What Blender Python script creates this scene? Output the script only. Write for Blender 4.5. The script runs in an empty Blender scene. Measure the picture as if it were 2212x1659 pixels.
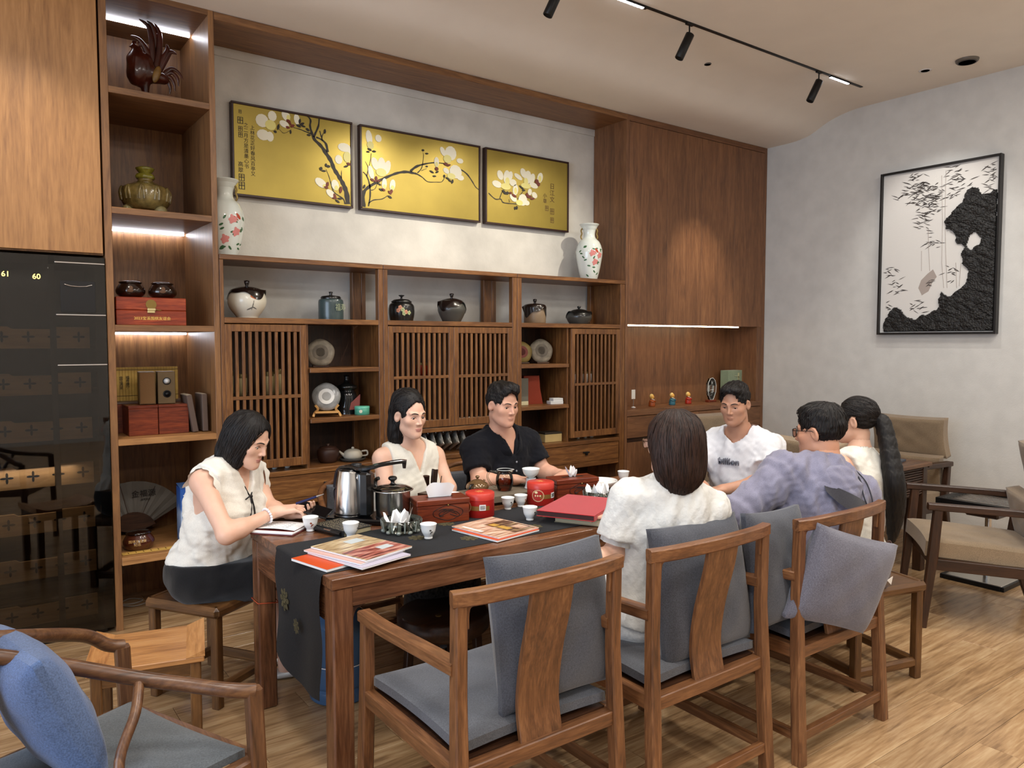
import bpy, bmesh, math, random
import numpy as np
from mathutils import Vector, Matrix, Euler
R = math.radians
S = bpy.context.scene
COL = S.collection
random.seed(7)
rng = np.random.default_rng(7)

# ---------------------------------------------------------------- camera, light, exposure
cam = bpy.data.objects.new('camera', bpy.data.cameras.new('camera')); COL.objects.link(cam)
cam.data.sensor_fit = 'HORIZONTAL'; cam.data.sensor_width = 36.0
cam.data.lens = 36.0 * 1640.0 / 2212.0
cam.data.clip_start = 0.05
cam.location = (0, 0, 1.55)
cam.rotation_euler = (R(90) - math.atan(91 / 1640.0), 0, R(53.7 - 90))
S.camera = cam
S.view_settings.view_transform = 'Standard'
S.view_settings.look = 'None'
S.view_settings.gamma = 1.0
S.view_settings.use_curve_mapping = False
S.view_settings.exposure = 0.0
S.cycles.use_denoising = True
S.cycles.max_bounces = 8
S.cycles.diffuse_bounces = 4
S.cycles.caustics_reflective = False
S.cycles.caustics_refractive = False
S.cycles.sample_clamp_indirect = 4.0

w = bpy.data.worlds.new('world'); S.world = w; w.use_nodes = True
w.node_tree.nodes['Background'].inputs[0].default_value = (0.90, 0.92, 1.0, 1)
w.node_tree.nodes['Background'].inputs[1].default_value = 1.1

WARM = (1.0, 0.90, 0.73); NEUT = (1.0, 0.96, 0.90); COOL = (0.62, 0.78, 1.0)
def spot(name, loc, to, power, angle, col=WARM, blend=0.5, rad=0.03):
    l = bpy.data.lights.new(name, 'SPOT'); l.energy = power; l.color = col
    l.spot_size = R(angle); l.spot_blend = blend; l.shadow_soft_size = rad
    o = bpy.data.objects.new(name, l); COL.objects.link(o); o.location = loc
    o.rotation_euler = (Vector(to) - Vector(loc)).to_track_quat('-Z', 'Y').to_euler()
    return o
def area(name, loc, to, power, sx, sy, col=NEUT, spread=180):
    l = bpy.data.lights.new(name, 'AREA'); l.energy = power; l.color = col
    l.shape = 'RECTANGLE'; l.size = sx; l.size_y = sy; l.spread = R(spread)
    o = bpy.data.objects.new(name, l); COL.objects.link(o); o.location = loc
    o.rotation_euler = (Vector(to) - Vector(loc)).to_track_quat('-Z', 'Y').to_euler()
    return o
# spots that wash the display wall and the cabinets
spot('spot_wall', (2.95, 3.45, 3.30), (2.2, 4.75, 1.95), 85, 66, WARM, 0.9, 0.02)
spot('spot_wall', (3.65, 3.43, 3.35), (3.05, 4.75, 1.95), 80, 66, WARM, 0.9, 0.02)
spot('spot_wall', (4.40, 3.43, 3.35), (3.75, 4.75, 1.95), 75, 64, WARM, 0.9, 0.02)
spot('spot_cabinet', (5.05, 3.55, 3.30), (5.35, 4.5, 1.9), 100, 42, WARM, 0.9, 0.02)
spot('spot_panel', (0.35, 3.7, 3.45), (0.25, 4.47, 1.9), 60, 62, WARM, 0.9, 0.02)
spot('spot_painting', (5.2, 2.75, 3.5), (6.29, 2.88, 2.2), 45, 58, NEUT, 0.7, 0.02)
# ceiling downlights over the table; added fill lights over the rest of the room
for x in (1.3, 2.3, 3.3):
    spot('spot_table', (x, 2.7, 3.48), (x, 2.75, 0.7), 80, 85, NEUT, 0.9, 0.05)
for x in (0.2, 2.4, 4.6):
    for y in (-2.6, -0.2, 1.2):
        area('ceiling_fill', (x, y, 3.52), (x, y, 0), 30, 0.5, 0.5, NEUT)
# daylight of the shop front on the left
area('window_light', (-4.3, 0.6, 1.8), (1.0, 2.2, 1.0), 190, 3.5, 2.6, COOL)

# ---------------------------------------------------------------- materials
MATS = {}
def nd(nt, t, **kw):
    n = nt.nodes.new(t)
    for k, v in kw.items(): setattr(n, k, v)
    return n
def ramp(nt, stops):
    r = nd(nt, 'ShaderNodeValToRGB'); e = r.color_ramp.elements
    while len(e) < len(stops): e.new(0.5)
    for i, (p, c) in enumerate(stops): e[i].position = p; e[i].color = (*c, 1)
    return r
def base(name):
    m = bpy.data.materials.new(name); m.use_nodes = True
    nt = m.node_tree; return m, nt, nt.nodes['Principled BSDF']
def hexc(h):
    h = h.lstrip('#'); v = [int(h[i:i+2], 16) / 255 for i in (0, 2, 4)]
    return tuple(x / 12.92 if x <= .04045 else ((x + .055) / 1.055) ** 2.4 for x in v)
def C3(c): return hexc(c) if isinstance(c, str) else tuple(c)
def plain(name, c, rough=0.5, metal=0.0, spec=0.5, var=0.0, vs=20.0, bump=0.0, bs=200.0, trans=0.0, ior=1.45, emit=None, es=0.0, sheen=0.0, coat=0.0, alpha=1.0):
    if name in MATS: return MATS[name]
    m, nt, b = base(name); c = C3(c)
    b.inputs['Base Color'].default_value = (*c, 1)
    b.inputs['Roughness'].default_value = rough; b.inputs['Metallic'].default_value = metal
    b.inputs['Specular IOR Level'].default_value = spec; b.inputs['IOR'].default_value = ior
    b.inputs['Transmission Weight'].default_value = trans; b.inputs['Sheen Weight'].default_value = sheen
    b.inputs['Coat Weight'].default_value = coat; b.inputs['Alpha'].default_value = alpha
    if emit:
        b.inputs['Emission Color'].default_value = (*C3(emit), 1); b.inputs['Emission Strength'].default_value = es
    if var or bump:
        tc = nd(nt, 'ShaderNodeTexCoord')
    if var:
        n = nd(nt, 'ShaderNodeTexNoise'); n.inputs['Scale'].default_value = vs; n.inputs['Detail'].default_value = 5
        r = ramp(nt, [(0.3, tuple(x * (1 - var) for x in c)), (0.7, tuple(min(1, x * (1 + var)) for x in c))])
        nt.links.new(tc.outputs['Object'], n.inputs['Vector']); nt.links.new(n.outputs['Fac'], r.inputs['Fac'])
        nt.links.new(r.outputs['Color'], b.inputs['Base Color'])
    if bump:
        n = nd(nt, 'ShaderNodeTexNoise'); n.inputs['Scale'].default_value = bs; n.inputs['Detail'].default_value = 4
        bp = nd(nt, 'ShaderNodeBump'); bp.inputs['Strength'].default_value = bump; bp.inputs['Distance'].default_value = 0.004
        nt.links.new(tc.outputs['Object'], n.inputs['Vector']); nt.links.new(n.outputs['Fac'], bp.inputs['Height'])
        nt.links.new(bp.outputs['Normal'], b.inputs['Normal'])
    MATS[name] = m; return m
def wood(kind, axis):
    key = 'wood_%s_%d' % (kind, axis)
    if key in MATS: return MATS[key]
    c0, c1, c2, rough, sc, cont = WOODS[kind]
    m, nt, b = base(key); c0, c1, c2 = C3(c0), C3(c1), C3(c2)
    tc = nd(nt, 'ShaderNodeTexCoord'); oi = nd(nt, 'ShaderNodeObjectInfo')
    ad = nd(nt, 'ShaderNodeVectorMath', operation='ADD')
    mul = nd(nt, 'ShaderNodeVectorMath', operation='SCALE'); mul.inputs['Scale'].default_value = 37.0
    cmb = nd(nt, 'ShaderNodeCombineXYZ')
    for i in range(3): nt.links.new(oi.outputs['Random'], cmb.inputs[i])
    nt.links.new(cmb.outputs[0], mul.inputs[0])
    nt.links.new(tc.outputs['Object'], ad.inputs[0]); nt.links.new(mul.outputs[0], ad.inputs[1])
    mp = nd(nt, 'ShaderNodeMapping'); s = [sc, sc, sc]; s[axis] = sc * 0.09
    mp.inputs['Scale'].default_value = s
    nt.links.new(ad.outputs[0], mp.inputs['Vector'])
    n = nd(nt, 'ShaderNodeTexNoise'); n.inputs['Scale'].default_value = 1.0; n.inputs['Detail'].default_value = 7
    n.inputs['Roughness'].default_value = 0.62; n.inputs['Distortion'].default_value = 1.3
    nt.links.new(mp.outputs[0], n.inputs['Vector'])
    n2 = nd(nt, 'ShaderNodeTexNoise'); n2.inputs['Scale'].default_value = 7.0; n2.inputs['Detail'].default_value = 4
    nt.links.new(mp.outputs[0], n2.inputs['Vector'])
    mx = nd(nt, 'ShaderNodeMath', operation='MULTIPLY_ADD'); mx.inputs[1].default_value = 0.45
    nt.links.new(n2.outputs['Fac'], mx.inputs[0])
    sb = nd(nt, 'ShaderNodeMath', operation='SUBTRACT'); sb.inputs[1].default_value = 0.22
    nt.links.new(n.outputs['Fac'], sb.inputs[0]); nt.links.new(sb.outputs[0], mx.inputs[2])
    r = ramp(nt, [(0.5 - cont, c0), (0.5, c1), (0.5 + cont, c2)])
    nt.links.new(mx.outputs[0], r.inputs['Fac'])
    hs = nd(nt, 'ShaderNodeHueSaturation'); 
    vm = nd(nt, 'ShaderNodeMapRange'); vm.inputs['To Min'].default_value = 0.93; vm.inputs['To Max'].default_value = 1.06
    nt.links.new(oi.outputs['Random'], vm.inputs['Value']); nt.links.new(vm.outputs[0], hs.inputs['Value'])
    nt.links.new(r.outputs['Color'], hs.inputs['Color']); nt.links.new(hs.outputs[0], b.inputs['Base Color'])
    b.inputs['Roughness'].default_value = rough
    bp = nd(nt, 'ShaderNodeBump'); bp.inputs['Strength'].default_value = 0.12; bp.inputs['Distance'].default_value = 0.002
    nt.links.new(mx.outputs[0], bp.inputs['Height']); nt.links.new(bp.outputs['Normal'], b.inputs['Normal'])
    MATS[key] = m; return m
# kind: dark, mid, light, roughness, scale, contrast
WOODS = {
 'veneer': ('#5d3d26', '#7d5736', '#94693f', 0.42, 22, 0.26),
 'panel':  ('#865c38', '#a67748', '#b98856', 0.40, 16, 0.24),
 'cab':    ('#583b28', '#775034', '#8d6342', 0.42, 20, 0.26),
 'shelf':  ('#4a2d18', '#704826', '#936538', 0.38, 26, 0.26),
 'rose':   ('#412818', '#6b4529', '#8a5f3c', 0.36, 30, 0.26),
 'table':  ('#3a2115', '#66412a', '#8a5e40', 0.26, 18, 0.26),
 'oak':    ('#8a5c34', '#b07c49', '#c59560', 0.42, 22, 0.24),
 'dark':   ('#1e110a', '#38211370'[:7], '#4c2f1c', 0.40, 26, 0.26),
 'red':    ('#3a130a', '#6a2a15', '#8a3f20', 0.34, 30, 0.25),
 'redchest': ('#5a1c0d', '#8a3319', '#b0522a', 0.34, 26, 0.25),
 'floor':  ('#75583c', '#a88660', '#c6a981', 0.24, 13, 0.25),
 'drawer': ('#7a5a38', '#99744a', '#ad8a5e', 0.55, 14, 0.3),
 'chairbrown': ('#24140c', '#40261708'[:7], '#5a3822', 0.38, 24, 0.26),
}
def fabric(name, c, var=0.25, bump=0.35, sc=260.0, rough=0.9, sheen=0.25):
    if name in MATS: return MATS[name]
    m, nt, b = base(name); c = C3(c)
    tc = nd(nt, 'ShaderNodeTexCoord')
    n = nd(nt, 'ShaderNodeTexNoise'); n.inputs['Scale'].default_value = sc; n.inputs['Detail'].default_value = 2
    n2 = nd(nt, 'ShaderNodeTexNoise'); n2.inputs['Scale'].default_value = 9; n2.inputs['Detail'].default_value = 3
    nt.links.new(tc.outputs['Object'], n.inputs['Vector']); nt.links.new(tc.outputs['Object'], n2.inputs['Vector'])
    a = nd(nt, 'ShaderNodeMath', operation='MULTIPLY_ADD'); a.inputs[1].default_value = 0.3
    nt.links.new(n2.outputs['Fac'], a.inputs[0]); 
    s = nd(nt, 'ShaderNodeMath', operation='SUBTRACT'); s.inputs[1].default_value = 0.15
    nt.links.new(n.outputs['Fac'], s.inputs[0]); nt.links.new(s.outputs[0], a.inputs[2])
    r = ramp(nt, [(0.3, tuple(x * (1 - var) for x in c)), (0.7, tuple(min(1, x * (1 + var)) for x in c))])
    nt.links.new(a.outputs[0], r.inputs['Fac']); nt.links.new(r.outputs['Color'], b.inputs['Base Color'])
    b.inputs['Roughness'].default_value = rough; b.inputs['Sheen Weight'].default_value = sheen; b.inputs['Specular IOR Level'].default_value = 0.2
    bp = nd(nt, 'ShaderNodeBump'); bp.inputs['Strength'].default_value = bump; bp.inputs['Distance'].default_value = 0.0015
    nt.links.new(n.outputs['Fac'], bp.inputs['Height']); nt.links.new(bp.outputs['Normal'], b.inputs['Normal'])
    MATS[name] = m; return m

# ---------------------------------------------------------------- objects
def link(o): COL.objects.link(o); return o
def thing(name, label, cat, loc=(0, 0, 0), rz=0.0, group=None):
    o = link(bpy.data.objects.new(name, None)); o.location = loc; o.rotation_euler = (0, 0, R(rz))
    o.empty_display_size = 0.05
    return tag(o, label, cat, group)
def tag(o, label, cat, group=None):
    o['label'] = label; o['category'] = cat
    if group: o['group'] = group
    return o
def dup(root, loc=None, rz=None, label=None, group=None):
    r = link(root.copy())
    if loc is not None: r.location = loc
    if rz is not None: r.rotation_euler = (0, 0, R(rz))
    if label: r['label'] = label
    if group: r['group'] = group
    for ch in list(root.children):
        c = link(ch.copy()); c.parent = r
        for g in list(ch.children):
            d = link(g.copy()); d.parent = c
    return r
def frame_of(d, up=(0, 0, 1)):
    z = Vector(d).normalized(); u = Vector(up)
    if abs(z.dot(u)) > 0.98: u = Vector((0, 1, 0))
    x = u.cross(z).normalized(); y = z.cross(x)
    return x, y, z
class B:
    def __init__(s): s.v = []; s.f = []; s.sm = []
    def add(s, vs, fs, sm=False):
        k = len(s.v); s.v += [tuple(v) for v in vs]; s.f += [tuple(i + k for i in f) for f in fs]; s.sm += [sm] * len(fs); return s
    def hexa(s, c, ax, h, b):
        # chamfered box: centre c, axes ax (3 Vectors), half sizes h
        c = Vector(c); b = min(b, min(h) * 0.95)
        V = {}; vs = []
        for sx in (-1, 1):
            for sy in (-1, 1):
                for sz in (-1, 1):
                    sg = (sx, sy, sz)
                    for a in range(3):
                        p = c.copy()
                        for i in range(3): p += ax[i] * (sg[i] * (h[i] - (0 if i == a or b == 0 else b)))
                        V[sg, a] = len(vs); vs.append(p)
        fs = []
        def face(ids):
            m = sum((vs[i] for i in ids), Vector()) / len(ids)
            n = (vs[ids[1]] - vs[ids[0]]).cross(vs[ids[2]] - vs[ids[0]])
            fs.append(ids if n.dot(m - c) > 0 else ids[::-1])
        for a in range(3):
            o = [i for i in range(3) if i != a]
            for sa in (-1, 1):
                ids = []
                for q in ((-1, -1), (1, -1), (1, 1), (-1, 1)):
                    sg = [0, 0, 0]; sg[a] = sa; sg[o[0]] = q[0]; sg[o[1]] = q[1]; ids.append(V[tuple(sg), a])
                face(ids)
            if b > 0:
                for q in ((-1, -1), (1, -1), (1, 1), (-1, 1)):
                    ids = []
                    for sa, order in ((-1, o), (1, o[::-1])):
                        sg = [0, 0, 0]; sg[a] = sa; sg[o[0]] = q[0]; sg[o[1]] = q[1]
                        ids += [V[tuple(sg), order[0]], V[tuple(sg), order[1]]]
                    face(ids)
        if b > 0:
            for k in set(k for k, a in V): face([V[k, 0], V[k, 1], V[k, 2]])
        if b == 0: pass
        return s.add(vs, fs)
    def box(s, x0, x1, y0, y1, z0, z1, b=0.002):
        return s.hexa(((x0+x1)/2, (y0+y1)/2, (z0+z1)/2), (Vector((1,0,0)), Vector((0,1,0)), Vector((0,0,1))), (abs(x1-x0)/2, abs(y1-y0)/2, abs(z1-z0)/2), b)
    def bar(s, p, q, wd, ht, b=0.003, up=(0, 0, 1)):
        p, q = Vector(p), Vector(q); x, y, z = frame_of(q - p, up)
        return s.hexa((p + q) / 2, (x, y, z), (wd/2, ht/2, (q-p).length/2), b)
    def obox(s, c, size, rz=0, b=0.002, rot=None):
        M = (rot if rot is not None else Euler((0, 0, R(rz))).to_matrix())
        return s.hexa(c, (M @ Vector((1,0,0)), M @ Vector((0,1,0)), M @ Vector((0,0,1))), tuple(x/2 for x in size), b)
    def tube(s, pts, r, n=10, caps=True, flat=1.0, closed=False, up=(0, 0, 1)):
        pts = [Vector(p) for p in pts]; m = len(pts)
        rs = [r] * m if not hasattr(r, '__len__') else list(r)
        vs = []; prev = None
        for i, p in enumerate(pts):
            if closed: d = pts[(i+1) % m] - pts[i-1]
            else: d = pts[min(i+1, m-1)] - pts[max(i-1, 0)]
            if prev is None: x, y, z = frame_of(d, up)
            else:
                z = d.normalized(); x = prev - z * prev.dot(z)
                if x.length < 1e-6: x, _, _ = frame_of(d, up)
                x.normalize(); y = z.cross(x)
            prev = x
            for k in range(n):
                a = 2 * math.pi * k / n
                vs.append(p + x * (math.cos(a) * rs[i]) + y * (math.sin(a) * rs[i] * flat))
        fs = []
        for i in range(m if closed else m - 1):
            j = (i + 1) % m
            for k in range(n):
                fs.append((i*n+k, i*n+(k+1) % n, j*n+(k+1) % n, j*n+k))
        s.add(vs, fs, True)
        if caps and not closed:
            s.add(vs[:n], [tuple(range(n))[::-1]]); s.add(vs[-n:], [tuple(range(n))])
        return s
    def rib(s, pts, wd, ht, up=(0, 0, 1), ch=0.25, sm=False):
        # rectangular section (wd sideways, ht along 'up') swept along pts
        pts = [Vector(p) for p in pts]; m = len(pts); u = Vector(up)
        W = list(wd) if hasattr(wd, '__len__') else [wd] * m; H = list(ht) if hasattr(ht, '__len__') else [ht] * m
        vs = []
        for i, p in enumerate(pts):
            z = (pts[min(i+1, m-1)] - pts[max(i-1, 0)]).normalized(); x = z.cross(u).normalized(); y = x.cross(z)
            a, b = W[i]/2, H[i]/2; c = min(a, b) * ch
            for (q, t) in ((-a, -b+c), (-a+c, -b), (a-c, -b), (a, -b+c), (a, b-c), (a-c, b), (-a+c, b), (-a, b-c)):
                vs.append(p + x*q + y*t)
        fs = [(i*8+k, i*8+(k+1) % 8, (i+1)*8+(k+1) % 8, (i+1)*8+k) for i in range(m-1) for k in range(8)]
        s.add(vs, [f[::-1] for f in fs], sm); s.add(vs[:8], [tuple(range(8))]); s.add(vs[-8:], [tuple(range(8))[::-1]])
        return s
    def cyl(s, p, q, r0, r1=None, n=20):
        return s.tube([p, q], [r0, r0 if r1 is None else r1], n)
    def lathe(s, prof, c=(0, 0, 0), n=28, sx=1.0, sy=1.0, wob=None, sm=True):
        c = Vector(c); vs = []; m = len(prof)
        for i, (r, z) in enumerate(prof):
            for k in range(n):
                a = 2 * math.pi * k / n; rr = r * (wob(a, z) if wob else 1)
                vs.append(c + Vector((math.cos(a) * rr * sx, math.sin(a) * rr * sy, z)))
        fs = [(i*n+k, i*n+(k+1) % n, (i+1)*n+(k+1) % n, (i+1)*n+k) for i in range(m-1) for k in range(n)]
        s.add(vs, fs, sm)
        if prof[0][0] > 1e-4: s.add(vs[:n], [tuple(range(n))[::-1]])
        if prof[-1][0] > 1e-4: s.add(vs[-n:], [tuple(range(n))])
        return s
    def ell(s, c, r, n=16, m=10, M=None):
        c = Vector(c); vs = []
        for i in range(m + 1):
            t = math.pi * i / m
            for k in range(n):
                a = 2 * math.pi * k / n
                p = Vector((r[0]*math.sin(t)*math.cos(a), r[1]*math.sin(t)*math.sin(a), -r[2]*math.cos(t)))
                vs.append(c + (M @ p if M is not None else p))
        fs = [(i*n+k, i*n+(k+1) % n, (i+1)*n+(k+1) % n, (i+1)*n+k) for i in range(m) for k in range(n)]
        return s.add(vs, fs, True)
    def prism(s, poly, fn, d0, d1, sm=False):
        # poly: list of (a,b); fn(a,b,d) -> point ; side wall between d0 and d1
        n = len(poly)
        ar = sum(poly[i][0]*poly[(i+1) % n][1] - poly[(i+1) % n][0]*poly[i][1] for i in range(n))
        if ar < 0: poly = poly[::-1]
        vs = [Vector(fn(a, b, d0)) for a, b in poly] + [Vector(fn(a, b, d1)) for a, b in poly]
        top = tuple(range(n, 2*n)); bot = tuple(range(n))[::-1]
        fs = [top, bot] + [(i, (i+1) % n, n+(i+1) % n, n+i) for i in range(n)]
        # orient: face 'top' normal should point from d0 to d1
        c0 = sum(vs[:n], Vector())/n; c1 = sum(vs[n:], Vector())/n
        nn = Vector()
        for i in range(n): nn += (vs[n+i]-c1).cross(vs[n+(i+1) % n]-c1)
        if nn.dot(c1 - c0) < 0: fs = [f[::-1] for f in fs]
        return s.add(vs, fs, sm)
    def surf(s, fn, nu, nv, sm=True, wrap=False):
        vs = [fn(i/(nu-1), j/(nv-1)) for i in range(nu) for j in range(nv)]
        fs = [(i*nv+j, (i+1)*nv+j, (i+1)*nv+j+1, i*nv+j+1) for i in range(nu-1) for j in range(nv-1)]
        return s.add(vs, fs, sm)
    def pillow(s, c, size, M=None, p=0.42, edge=0.012, n=22, dent=0.0, seed=0):
        # stuffed cushion: local x,y plane size, thickness z
        c = Vector(c); hx, hy, hz = [x/2 for x in size]; M = M or Matrix.Identity(3)
        rr = random.Random(seed); ph = [rr.uniform(0, 6.28) for _ in range(6)]
        def pt(u, v, sg):
            a, b = 2*u-1, 2*v-1
            k = ((1-abs(a)**2.6) * (1-abs(b)**2.6)); z = sg * (edge + (hz-edge) * max(k, 0)**p)
            sq = 1 - 0.05*(1-abs(a)**2)*(abs(b)**3); sq2 = 1 - 0.05*(1-abs(b)**2)*(abs(a)**3)
            w = 0.004*math.sin(9*a+ph[0])*math.sin(7*b+ph[1]) + dent*math.exp(-((a)**2+(b-.1)**2)*3)*-1*sg*0
            return c + M @ Vector((a*hx*sq2, b*hy*sq, z + sg*w*k))
        k0 = len(s.v)
        s.surf(lambda u, v: pt(u, v, 1), n, n); s.surf(lambda u, v: pt(1-u, v, -1), n, n)
        # side rim
        ring = [(i/(n-1), 0) for i in range(n)] + [(1, j/(n-1)) for j in range(1, n)] + [(1-i/(n-1), 1) for i in range(1, n)] + [(0, 1-j/(n-1)) for j in range(1, n-1)]
        m = len(ring); vs = [pt(u, v, -1) for u, v in ring] + [pt(u, v, 1) for u, v in ring]
        s.add(vs, [(i, (i+1) % m, m+(i+1) % m, m+i) for i in range(m)], True)
        return s
    def build(s, name, mat, parent=None, smooth=None, axis=None, recalc=False):
        me = bpy.data.meshes.new(name); me.from_pydata(s.v, [], s.f)
        me.polygons.foreach_set('use_smooth', s.sm)
        if isinstance(mat, str):
            if axis is None:
                A = np.array(s.v); axis = int(np.argmax(A.max(0) - A.min(0)))
            mat = wood(mat, axis)
        if mat: me.materials.append(mat)
        if recalc:
            bm = bmesh.new(); bm.from_mesh(me); bmesh.ops.remove_doubles(bm, verts=bm.verts, dist=1e-5); bmesh.ops.recalc_face_normals(bm, faces=bm.faces); bm.to_mesh(me); bm.free()
        me.update()
        o = link(bpy.data.objects.new(name, me))
        if parent: o.parent = parent
        return o
def part(name, mat, parent, fn, **kw):
    b = B(); fn(b); return b.build(name, mat, parent, **kw)
def struct(o): o['kind'] = 'structure'; return o
def cat_rom(pts, n=6, closed=False):
    P = [Vector(p) for p in pts]; out = []; m = len(P)
    for i in range(m if closed else m-1):
        if closed: a, b, c, d = P[i-1], P[i], P[(i+1) % m], P[(i+2) % m]
        else: a, b, c, d = P[max(i-1, 0)], P[i], P[i+1], P[min(i+2, m-1)]
        for k in range(n):
            t = k/n
            out.append(0.5*((2*b) + (c-a)*t + (2*a-5*b+4*c-d)*t*t + (-a+3*b-3*c+d)*t**3))
    if not closed: out.append(P[-1])
    return out
def lettering(name, body, size, mat, parent, M, extrude=0.0006, align='CENTER', lh=1.0):
    cu = bpy.data.curves.new(name, 'FONT'); cu.body = body; cu.size = size; cu.extrude = extrude
    cu.align_x = align; cu.align_y = 'CENTER'; cu.space_line = lh; cu.resolution_u = 3
    t = bpy.data.objects.new(name, cu); COL.objects.link(t)
    dg = bpy.context.evaluated_depsgraph_get(); dg.update()
    me = bpy.data.meshes.new_from_object(t.evaluated_get(dg))
    bpy.data.objects.remove(t); me.transform(M); me.materials.clear(); me.materials.append(mat)
    o = link(bpy.data.objects.new(name, me))
    if parent: o.parent = parent
    return o
def facing(loc, n, up=(0, 0, 1)):
    # matrix that stands text up at loc, facing direction n
    n = Vector(n).normalized(); u = Vector(up); x = u.cross(n).normalized(); u = n.cross(x)
    return Matrix(((x.x, u.x, n.x, loc[0]), (x.y, u.y, n.y, loc[1]), (x.z, u.z, n.z, loc[2]), (0, 0, 0, 1)))
# ================================================================ SETTING
Yc, Yw, Yb, Xr, Zc = 4.466, 4.86, 5.13, 6.295, 3.545
plaster = plain('plaster', (0.62, 0.61, 0.57), 0.9, var=0.10, vs=5, bump=0.25, bs=60)
plaster_r = plain('plaster_right', (0.63, 0.62, 0.585), 0.9, var=0.05, vs=8, bump=0.3, bs=120)
ceilm = plain('ceiling_paint', (0.87, 0.82, 0.74), 0.95, var=0.02, vs=4)
# floor slab and its planks
fl = struct(part('floor', 'floor', None, lambda b: b.box(-4.5, 6.4, -4.5, 5.25, -0.12, -0.012, 0), axis=0))
plk = {}
pw = 0.165
for r_ in range(30):
    y0 = 0.25 + r_ * pw
    if y0 + pw > 5.2: break
    x = -0.6 - (r_ * 0.47) % 1.22
    while x < Xr:
        L = 1.22; x1 = min(x + L, Xr - 0.004)
        if x1 > -0.5:
            key = round(x1 - x, 3)
            if key not in plk:
                bb = B(); bb.box(0.0008, key - 0.0008, 0.0008, pw - 0.0008, -0.012, 0, 0.0012)
                o = bb.build('plank', 'floor', fl, axis=0); plk[key] = o
            else:
                o = link(plk[key].copy()); o.parent = fl
            o.location = (x, y0, 0)
        x += L
# walls
def _bw(b):
    b.box(1.225, 6.45, Yw, Yw + 0.5, -0.1, 3.7, 0); b.box(-4.5, 1.225, Yb, Yb + 0.3, -0.1, 3.7, 0)
struct(part('wall_back', plaster, None, _bw))
struct(part('wall_right', plaster_r, None, lambda b: b.box(Xr, Xr + 0.15, -4.5, Yw, -0.1, 3.7, 0)))
struct(part('wall_front', plaster_r, None, lambda b: b.box(-4.5, 6.4, -4.65, -4.5, -0.1, 3.7, 0)))
prof = [(-4.5, 3.545), (3.50, 3.545), (3.60, 3.542), (3.72, 3.525), (3.845, 3.492), (3.94, 3.45), (4.03, 3.412), (4.13, 3.392), (4.26, 3.385), (4.46, 3.385), (5.3, 3.385)]
pr2 = cat_rom([(0, a, z) for a, z in prof[1:-1]], 4); pr2 = [(-4.5, 3.545)] + [(p.y, p.z) for p in pr2] + [(5.3, 3.385)]
def _ceil(b):
    n = len(pr2); vs = [(-4.5, a, z) for a, z in pr2] + [(6.4, a, z) for a, z in pr2]
    b.add(vs, [(i, i+1, n+i+1, n+i) for i in range(n-1)], True)
    vs = [(-4.5, a, z + 0.1) for a, z in pr2] + [(6.4, a, z + 0.1) for a, z in pr2]
    b.add(vs, [(i+1, i, n+i, n+i+1) for i in range(n-1)], True)
struct(part('ceiling', ceilm, None, _ceil))
# wooden soffit over the display wall
def _sof(b):
    b.box(1.225, 4.435, Yc, Yw, 3.34, 3.383, 0.002)
so = struct(part('trim_1', 'veneer', None, _sof, axis=0))
part('cornice', plaster, so, lambda b: b.box(1.225, 4.435, Yw - 0.012, Yw, 3.285, 3.34, 0.002))
black = plain('black_metal', '#0c0c0d', 0.4, spec=0.4)
ledw = plain('led_cold', (1, 1, 1), 0.5, emit=(0.86, 0.90, 1.0), es=26)
ledt = plain('led_track', (1, 1, 1), 0.5, emit=(0.9, 0.94, 1.0), es=16)
ledwarm = plain('led_warm', (1, 1, 1), 0.5, emit=(1.0, 0.80, 0.52), es=24)
# ceiling track
tr = thing('track_rail', 'long thin black magnetic light track let into the ceiling', 'track', (2.0, 3.268, Zc))
part('rail', black, tr, lambda b: b.box(-0.6, 3.80, -0.011, 0.011, -0.006, 0.004, 0.001))
for i, (x0, x1) in enumerate(((2.95, 3.397), (5.359, 5.631))):
    t = thing('linear_light', ['lit linear track light cut off by the top edge of the photo', 'lit linear track light near the far end of the track'][i], 'light', (x0, 3.268, Zc - 0.006), group=None)
    n = int((x1 - x0) / 0.028)
    part('housing', black, t, lambda b: b.box(0, x1 - x0, -0.012, 0.012, -0.008, 0, 0.001))
    for k in range(n):
        part('lens', ledt, t, lambda b: b.box(0.003 + k*0.028, 0.003 + k*0.028 + 0.022, -0.009, 0.009, -0.012, -0.008, 0.001))
def track_spot(x, label, to):
    t = thing('track_spotlight', label, 'spotlight', (x, 3.268, Zc - 0.006))
    a = Vector((0, 0, -0.075)); d = (Vector(to) - (t.location + a)).normalized()
    part('adapter', black, t, lambda b: b.box(-0.03, 0.03, -0.010, 0.010, -0.010, 0, 0.001))
    part('stem', black, t, lambda b: b.cyl((0, 0, -0.008), (0, 0, -0.085), 0.005, n=10))
    st = a - d * 0.012
    def body(b):
        b.lathe([(0.004, 0), (0.026, 0), (0.0275, 0.002), (0.0275, 0.163), (0.0262, 0.165), (0.0235, 0.165), (0.022, 0.150), (0.001, 0.150)], n=24)
        M = d.to_track_quat('Z', 'Y').to_matrix(); b.v = [tuple(M @ Vector(v) + st) for v in b.v]
    part('lamp_barrel', black, t, body)
    part('joint', black, t, lambda b: b.ell(a + d * 0.01, (0.014, 0.014, 0.014), 12, 8))
    return t
SPOTS = [(2.72, (2.0, 4.5, 2.05)), (3.78, (3.05, 4.6, 2.0)), (5.21, (4.72, 4.6, 2.0))]
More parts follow.
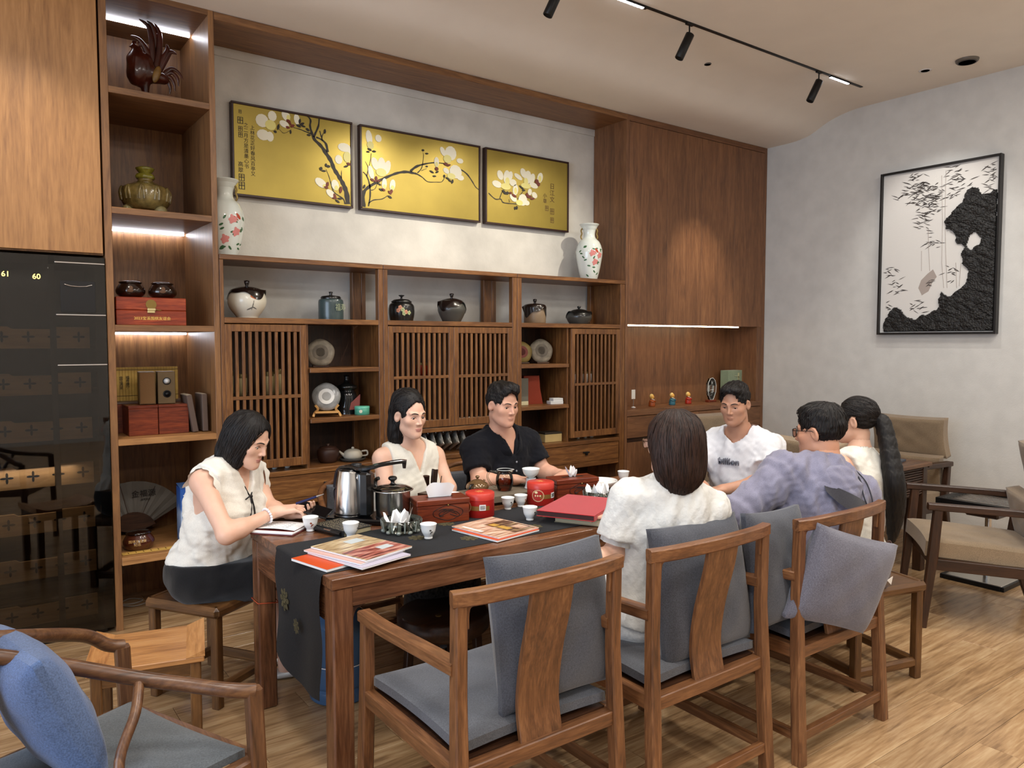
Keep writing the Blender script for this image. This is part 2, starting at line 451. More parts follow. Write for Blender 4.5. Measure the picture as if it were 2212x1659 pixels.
for i, (x, to) in enumerate(SPOTS):
    track_spot(x, ['black track spotlight cut off at the top edge of the photo', 'middle black track spotlight hanging from the rail', 'black track spotlight beside the far lit strip'][i], (x - 0.38, 3.268 + 0.28, Zc - 1.1))
white_p = plain('white_plastic', (0.75, 0.74, 0.72), 0.45)
def ceil_disc(name, label, cat, x, y, r, h, m, trim=None):
    t = thing(name, label, cat, (x, y, Zc))
    part('body', m, t, lambda b: b.lathe([(0.001, -h), (r*0.8, -h), (r*0.95, -h*0.7), (r, -0.001), (r, 0)], n=28))
    part('ring', trim or m, t, lambda b: b.lathe([(r*0.72, -h*1.04), (r*0.78, -h*1.1), (r*0.84, -h*1.04), (r*0.84, -h*0.9), (r*0.72, -h*0.9), (r*0.72, -h*1.04)], n=28))
ceil_disc('smoke_detector', 'small dark round detector on the ceiling beside the track', 'detector', 4.42, 3.65, 0.028, 0.012, plain('greyp', '#55524e', 0.5))
ceil_disc('ceiling_speaker', 'round grey rimmed ceiling speaker in the right corner of the ceiling', 'speaker', 5.85, 2.52, 0.075, 0.02, plain('spk', '#6d665d', 0.5), plain('spk2', '#3a3733', 0.4))
dl = thing('downlight', 'small lit recessed downlight in the ceiling near the right wall', 'light', (5.833, 2.80, Zc))
part('bezel', white_p, dl, lambda b: b.lathe([(0.030, -0.003), (0.043, -0.004), (0.045, 0), (0.030, 0), (0.030, -0.003)], n=24))
part('lens', plain('dl_em', (1, 1, 1), emit=(1, 0.93, 0.8), es=6), dl, lambda b: b.lathe([(0.001, -0.001), (0.030, -0.001)], n=24))

# ---------------------------------------------------------------- left tall cabinet and tea refrigerator
lc = thing('tall_cabinet', 'tall plain wood veneer cupboard above the black tea refrigerator', 'cabinet', (-0.55, Yc, 2.0))
part('door', 'panel', lc, lambda b: b.box(0.003, 1.192, -0.002, 0.018, 0.008, 1.38, 0.0015), axis=2)
part('carcass', 'veneer', lc, lambda b: b.box(0, 1.196, 0.019, 0.62, 0.0, 1.382, 0.001), axis=2)
fr = thing('tea_refrigerator', 'black glass fronted refrigerator with carved wooden drawers inside', 'refrigerator', (-0.55, Yc, 0))
blk = plain('fridge_black', '#08080a', 0.25, spec=0.5)
chrome = plain('chrome', (0.8, 0.8, 0.82), 0.15, metal=1)
def tinted(name, tint, rough=0.02, ior=1.5, refl=1.0):
    if name in MATS: return MATS[name]
    m, nt, b = base(name); nt.nodes.remove(b); out = nt.nodes['Material Output']
    tr_ = nd(nt, 'ShaderNodeBsdfTransparent'); tr_.inputs[0].default_value = (*tint, 1)
    gl = nd(nt, 'ShaderNodeBsdfGlossy'); gl.inputs['Roughness'].default_value = rough; gl.inputs[0].default_value = (refl, refl, refl, 1)
    fz = nd(nt, 'ShaderNodeFresnel'); fz.inputs[0].default_value = ior; mx = nd(nt, 'ShaderNodeMixShader')
    nt.links.new(fz.outputs[0], mx.inputs[0]); nt.links.new(tr_.outputs[0], mx.inputs[1]); nt.links.new(gl.outputs[0], mx.inputs[2])
    nt.links.new(mx.outputs[0], out.inputs[0]); MATS[name] = m; return m
fglass = tinted('fridge_glass', (0.62, 0.60, 0.57), 0.02, 1.5)
def _frc(b):
    b.box(0, 1.2, 0.50, 0.62, 0.02, 1.985, 0.002); b.box(0, 0.02, 0.03, 0.5, 0.02, 1.985, 0); b.box(1.165, 1.198, 0.03, 0.5, 0.02, 1.985, 0)
    b.box(0.02, 1.165, 0.03, 0.5, 1.95, 1.985, 0); b.box(0.02, 1.165, 0.03, 0.5, 0.0, 0.045, 0)
part('carcass', blk, fr, _frc)
part('glass_door', fglass, fr, lambda b: b.box(0.0, 1.198, -0.004, 0.004, 0.03, 1.985, 0))
part('door_frame', blk, fr, lambda b: (b.box(1.15, 1.198, 0.006, 0.028, 0.03, 1.985, 0.001), b.box(0.945, 0.972, 0.006, 0.028, 0.03, 1.985, 0.001), b.box(0, 1.15, 0.006, 0.028, 1.94, 1.985, 0.001)))
for z in (1.952, 1.688, 1.432):
    part('chrome_strip', chrome, fr, lambda b: b.box(0.972, 1.196, -0.010, -0.004, z - 0.003, z + 0.003, 0.001))  # thin chrome bars across the right part of the door glass
amber = plain('amber', (1, .7, .1), emit=(1.0, 0.72, 0.12), es=5)
for tx, px in (('61', 0.765), ('60', 0.893)):
    lettering('display_digits', tx, 0.036, amber, fr, facing((px, -0.0052, 1.880 if tx == '61' else 1.874), (0, -1, 0)))
part('control_panel', plain('ctl', '#151517', 0.3), fr, lambda b: b.box(0.995, 1.15, -0.006, -0.004, 1.70, 1.86, 0.001))
part('pull_lip', chrome, fr, lambda b: b.tube([(1.012, -0.010, 1.842), (1.04, -0.012, 1.834), (1.075, -0.012, 1.832), (1.11, -0.012, 1.834), (1.135, -0.010, 1.842)], 0.0022, 6))
holem = plain('hole_shade', '#0b0806', 0.9)  # dark inlay colour standing for the shade inside the carved petal holes
pc = None
for k in range(7):
    z1 = 1.628 - 0.24 * k; z0 = z1 - 0.112
    poly = [(0.02, z0), (1.136, z0), (1.136, z1), (0.985, z1), (0.965, z1 - 0.012), (0.79, z1 - 0.012), (0.77, z1), (0.62, z1), (0.60, z1 - 0.012), (0.42, z1 - 0.012), (0.40, z1), (0.02, z1)]
    d = part('drawer', 'drawer', fr, lambda b: (b.prism(poly, lambda a, c, e: (a, e, c), 0.134, 0.152), b.box(0.02, 1.136, 0.152, 0.45, z0, z0 + 0.012, 0)), axis=0)
    for j in range(7):
        if pc is None:
            def pet(b):
                for a in range(4):
                    dx, dz = math.cos(a * math.pi / 2), math.sin(a * math.pi / 2); L, W = 0.0145, 0.006
                    pl = [(L * math.cos(t), W * math.sin(t)) for t in np.linspace(0, 2 * math.pi, 10)[:-1]]
                    b.prism([(dx * 0.0146 * 1.0 + u * dx - v * dz, dz * 0.0146 + u * dz + v * dx) for u, v in pl], lambda u, v, e: (u, e, v), -0.0008, 0.002)
            pc = part('petal_shade', holem, d, pet)
            o = pc
        else:
            o = link(pc.copy()); o.parent = d
        o.location = (1.085 - j * 0.113, 0.134, (z0 + z1) / 2 + 0.004)
for z_ in (1.93, 0.9):
    area('fridge_fill', (0.05, Yc + 0.10, z_), (0.05, Yc + 0.16, 0.0), 1.6, 0.9, 0.03, NEUT)  # added fill light to brighten the drawers behind the glass
# ---------------------------------------------------------------- shelf tower
tw = thing('shelf_tower', 'tall open wooden niche shelf with cold LED strips between fridge and display wall', 'shelf', (0.652, Yc, 0))
part('side_panel', 'veneer', tw, lambda b: b.box(0, 0.036, 0, 0.655, 0.0, 3.384, 0.0015), axis=2)
part('side_panel', 'veneer', tw, lambda b: b.box(0.540, 0.571, 0, 0.655, 0.0, 3.384, 0.0015), axis=2)
part('back_panel', 'veneer', tw, lambda b: b.box(0.036, 0.540, 0.64, 0.655, 0.0, 3.384, 0), axis=2)
part('top_panel', 'veneer', tw, lambda b: b.box(0.036, 0.540, 0.0, 0.64, 3.355, 3.384, 0), axis=0)
TS = [(2.842, 2.876), (2.222, 2.256), (1.607, 1.640), (0.997, 1.031), (0.355, 0.395)]
for i, (z0, z1) in enumerate(TS):
    part('shelf', 'panel' if i > 2 else 'veneer', tw, lambda b: b.box(0.036, 0.540, 0.0 if i < 4 else -0.02, 0.64, z0, z1, 0.0015), axis=0)
for z, y in ((3.353, 0.35), (2.220, 0.60), (1.605, 0.60)):
    part('led_strip', ledw, tw, lambda b: b.box(0.05, 0.53, y, y + 0.014, z - 0.010, z, 0.001), axis=0)
# ---------------------------------------------------------------- display shelf (three units)
WS = 'shelf'
def unit(name, label, x0, x1, wl, wr, doors, bays, rz, kind):
    t = thing(name, label, 'cabinet', (x0, Yc, 0)); W = x1 - x0; D = 0.372
    part('post', WS, t, lambda b: b.box(0, wl, 0, 0.045, 0, 2.018, 0.002)); part('post', WS, t, lambda b: b.box(W - wr, W, 0, 0.045, 0, 2.018, 0.002))
    part('post', WS, t, lambda b: b.box(0, wl, D - 0.045, D, 0, 2.018, 0.002)); part('post', WS, t, lambda b: b.box(W - wr - 0.03, W, D - 0.045, D, 0, 2.018, 0.002))
    part('top_board', WS, t, lambda b: b.box(0, W, -0.004, D, 2.018, 2.047, 0.003), axis=0)
    part('shelf_board', WS, t, lambda b: b.box(wl, W - wr, 0.0, D, 1.658, 1.690, 0.002), axis=0)
    part('back_panel', 'dark', t, lambda b: b.box(wl, W - wr, D - 0.012, D, 0.62, 1.658, 0), axis=2)
    part('side_panel', WS, t, lambda b: b.box(0.004, wl - 0.006, 0.045, D - 0.045, 0.60, 1.66, 0.001), axis=2)
    part('side_panel', WS, t, lambda b: b.box(W - wr + 0.006, W - 0.004, 0.045, D - 0.045, 0.60, 1.66 if kind != 'R' else 2.018, 0.001), axis=2)
    part('bottom_board', WS, t, lambda b: b.box(wl, W - wr, 0, D - 0.012, 0.742, 0.772, 0.002), axis=0)
    dr = part('drawer', WS, t, lambda b: b.box(wl + 0.004, W - wr - 0.004, 0.004, 0.30, 0.60, 0.738, 0.002), axis=0)
    def knob(b): b.box(W*0.62 - 0.03, W*0.62 + 0.03, -0.012, 0.004, 0.672, 0.682, 0.002); b.box(W*0.62 - 0.008, W*0.62 + 0.008, -0.016, 0.002, 0.655, 0.675, 0.002)
    part('pull', black, dr, knob)
    part('apron', WS, t, lambda b: b.box(wl, W - wr, 0.006, 0.03, 0.56, 0.598, 0.002), axis=0)
    part('foot_rail', WS, t, lambda b: b.box(wl, W - wr, 0.01, 0.04, 0.05, 0.09, 0.002), axis=0)
    part('kick_panel', 'dark', t, lambda b: b.box(wl, W - wr, D - 0.02, D - 0.012, 0.0, 0.62, 0), axis=0)
    for (a, c, z0, z1) in doors:
        a -= x0; c -= x0
        d = part('lattice_door', WS, t, lambda b: (b.box(a, a + 0.040, 0.0, 0.024, z0, z1, 0.002), b.box(c - 0.040, c, 0.0, 0.024, z0, z1, 0.002), b.box(a + 0.04, c - 0.04, 0.0, 0.024, z1 - 0.042, z1, 0.002), b.box(a + 0.04, c - 0.04, 0.0, 0.024, z0, z0 + 0.05, 0.002)), axis=2)
        n = 10; iw = c - a - 0.08; sp = iw / (n + 0.45)
        bb = B(); bb.box(-0.0085, 0.0085, 0.003, 0.021, z0 + 0.05, z1 - 0.042, 0.001)
        first = None
        for k in range(n):
            if first is None: s_ = first = bb.build('slat', WS, d, axis=2)
            else: s_ = link(first.copy()); s_.parent = d
            s_.location = (a + 0.04 + sp * (k + 0.72), 0, 0)
        part('cross_rail', WS, d, lambda b: b.box(a + 0.04, c - 0.04, 0.001, 0.023, rz - 0.010, rz + 0.010, 0.001), axis=0)
        part('inner_shelf', 'dark', t, lambda b: b.box(a + 0.01, c - 0.01, 0.05, D - 0.014, rz - 0.012, rz + 0.006, 0.001), axis=0)
    for (a, c, z1) in bays:
        part('shelf_board', WS, t, lambda b: b.box(a - x0, c - x0, 0.0, D - 0.012, z1 - 0.028, z1, 0.002), axis=0)
    for (a, z0, z1) in {'L': [(1.742, 0.772, 1.658)], 'M': [], 'R': [(3.838, 0.772, 1.658)]}[kind]:
        part('divider', WS, t, lambda b: b.box(a - x0 - 0.009, a - x0 + 0.009, 0.026, D - 0.012, z0, z1, 0.001), axis=2)
    return t
unit('display_cabinet', 'left unit of the display cabinet with one lattice door and open bays', 1.226, 2.247, 0.022, 0.033, [(1.248, 1.731, 0.80, 1.652)], [(1.751, 2.214, 1.388), (1.751, 2.214, 1.078)], 1.223, 'L')
uM = unit('display_cabinet', 'middle unit of the display cabinet with a pair of lattice doors', 2.249, 3.327, 0.031, 0.042, [(2.281, 2.782, 0.968, 1.652), (2.784, 3.285, 0.968, 1.652)], [(2.281, 3.285, 0.962)], 1.312, 'M')
unit('display_cabinet', 'right unit of the display cabinet with lattice door at its right end', 3.329, 4.425, 0.040, 0.052, [(3.850, 4.372, 0.80, 1.652)], [(3.370, 3.829, 1.382), (3.370, 3.829, 1.068)], 1.217, 'R')
# ---------------------------------------------------------------- right wall cabinet with lit niche
rc_ = thing('wall_cabinet', 'full height wooden wall cabinet with a lit niche above drawers', 'cabinet', (4.43, Yc, 0))
part('side_panel', 'cab', rc_, lambda b: b.box(0, 0.028, 0.0, 0.39, 0, 3.383, 0.001), axis=2)
part('side_panel', 'cab', rc_, lambda b: b.box(1.825, 1.862, 0.0, 0.39, 0, 3.383, 0.001), axis=2)
part('top_trim', 'cab', rc_, lambda b: b.box(0.028, 1.825, 0.0, 0.39, 3.336, 3.383, 0.001), axis=0)
part('back_panel', 'cab', rc_, lambda b: b.box(0.028, 1.825, 0.36, 0.39, 0, 3.336, 0), axis=2)
ed = [0.030, 0.483, 0.927, 1.389, 1.824]
for i in range(4):
    part('door', 'cab', rc_, lambda b: b.box(ed[i] + 0.0015, ed[i+1] - 0.0015, 0.0, 0.02, 1.692, 3.332, 0.0015), axis=2)
part('niche_top', 'cab', rc_, lambda b: b.box(0.028, 1.825, 0.021, 0.36, 1.692, 1.71, 0), axis=0)
part('led_strip', ledwarm, rc_, lambda b: b.box(0.035, 1.50, 0.022, 0.036, 1.682, 1.692, 0.001), axis=0)
part('niche_side', 'cab', rc_, lambda b: b.box(1.75, 1.825, 0.002, 0.36, 0.985, 1.692, 0.001), axis=2)
part('niche_back', 'cab', rc_, lambda b: b.box(0.028, 1.75, 0.315, 0.36, 0.985, 1.692, 0.001), axis=2)
part('counter', 'cab', rc_, lambda b: b.box(0.028, 1.825, -0.004, 0.36, 0.935, 0.985, 0.002), axis=0)
for i in range(4):
    dr = part('drawer', 'cab', rc_, lambda b: b.box(ed[i] + 0.0015, ed[i+1] - 0.0015, 0.0, 0.02, 0.752, 0.930, 0.0015), axis=0)
    part('lower_door', 'cab', rc_, lambda b: b.box(ed[i] + 0.0015, ed[i+1] - 0.0015, 0.0, 0.02, 0.08, 0.715, 0.0015), axis=2)
part('finger_rail', 'dark', rc_, lambda b: b.box(0.028, 1.825, 0.02, 0.06, 0.715, 0.752, 0), axis=0)
part('plinth', 'dark', rc_, lambda b: b.box(0.028, 1.825, 0.03, 0.06, 0.0, 0.08, 0), axis=0)
# ================================================================ FURNITURE
cushg = fabric('cushion_grey', '#52545a'); cushd = fabric('cushion_dark', '#45474e'); lav = fabric('cushion_lavender', '#64636d'); bluec = fabric('cushion_blue', '#4e6288', var=0.3)
beige = fabric('beige_cloth', '#8f7c64', sc=340); beiged = fabric('beige_cloth_dark', '#6a5a48', sc=340)
# ---- tea table
tb = thing('tea_table', 'long dark rosewood tea table with straight legs and grooved apron', 'table', (0.985, 2.35, 0))
TW, TD = 2.18, 0.86
for i in range(4):
    w_ = TD / 4
    part('top_board', 'table', tb, lambda b: b.box(0.0, TW, i*w_ + 0.0004, (i+1)*w_ - 0.0004, 0.724, 0.760, 0.0015), axis=0)
for q in (0.006, TD-0.03): part('apron', 'table', tb, lambda b: b.box(0.075, TW-0.075, q, q+0.024, 0.655, 0.724, 0.002), axis=0)
for q in (0.006, TW-0.03): part('apron', 'table', tb, lambda b: b.box(q, q+0.024, 0.075, TD-0.075, 0.60, 0.724, 0.002), axis=1)
for x in (0.004, TW - 0.079):
    for y in (0.004, TD - 0.079):
        part('leg', 'table', tb, lambda b: b.box(x, x+0.075, y, y+0.075, 0, 0.724, 0.006), axis=2)
for y in (0.0415, TD - 0.0415):
    part('bracket', 'table', tb, lambda b: b.rib(cat_rom([(0.08, y, 0.56), (0.084, y, 0.61), (0.10, y, 0.64), (0.135, y, 0.652)], 4), 0.018, 0.014, (0, 1, 0)))
strg = thing('cord', 'thin orange cord tied round the left table leg', 'cord', (1.03, 3.168, 0.46))
part('loop', plain('orange_cord', '#c4502c', 0.7), strg, lambda b: b.tube([(-0.045, -0.045, 0.002), (0.043, -0.045, -0.008), (0.043, 0.043, -0.004), (-0.045, 0.043, 0.004)], 0.0022, 6, closed=True))
# ---- rosewood armchairs
def rose_chair(loc, label, W=0.60):
    t = thing('rosewood_armchair', label, 'chair', loc, 0, 'rosewood armchairs on the near side of the table')
    a = W/2 - 0.022
    for s in (-1, 1):
        part('rear_leg', 'rose', t, lambda b: b.rib([(s*(a+0.012), -0.026, 0), (s*(a+0.004), -0.004, 0.42), (s*a, 0.004, 0.62), (s*a, 0.0, 0.885)], [0.044, 0.042, 0.038, 0.038], [0.044, 0.042, 0.038, 0.036], (0, 1, 0)), axis=2)
        part('front_leg', 'rose', t, lambda b: b.rib([(s*(a+0.008), 0.57, 0), (s*a, 0.555, 0.42), (s*a, 0.55, 0.665)], [0.044, 0.042, 0.036], [0.044, 0.042, 0.036], (0, 1, 0)), axis=2)
        part('armrest', 'rose', t, lambda b: b.rib(cat_rom([(s*a, 0.005, 0.695), (s*(a+0.004), 0.2, 0.687), (s*(a+0.006), 0.42, 0.676), (s*a, 0.572, 0.672)], 4), 0.046, 0.036), axis=1)
        part('side_rail', 'rose', t, lambda b: b.box(s*a-0.017, s*a+0.017, 0.015, 0.54, 0.388, 0.438, 0.003), axis=1)
        part('stretcher', 'rose', t, lambda b: b.box(s*(a+0.008)-0.013, s*(a+0.008)+0.013, -0.005, 0.55, 0.085, 0.120, 0.002), axis=1)
        part('bracket', 'rose', t, lambda b: b.rib(cat_rom([(s*(a-0.02), 0.0, 0.80), (s*(a-0.022), -0.003, 0.855), (s*(a-0.05), -0.006, 0.872)], 4), 0.016, 0.016, (0, 1, 0)))
    part('crest_rail', 'rose', t, lambda b: b.rib(cat_rom([(-W/2, 0.002, 0.884), (-0.2, -0.022, 0.886), (0, -0.046, 0.892), (0.2, -0.022, 0.886), (W/2, 0.002, 0.884)], 6), 0.034, 0.042), axis=0)
    part('splat', 'rose', t, lambda b: b.rib(cat_rom([(0, 0.006, 0.425), (0, 0.022, 0.53), (0, 0.006, 0.66), (0, -0.030, 0.80), (0, -0.044, 0.875)], 5), 0.15, 0.016, (0, 1, 0), ch=0.3), axis=2)
    part('rear_rail', 'rose', t, lambda b: b.box(-a+0.015, a-0.015, -0.016, 0.022, 0.386, 0.430, 0.003), axis=0)
    part('front_rail', 'rose', t, lambda b: b.box(-a+0.015, a-0.015, 0.535, 0.568, 0.386, 0.438, 0.003), axis=0)
    part('stretcher', 'rose', t, lambda b: b.box(-a+0.01, a-0.01, -0.034, -0.008, 0.085, 0.120, 0.002), axis=0)
    part('stretcher', 'rose', t, lambda b: b.box(-a+0.01, a-0.01, 0.555, 0.580, 0.055, 0.090, 0.002), axis=0)
    part('seat_board', 'dark', t, lambda b: b.box(-a+0.012, a-0.012, 0.022, 0.535, 0.415, 0.434, 0), axis=0)
    return t
RC = [rose_chair((1.315, 1.645, 0), 'empty rosewood armchair nearest the table runner with two grey cushions')]
RC.append(dup(RC[0], (2.02, 1.622, 0), 0, 'rosewood armchair holding the woman in the white lace blouse'))
RC.append(dup(RC[0], (2.742, 1.583, 0), 0, 'rosewood armchair holding the man in grey with a lavender pillow through its back'))
def pad(loc, size, label, m=cushg, seed=0, name='seat_pad'):
    t = thing(name, label, 'cushion', loc, 0)
    part('cover', m, t, lambda b: b.pillow((0, 0, size[2]/2), size, p=0.22, edge=size[2]*0.28, seed=seed))
    return t
pad((1.315, 1.927, 0.4385), (0.53, 0.52, 0.05), 'grey seat pad of the empty rosewood armchair', seed=1)
pad((2.02, 1.904, 0.4385), (0.53, 0.52, 0.05), 'grey seat pad under the woman in white lace', seed=2)
pad((2.742, 1.865, 0.4385), (0.53, 0.52, 0.05), 'grey seat pad under the man in the grey hooded shirt', seed=3)
def pillow(loc, size, rot, label, m, seed=0, p=0.45):
    t = thing('pillow', label, 'cushion', loc, 0)
    M = Euler(tuple(R(a) for a in rot)).to_matrix()
    part('cover', m, t, lambda b: b.pillow((0, 0, 0), size, M, p=p, edge=0.010, seed=seed, n=26))
    return t
pillow((1.44, 1.755, 0.705), (0.44, 0.45, 0.17), (80, 0, 0), 'grey pillow propped on the empty rosewood armchair', cushd, 4)
pillow((2.10, 1.735, 0.69), (0.45, 0.46, 0.17), (80, 0, 0), 'grey pillow behind the woman in the white lace blouse', cushd, 5)
pillow((2.49, 1.70, 0.70), (0.38, 0.43, 0.13), (82, 3, 4), 'dark grey pillow standing at the left of the man in grey', cushd, 6)
pillow((2.665, 1.535, 0.655), (0.42, 0.37, 0.15), (99, 17, -12), 'lavender grey pillow poking out through the back of an armchair', lav, 7)
# ---- round backed chairs on the far side
def hoop_chair(loc, rz, label):
    t = thing('round_armchair', label, 'chair', loc, rz, 'round backed armchairs on the far side of the table')
    # local: faces +y, seat centre at origin
    pts = cat_rom([(-0.30, 0.16, 0.50), (-0.315, 0.20, 0.58), (-0.31, 0.15, 0.66), (-0.29, 0.0, 0.72), (-0.22, -0.18, 0.79), (0, -0.27, 0.83), (0.22, -0.18, 0.79), (0.29, 0.0, 0.72), (0.31, 0.15, 0.66), (0.315, 0.20, 0.58), (0.30, 0.16, 0.50)], 6)
    part('arm_hoop', 'rose', t, lambda b: b.tube(pts, 0.015, 10), axis=0)
    part('back_cushion', cushg, t, lambda b: b.pillow((0, -0.20, 0.635), (0.40, 0.34, 0.08), Euler((R(80), 0, 0)).to_matrix(), p=0.3, edge=0.02))
    part('seat', cushg, t, lambda b: b.pillow((0, 0, 0.455), (0.50, 0.46, 0.06), p=0.2, edge=0.02))
    part('seat_frame', 'rose', t, lambda b: b.box(-0.26, 0.26, -0.24, 0.24, 0.38, 0.43, 0.006), axis=0)
    for sx in (-1, 1):
        part('front_leg', 'rose', t, lambda b: b.rib([(sx*0.25, 0.22, 0), (sx*0.25, 0.22, 0.40), (sx*0.295, 0.17, 0.52)], 0.032, 0.032, (0, 1, 0)), axis=2)
        part('rear_leg', 'rose', t, lambda b: b.rib([(sx*0.25, -0.24, 0), (sx*0.24, -0.22, 0.40), (sx*0.2, -0.20, 0.79)], 0.032, 0.032, (0, 1, 0)), axis=2)
        part('stretcher', 'rose', t, lambda b: b.box(sx*0.25-0.011, sx*0.25+0.011, -0.22, 0.22, 0.08, 0.11, 0.002), axis=1)
    part('stretcher', 'rose', t, lambda b: b.box(-0.25, 0.25, -0.235, -0.21, 0.08, 0.11, 0.002), axis=0)
    part('stretcher', 'rose', t, lambda b: b.box(-0.25, 0.25, 0.20, 0.225, 0.15, 0.18, 0.002), axis=0)
    return t
H1 = hoop_chair((1.74, 3.55, 0), 180, 'round backed armchair behind the pot under the woman in sleeveless top')
H2 = dup(H1, (2.41, 3.53, 0), 180, 'round backed armchair under the man in the navy polo shirt')
# ---- stools
def square_stool(loc, rz, label, s=0.40, h=0.44, kind='oakd'):
    t = thing('square_stool', label, 'stool', loc, rz); a = s/2
    part('seat', 'dstool', t, lambda b: b.box(-a+0.02, a-0.02, -a+0.02, a-0.02, h-0.03, h-0.004, 0.004), axis=0)
    fr = [((-a, -a+0.018), (a, -a+0.018)), ((-a, a-0.018), (a, a-0.018)), ((-a+0.018, -a), (-a+0.018, a)), ((a-0.018, -a), (a-0.018, a))]
    for (p, q) in fr:
        part('seat_rail', 'dstool', t, lambda b: b.bar((p[0], p[1], h-0.024), (q[0], q[1], h-0.024), 0.04, 0.048, 0.014))
        p2 = ((p[0]*0.94), p[1]*0.94); q2 = (q[0]*0.94, q[1]*0.94)
        part('stretcher', 'dstool', t, lambda b: b.bar((p2[0]*0.97, p2[1], 0.075), (q2[0]*0.97, q2[1], 0.075), 0.03, 0.045, 0.010))
    for sx in (-1, 1):
        for sy in (-1, 1):
            part('leg', 'dstool', t, lambda b: b.box(sx*(a-0.03)-0.019, sx*(a-0.03)+0.019, sy*(a-0.03)-0.019, sy*(a-0.03)+0.019, 0, h-0.03, 0.004), axis=2)
    return t
WOODS['dstool'] = ('#3c2614', '#5c3d20', '#76522e', 0.36, 26, 0.26)
square_stool((0.905, 3.50, 0), -57.4, 'square wooden stool under the woman writing at the table end')
square_stool((3.405, 1.89, 0), -14, 'square wooden stool at right holding the ponytailed woman and a small bag', 0.43, 0.455)
# small side table with raised ends
st = thing('side_table', 'small pale wooden side table with raised slanted ends beside the blue pillow', 'table', (0.537, 2.96, 0), -13.8)
part('top', 'oak', st, lambda b: b.box(-0.185, 0.185, -0.17, 0.17, 0.425, 0.445, 0.003), axis=0)
for sx in (-1, 1):
    part('raised_end', 'oak', st, lambda b: b.prism([(0.125, 0.445), (0.187, 0.445), (0.187, 0.468)], lambda a, z, d: (sx*a, d, z), -0.17, 0.17), axis=1)
    for sy in (-1, 1):
        part('leg', 'dstool', st, lambda b: b.box(sx*0.155-0.018, sx*0.155+0.018, sy*0.14-0.018, sy*0.14+0.018, 0, 0.425, 0.004), axis=2)
    part('apron', 'dstool', st, lambda b: b.box(-0.14, 0.14, sx*0.145-0.01, sx*0.145+0.01, 0.375, 0.425, 0.003), axis=0)
    part('apron', 'dstool', st, lambda b: b.box(sx*0.16-0.01, sx*0.16+0.01, -0.13, 0.13, 0.375, 0.425, 0.003), axis=1)
# dark drum stool under the table
ot = thing('drum_stool', 'dark wooden drum stool under the table', 'stool', (1.72, 2.86, 0))
part('seat', 'dark', ot, lambda b: b.lathe([(0.001, 0.36), (0.19, 0.36), (0.205, 0.35), (0.205, 0.29), (0.19, 0.275), (0.001, 0.275)], n=32), axis=0)
for k in range(4):
    a = math.pi/4 + k*math.pi/2
    part('leg', 'dark', ot, lambda b: b.bar((math.cos(a)*0.17, math.sin(a)*0.17, 0), (math.cos(a)*0.15, math.sin(a)*0.15, 0.275), 0.035, 0.035, 0.004))
part('knob', plain('brass_dim', '#7a6237', 0.4, metal=0.8), ot, lambda b: b.ell((-0.06, -0.06, 0.362), (0.014, 0.014, 0.006), 12, 8))
# ---- foreground armchair at lower left
fc = thing('curved_armchair', 'round railed wooden armchair in the left foreground with dark seat', 'chair', (0, 0, 0))
rail = cat_rom([(0.595, 1.925, 0.655), (0.53, 1.945, 0.668), (0.444, 2.0, 0.685), (0.346, 2.046, 0.710), (0.2, 2.083, 0.765), (0.063, 2.092, 0.82), (-0.03, 2.12, 0.842), (-0.005, 2.20, 0.838), (0.128, 2.262, 0.80), (0.267, 2.398, 0.726), (0.33, 2.425, 0.675), (0.372, 2.432, 0.66)], 6)
part('arm_rail', 'chairbrown2', fc, lambda b: b.tube(rail, 0.0175, 12), axis=0) if False else None
WOODS['chairbrown'] = ('#3a2416', '#5d3d26', '#7b5738', 0.34, 26, 0.26)
part('arm_rail', 'chairbrown', fc, lambda b: b.tube(rail, [0.019]*6 + [0.0185]*(len(rail)-6), 12), axis=0)
for p in ((0.592, 1.93), (0.368, 2.43)):
    part('front_leg', 'chairbrown', fc, lambda b: b.rib([(p[0]+0.02, p[1]+0.004, 0), (p[0]+0.008, p[1]+0.002, 0.45), (p[0], p[1], 0.66)], 0.040, 0.040, (0, 1, 0)), axis=2)
part('rear_leg', 'chairbrown', fc, lambda b: b.rib([(0.07, 1.78, 0), (0.10, 1.80, 0.45)], 0.04, 0.04, (0, 1, 0)), axis=2)
part('rear_leg', 'chairbrown', fc, lambda b: b.rib([(-0.14, 2.25, 0), (-0.11, 2.24, 0.45)], 0.04, 0.04, (0, 1, 0)), axis=2)
q4 = [(0.60, 1.945), (0.385, 2.435), (-0.10, 2.235), (0.11, 1.745)]
for i in range(4):
    p, q = q4[i], q4[(i+1) % 4]
    part('seat_rail', 'chairbrown', fc, lambda b: b.bar((*p, 0.455), (*q, 0.455), 0.035, 0.05, 0.006))
c4 = Vector((sum(p[0] for p in q4)/4, sum(p[1] for p in q4)/4, 0.478))
Ms = Matrix.Rotation(math.atan2(q4[0][1]-q4[3][1], q4[0][0]-q4[3][0]), 3, 'Z')
part('seat', fabric('seat_slate', '#555a5e'), fc, lambda b: b.pillow(c4 + Vector((0, 0, 0.008)), (0.50, 0.50, 0.034), Ms, p=0.2, edge=0.010))
part('splat', 'chairbrown', fc, lambda b: b.rib([(0.03, 2.06, 0.45), (0.0, 2.10, 0.62), (-0.02, 2.13, 0.83)], 0.13, 0.018, (1, 0.3, 0)), axis=2)
part('arm_brace', 'chairbrown', fc, lambda b: b.tube(cat_rom([(0.345, 2.04, 0.705), (0.325, 1.98, 0.655), (0.28, 1.93, 0.57), (0.275, 1.87, 0.46)], 5), 0.0125, 10), axis=2)
pb = pillow((0.145, 2.165, 0.665), (0.36, 0.38, 0.15), (0, 68, 14), 'blue pillow in the curved armchair in the left foreground', bluec, 9)
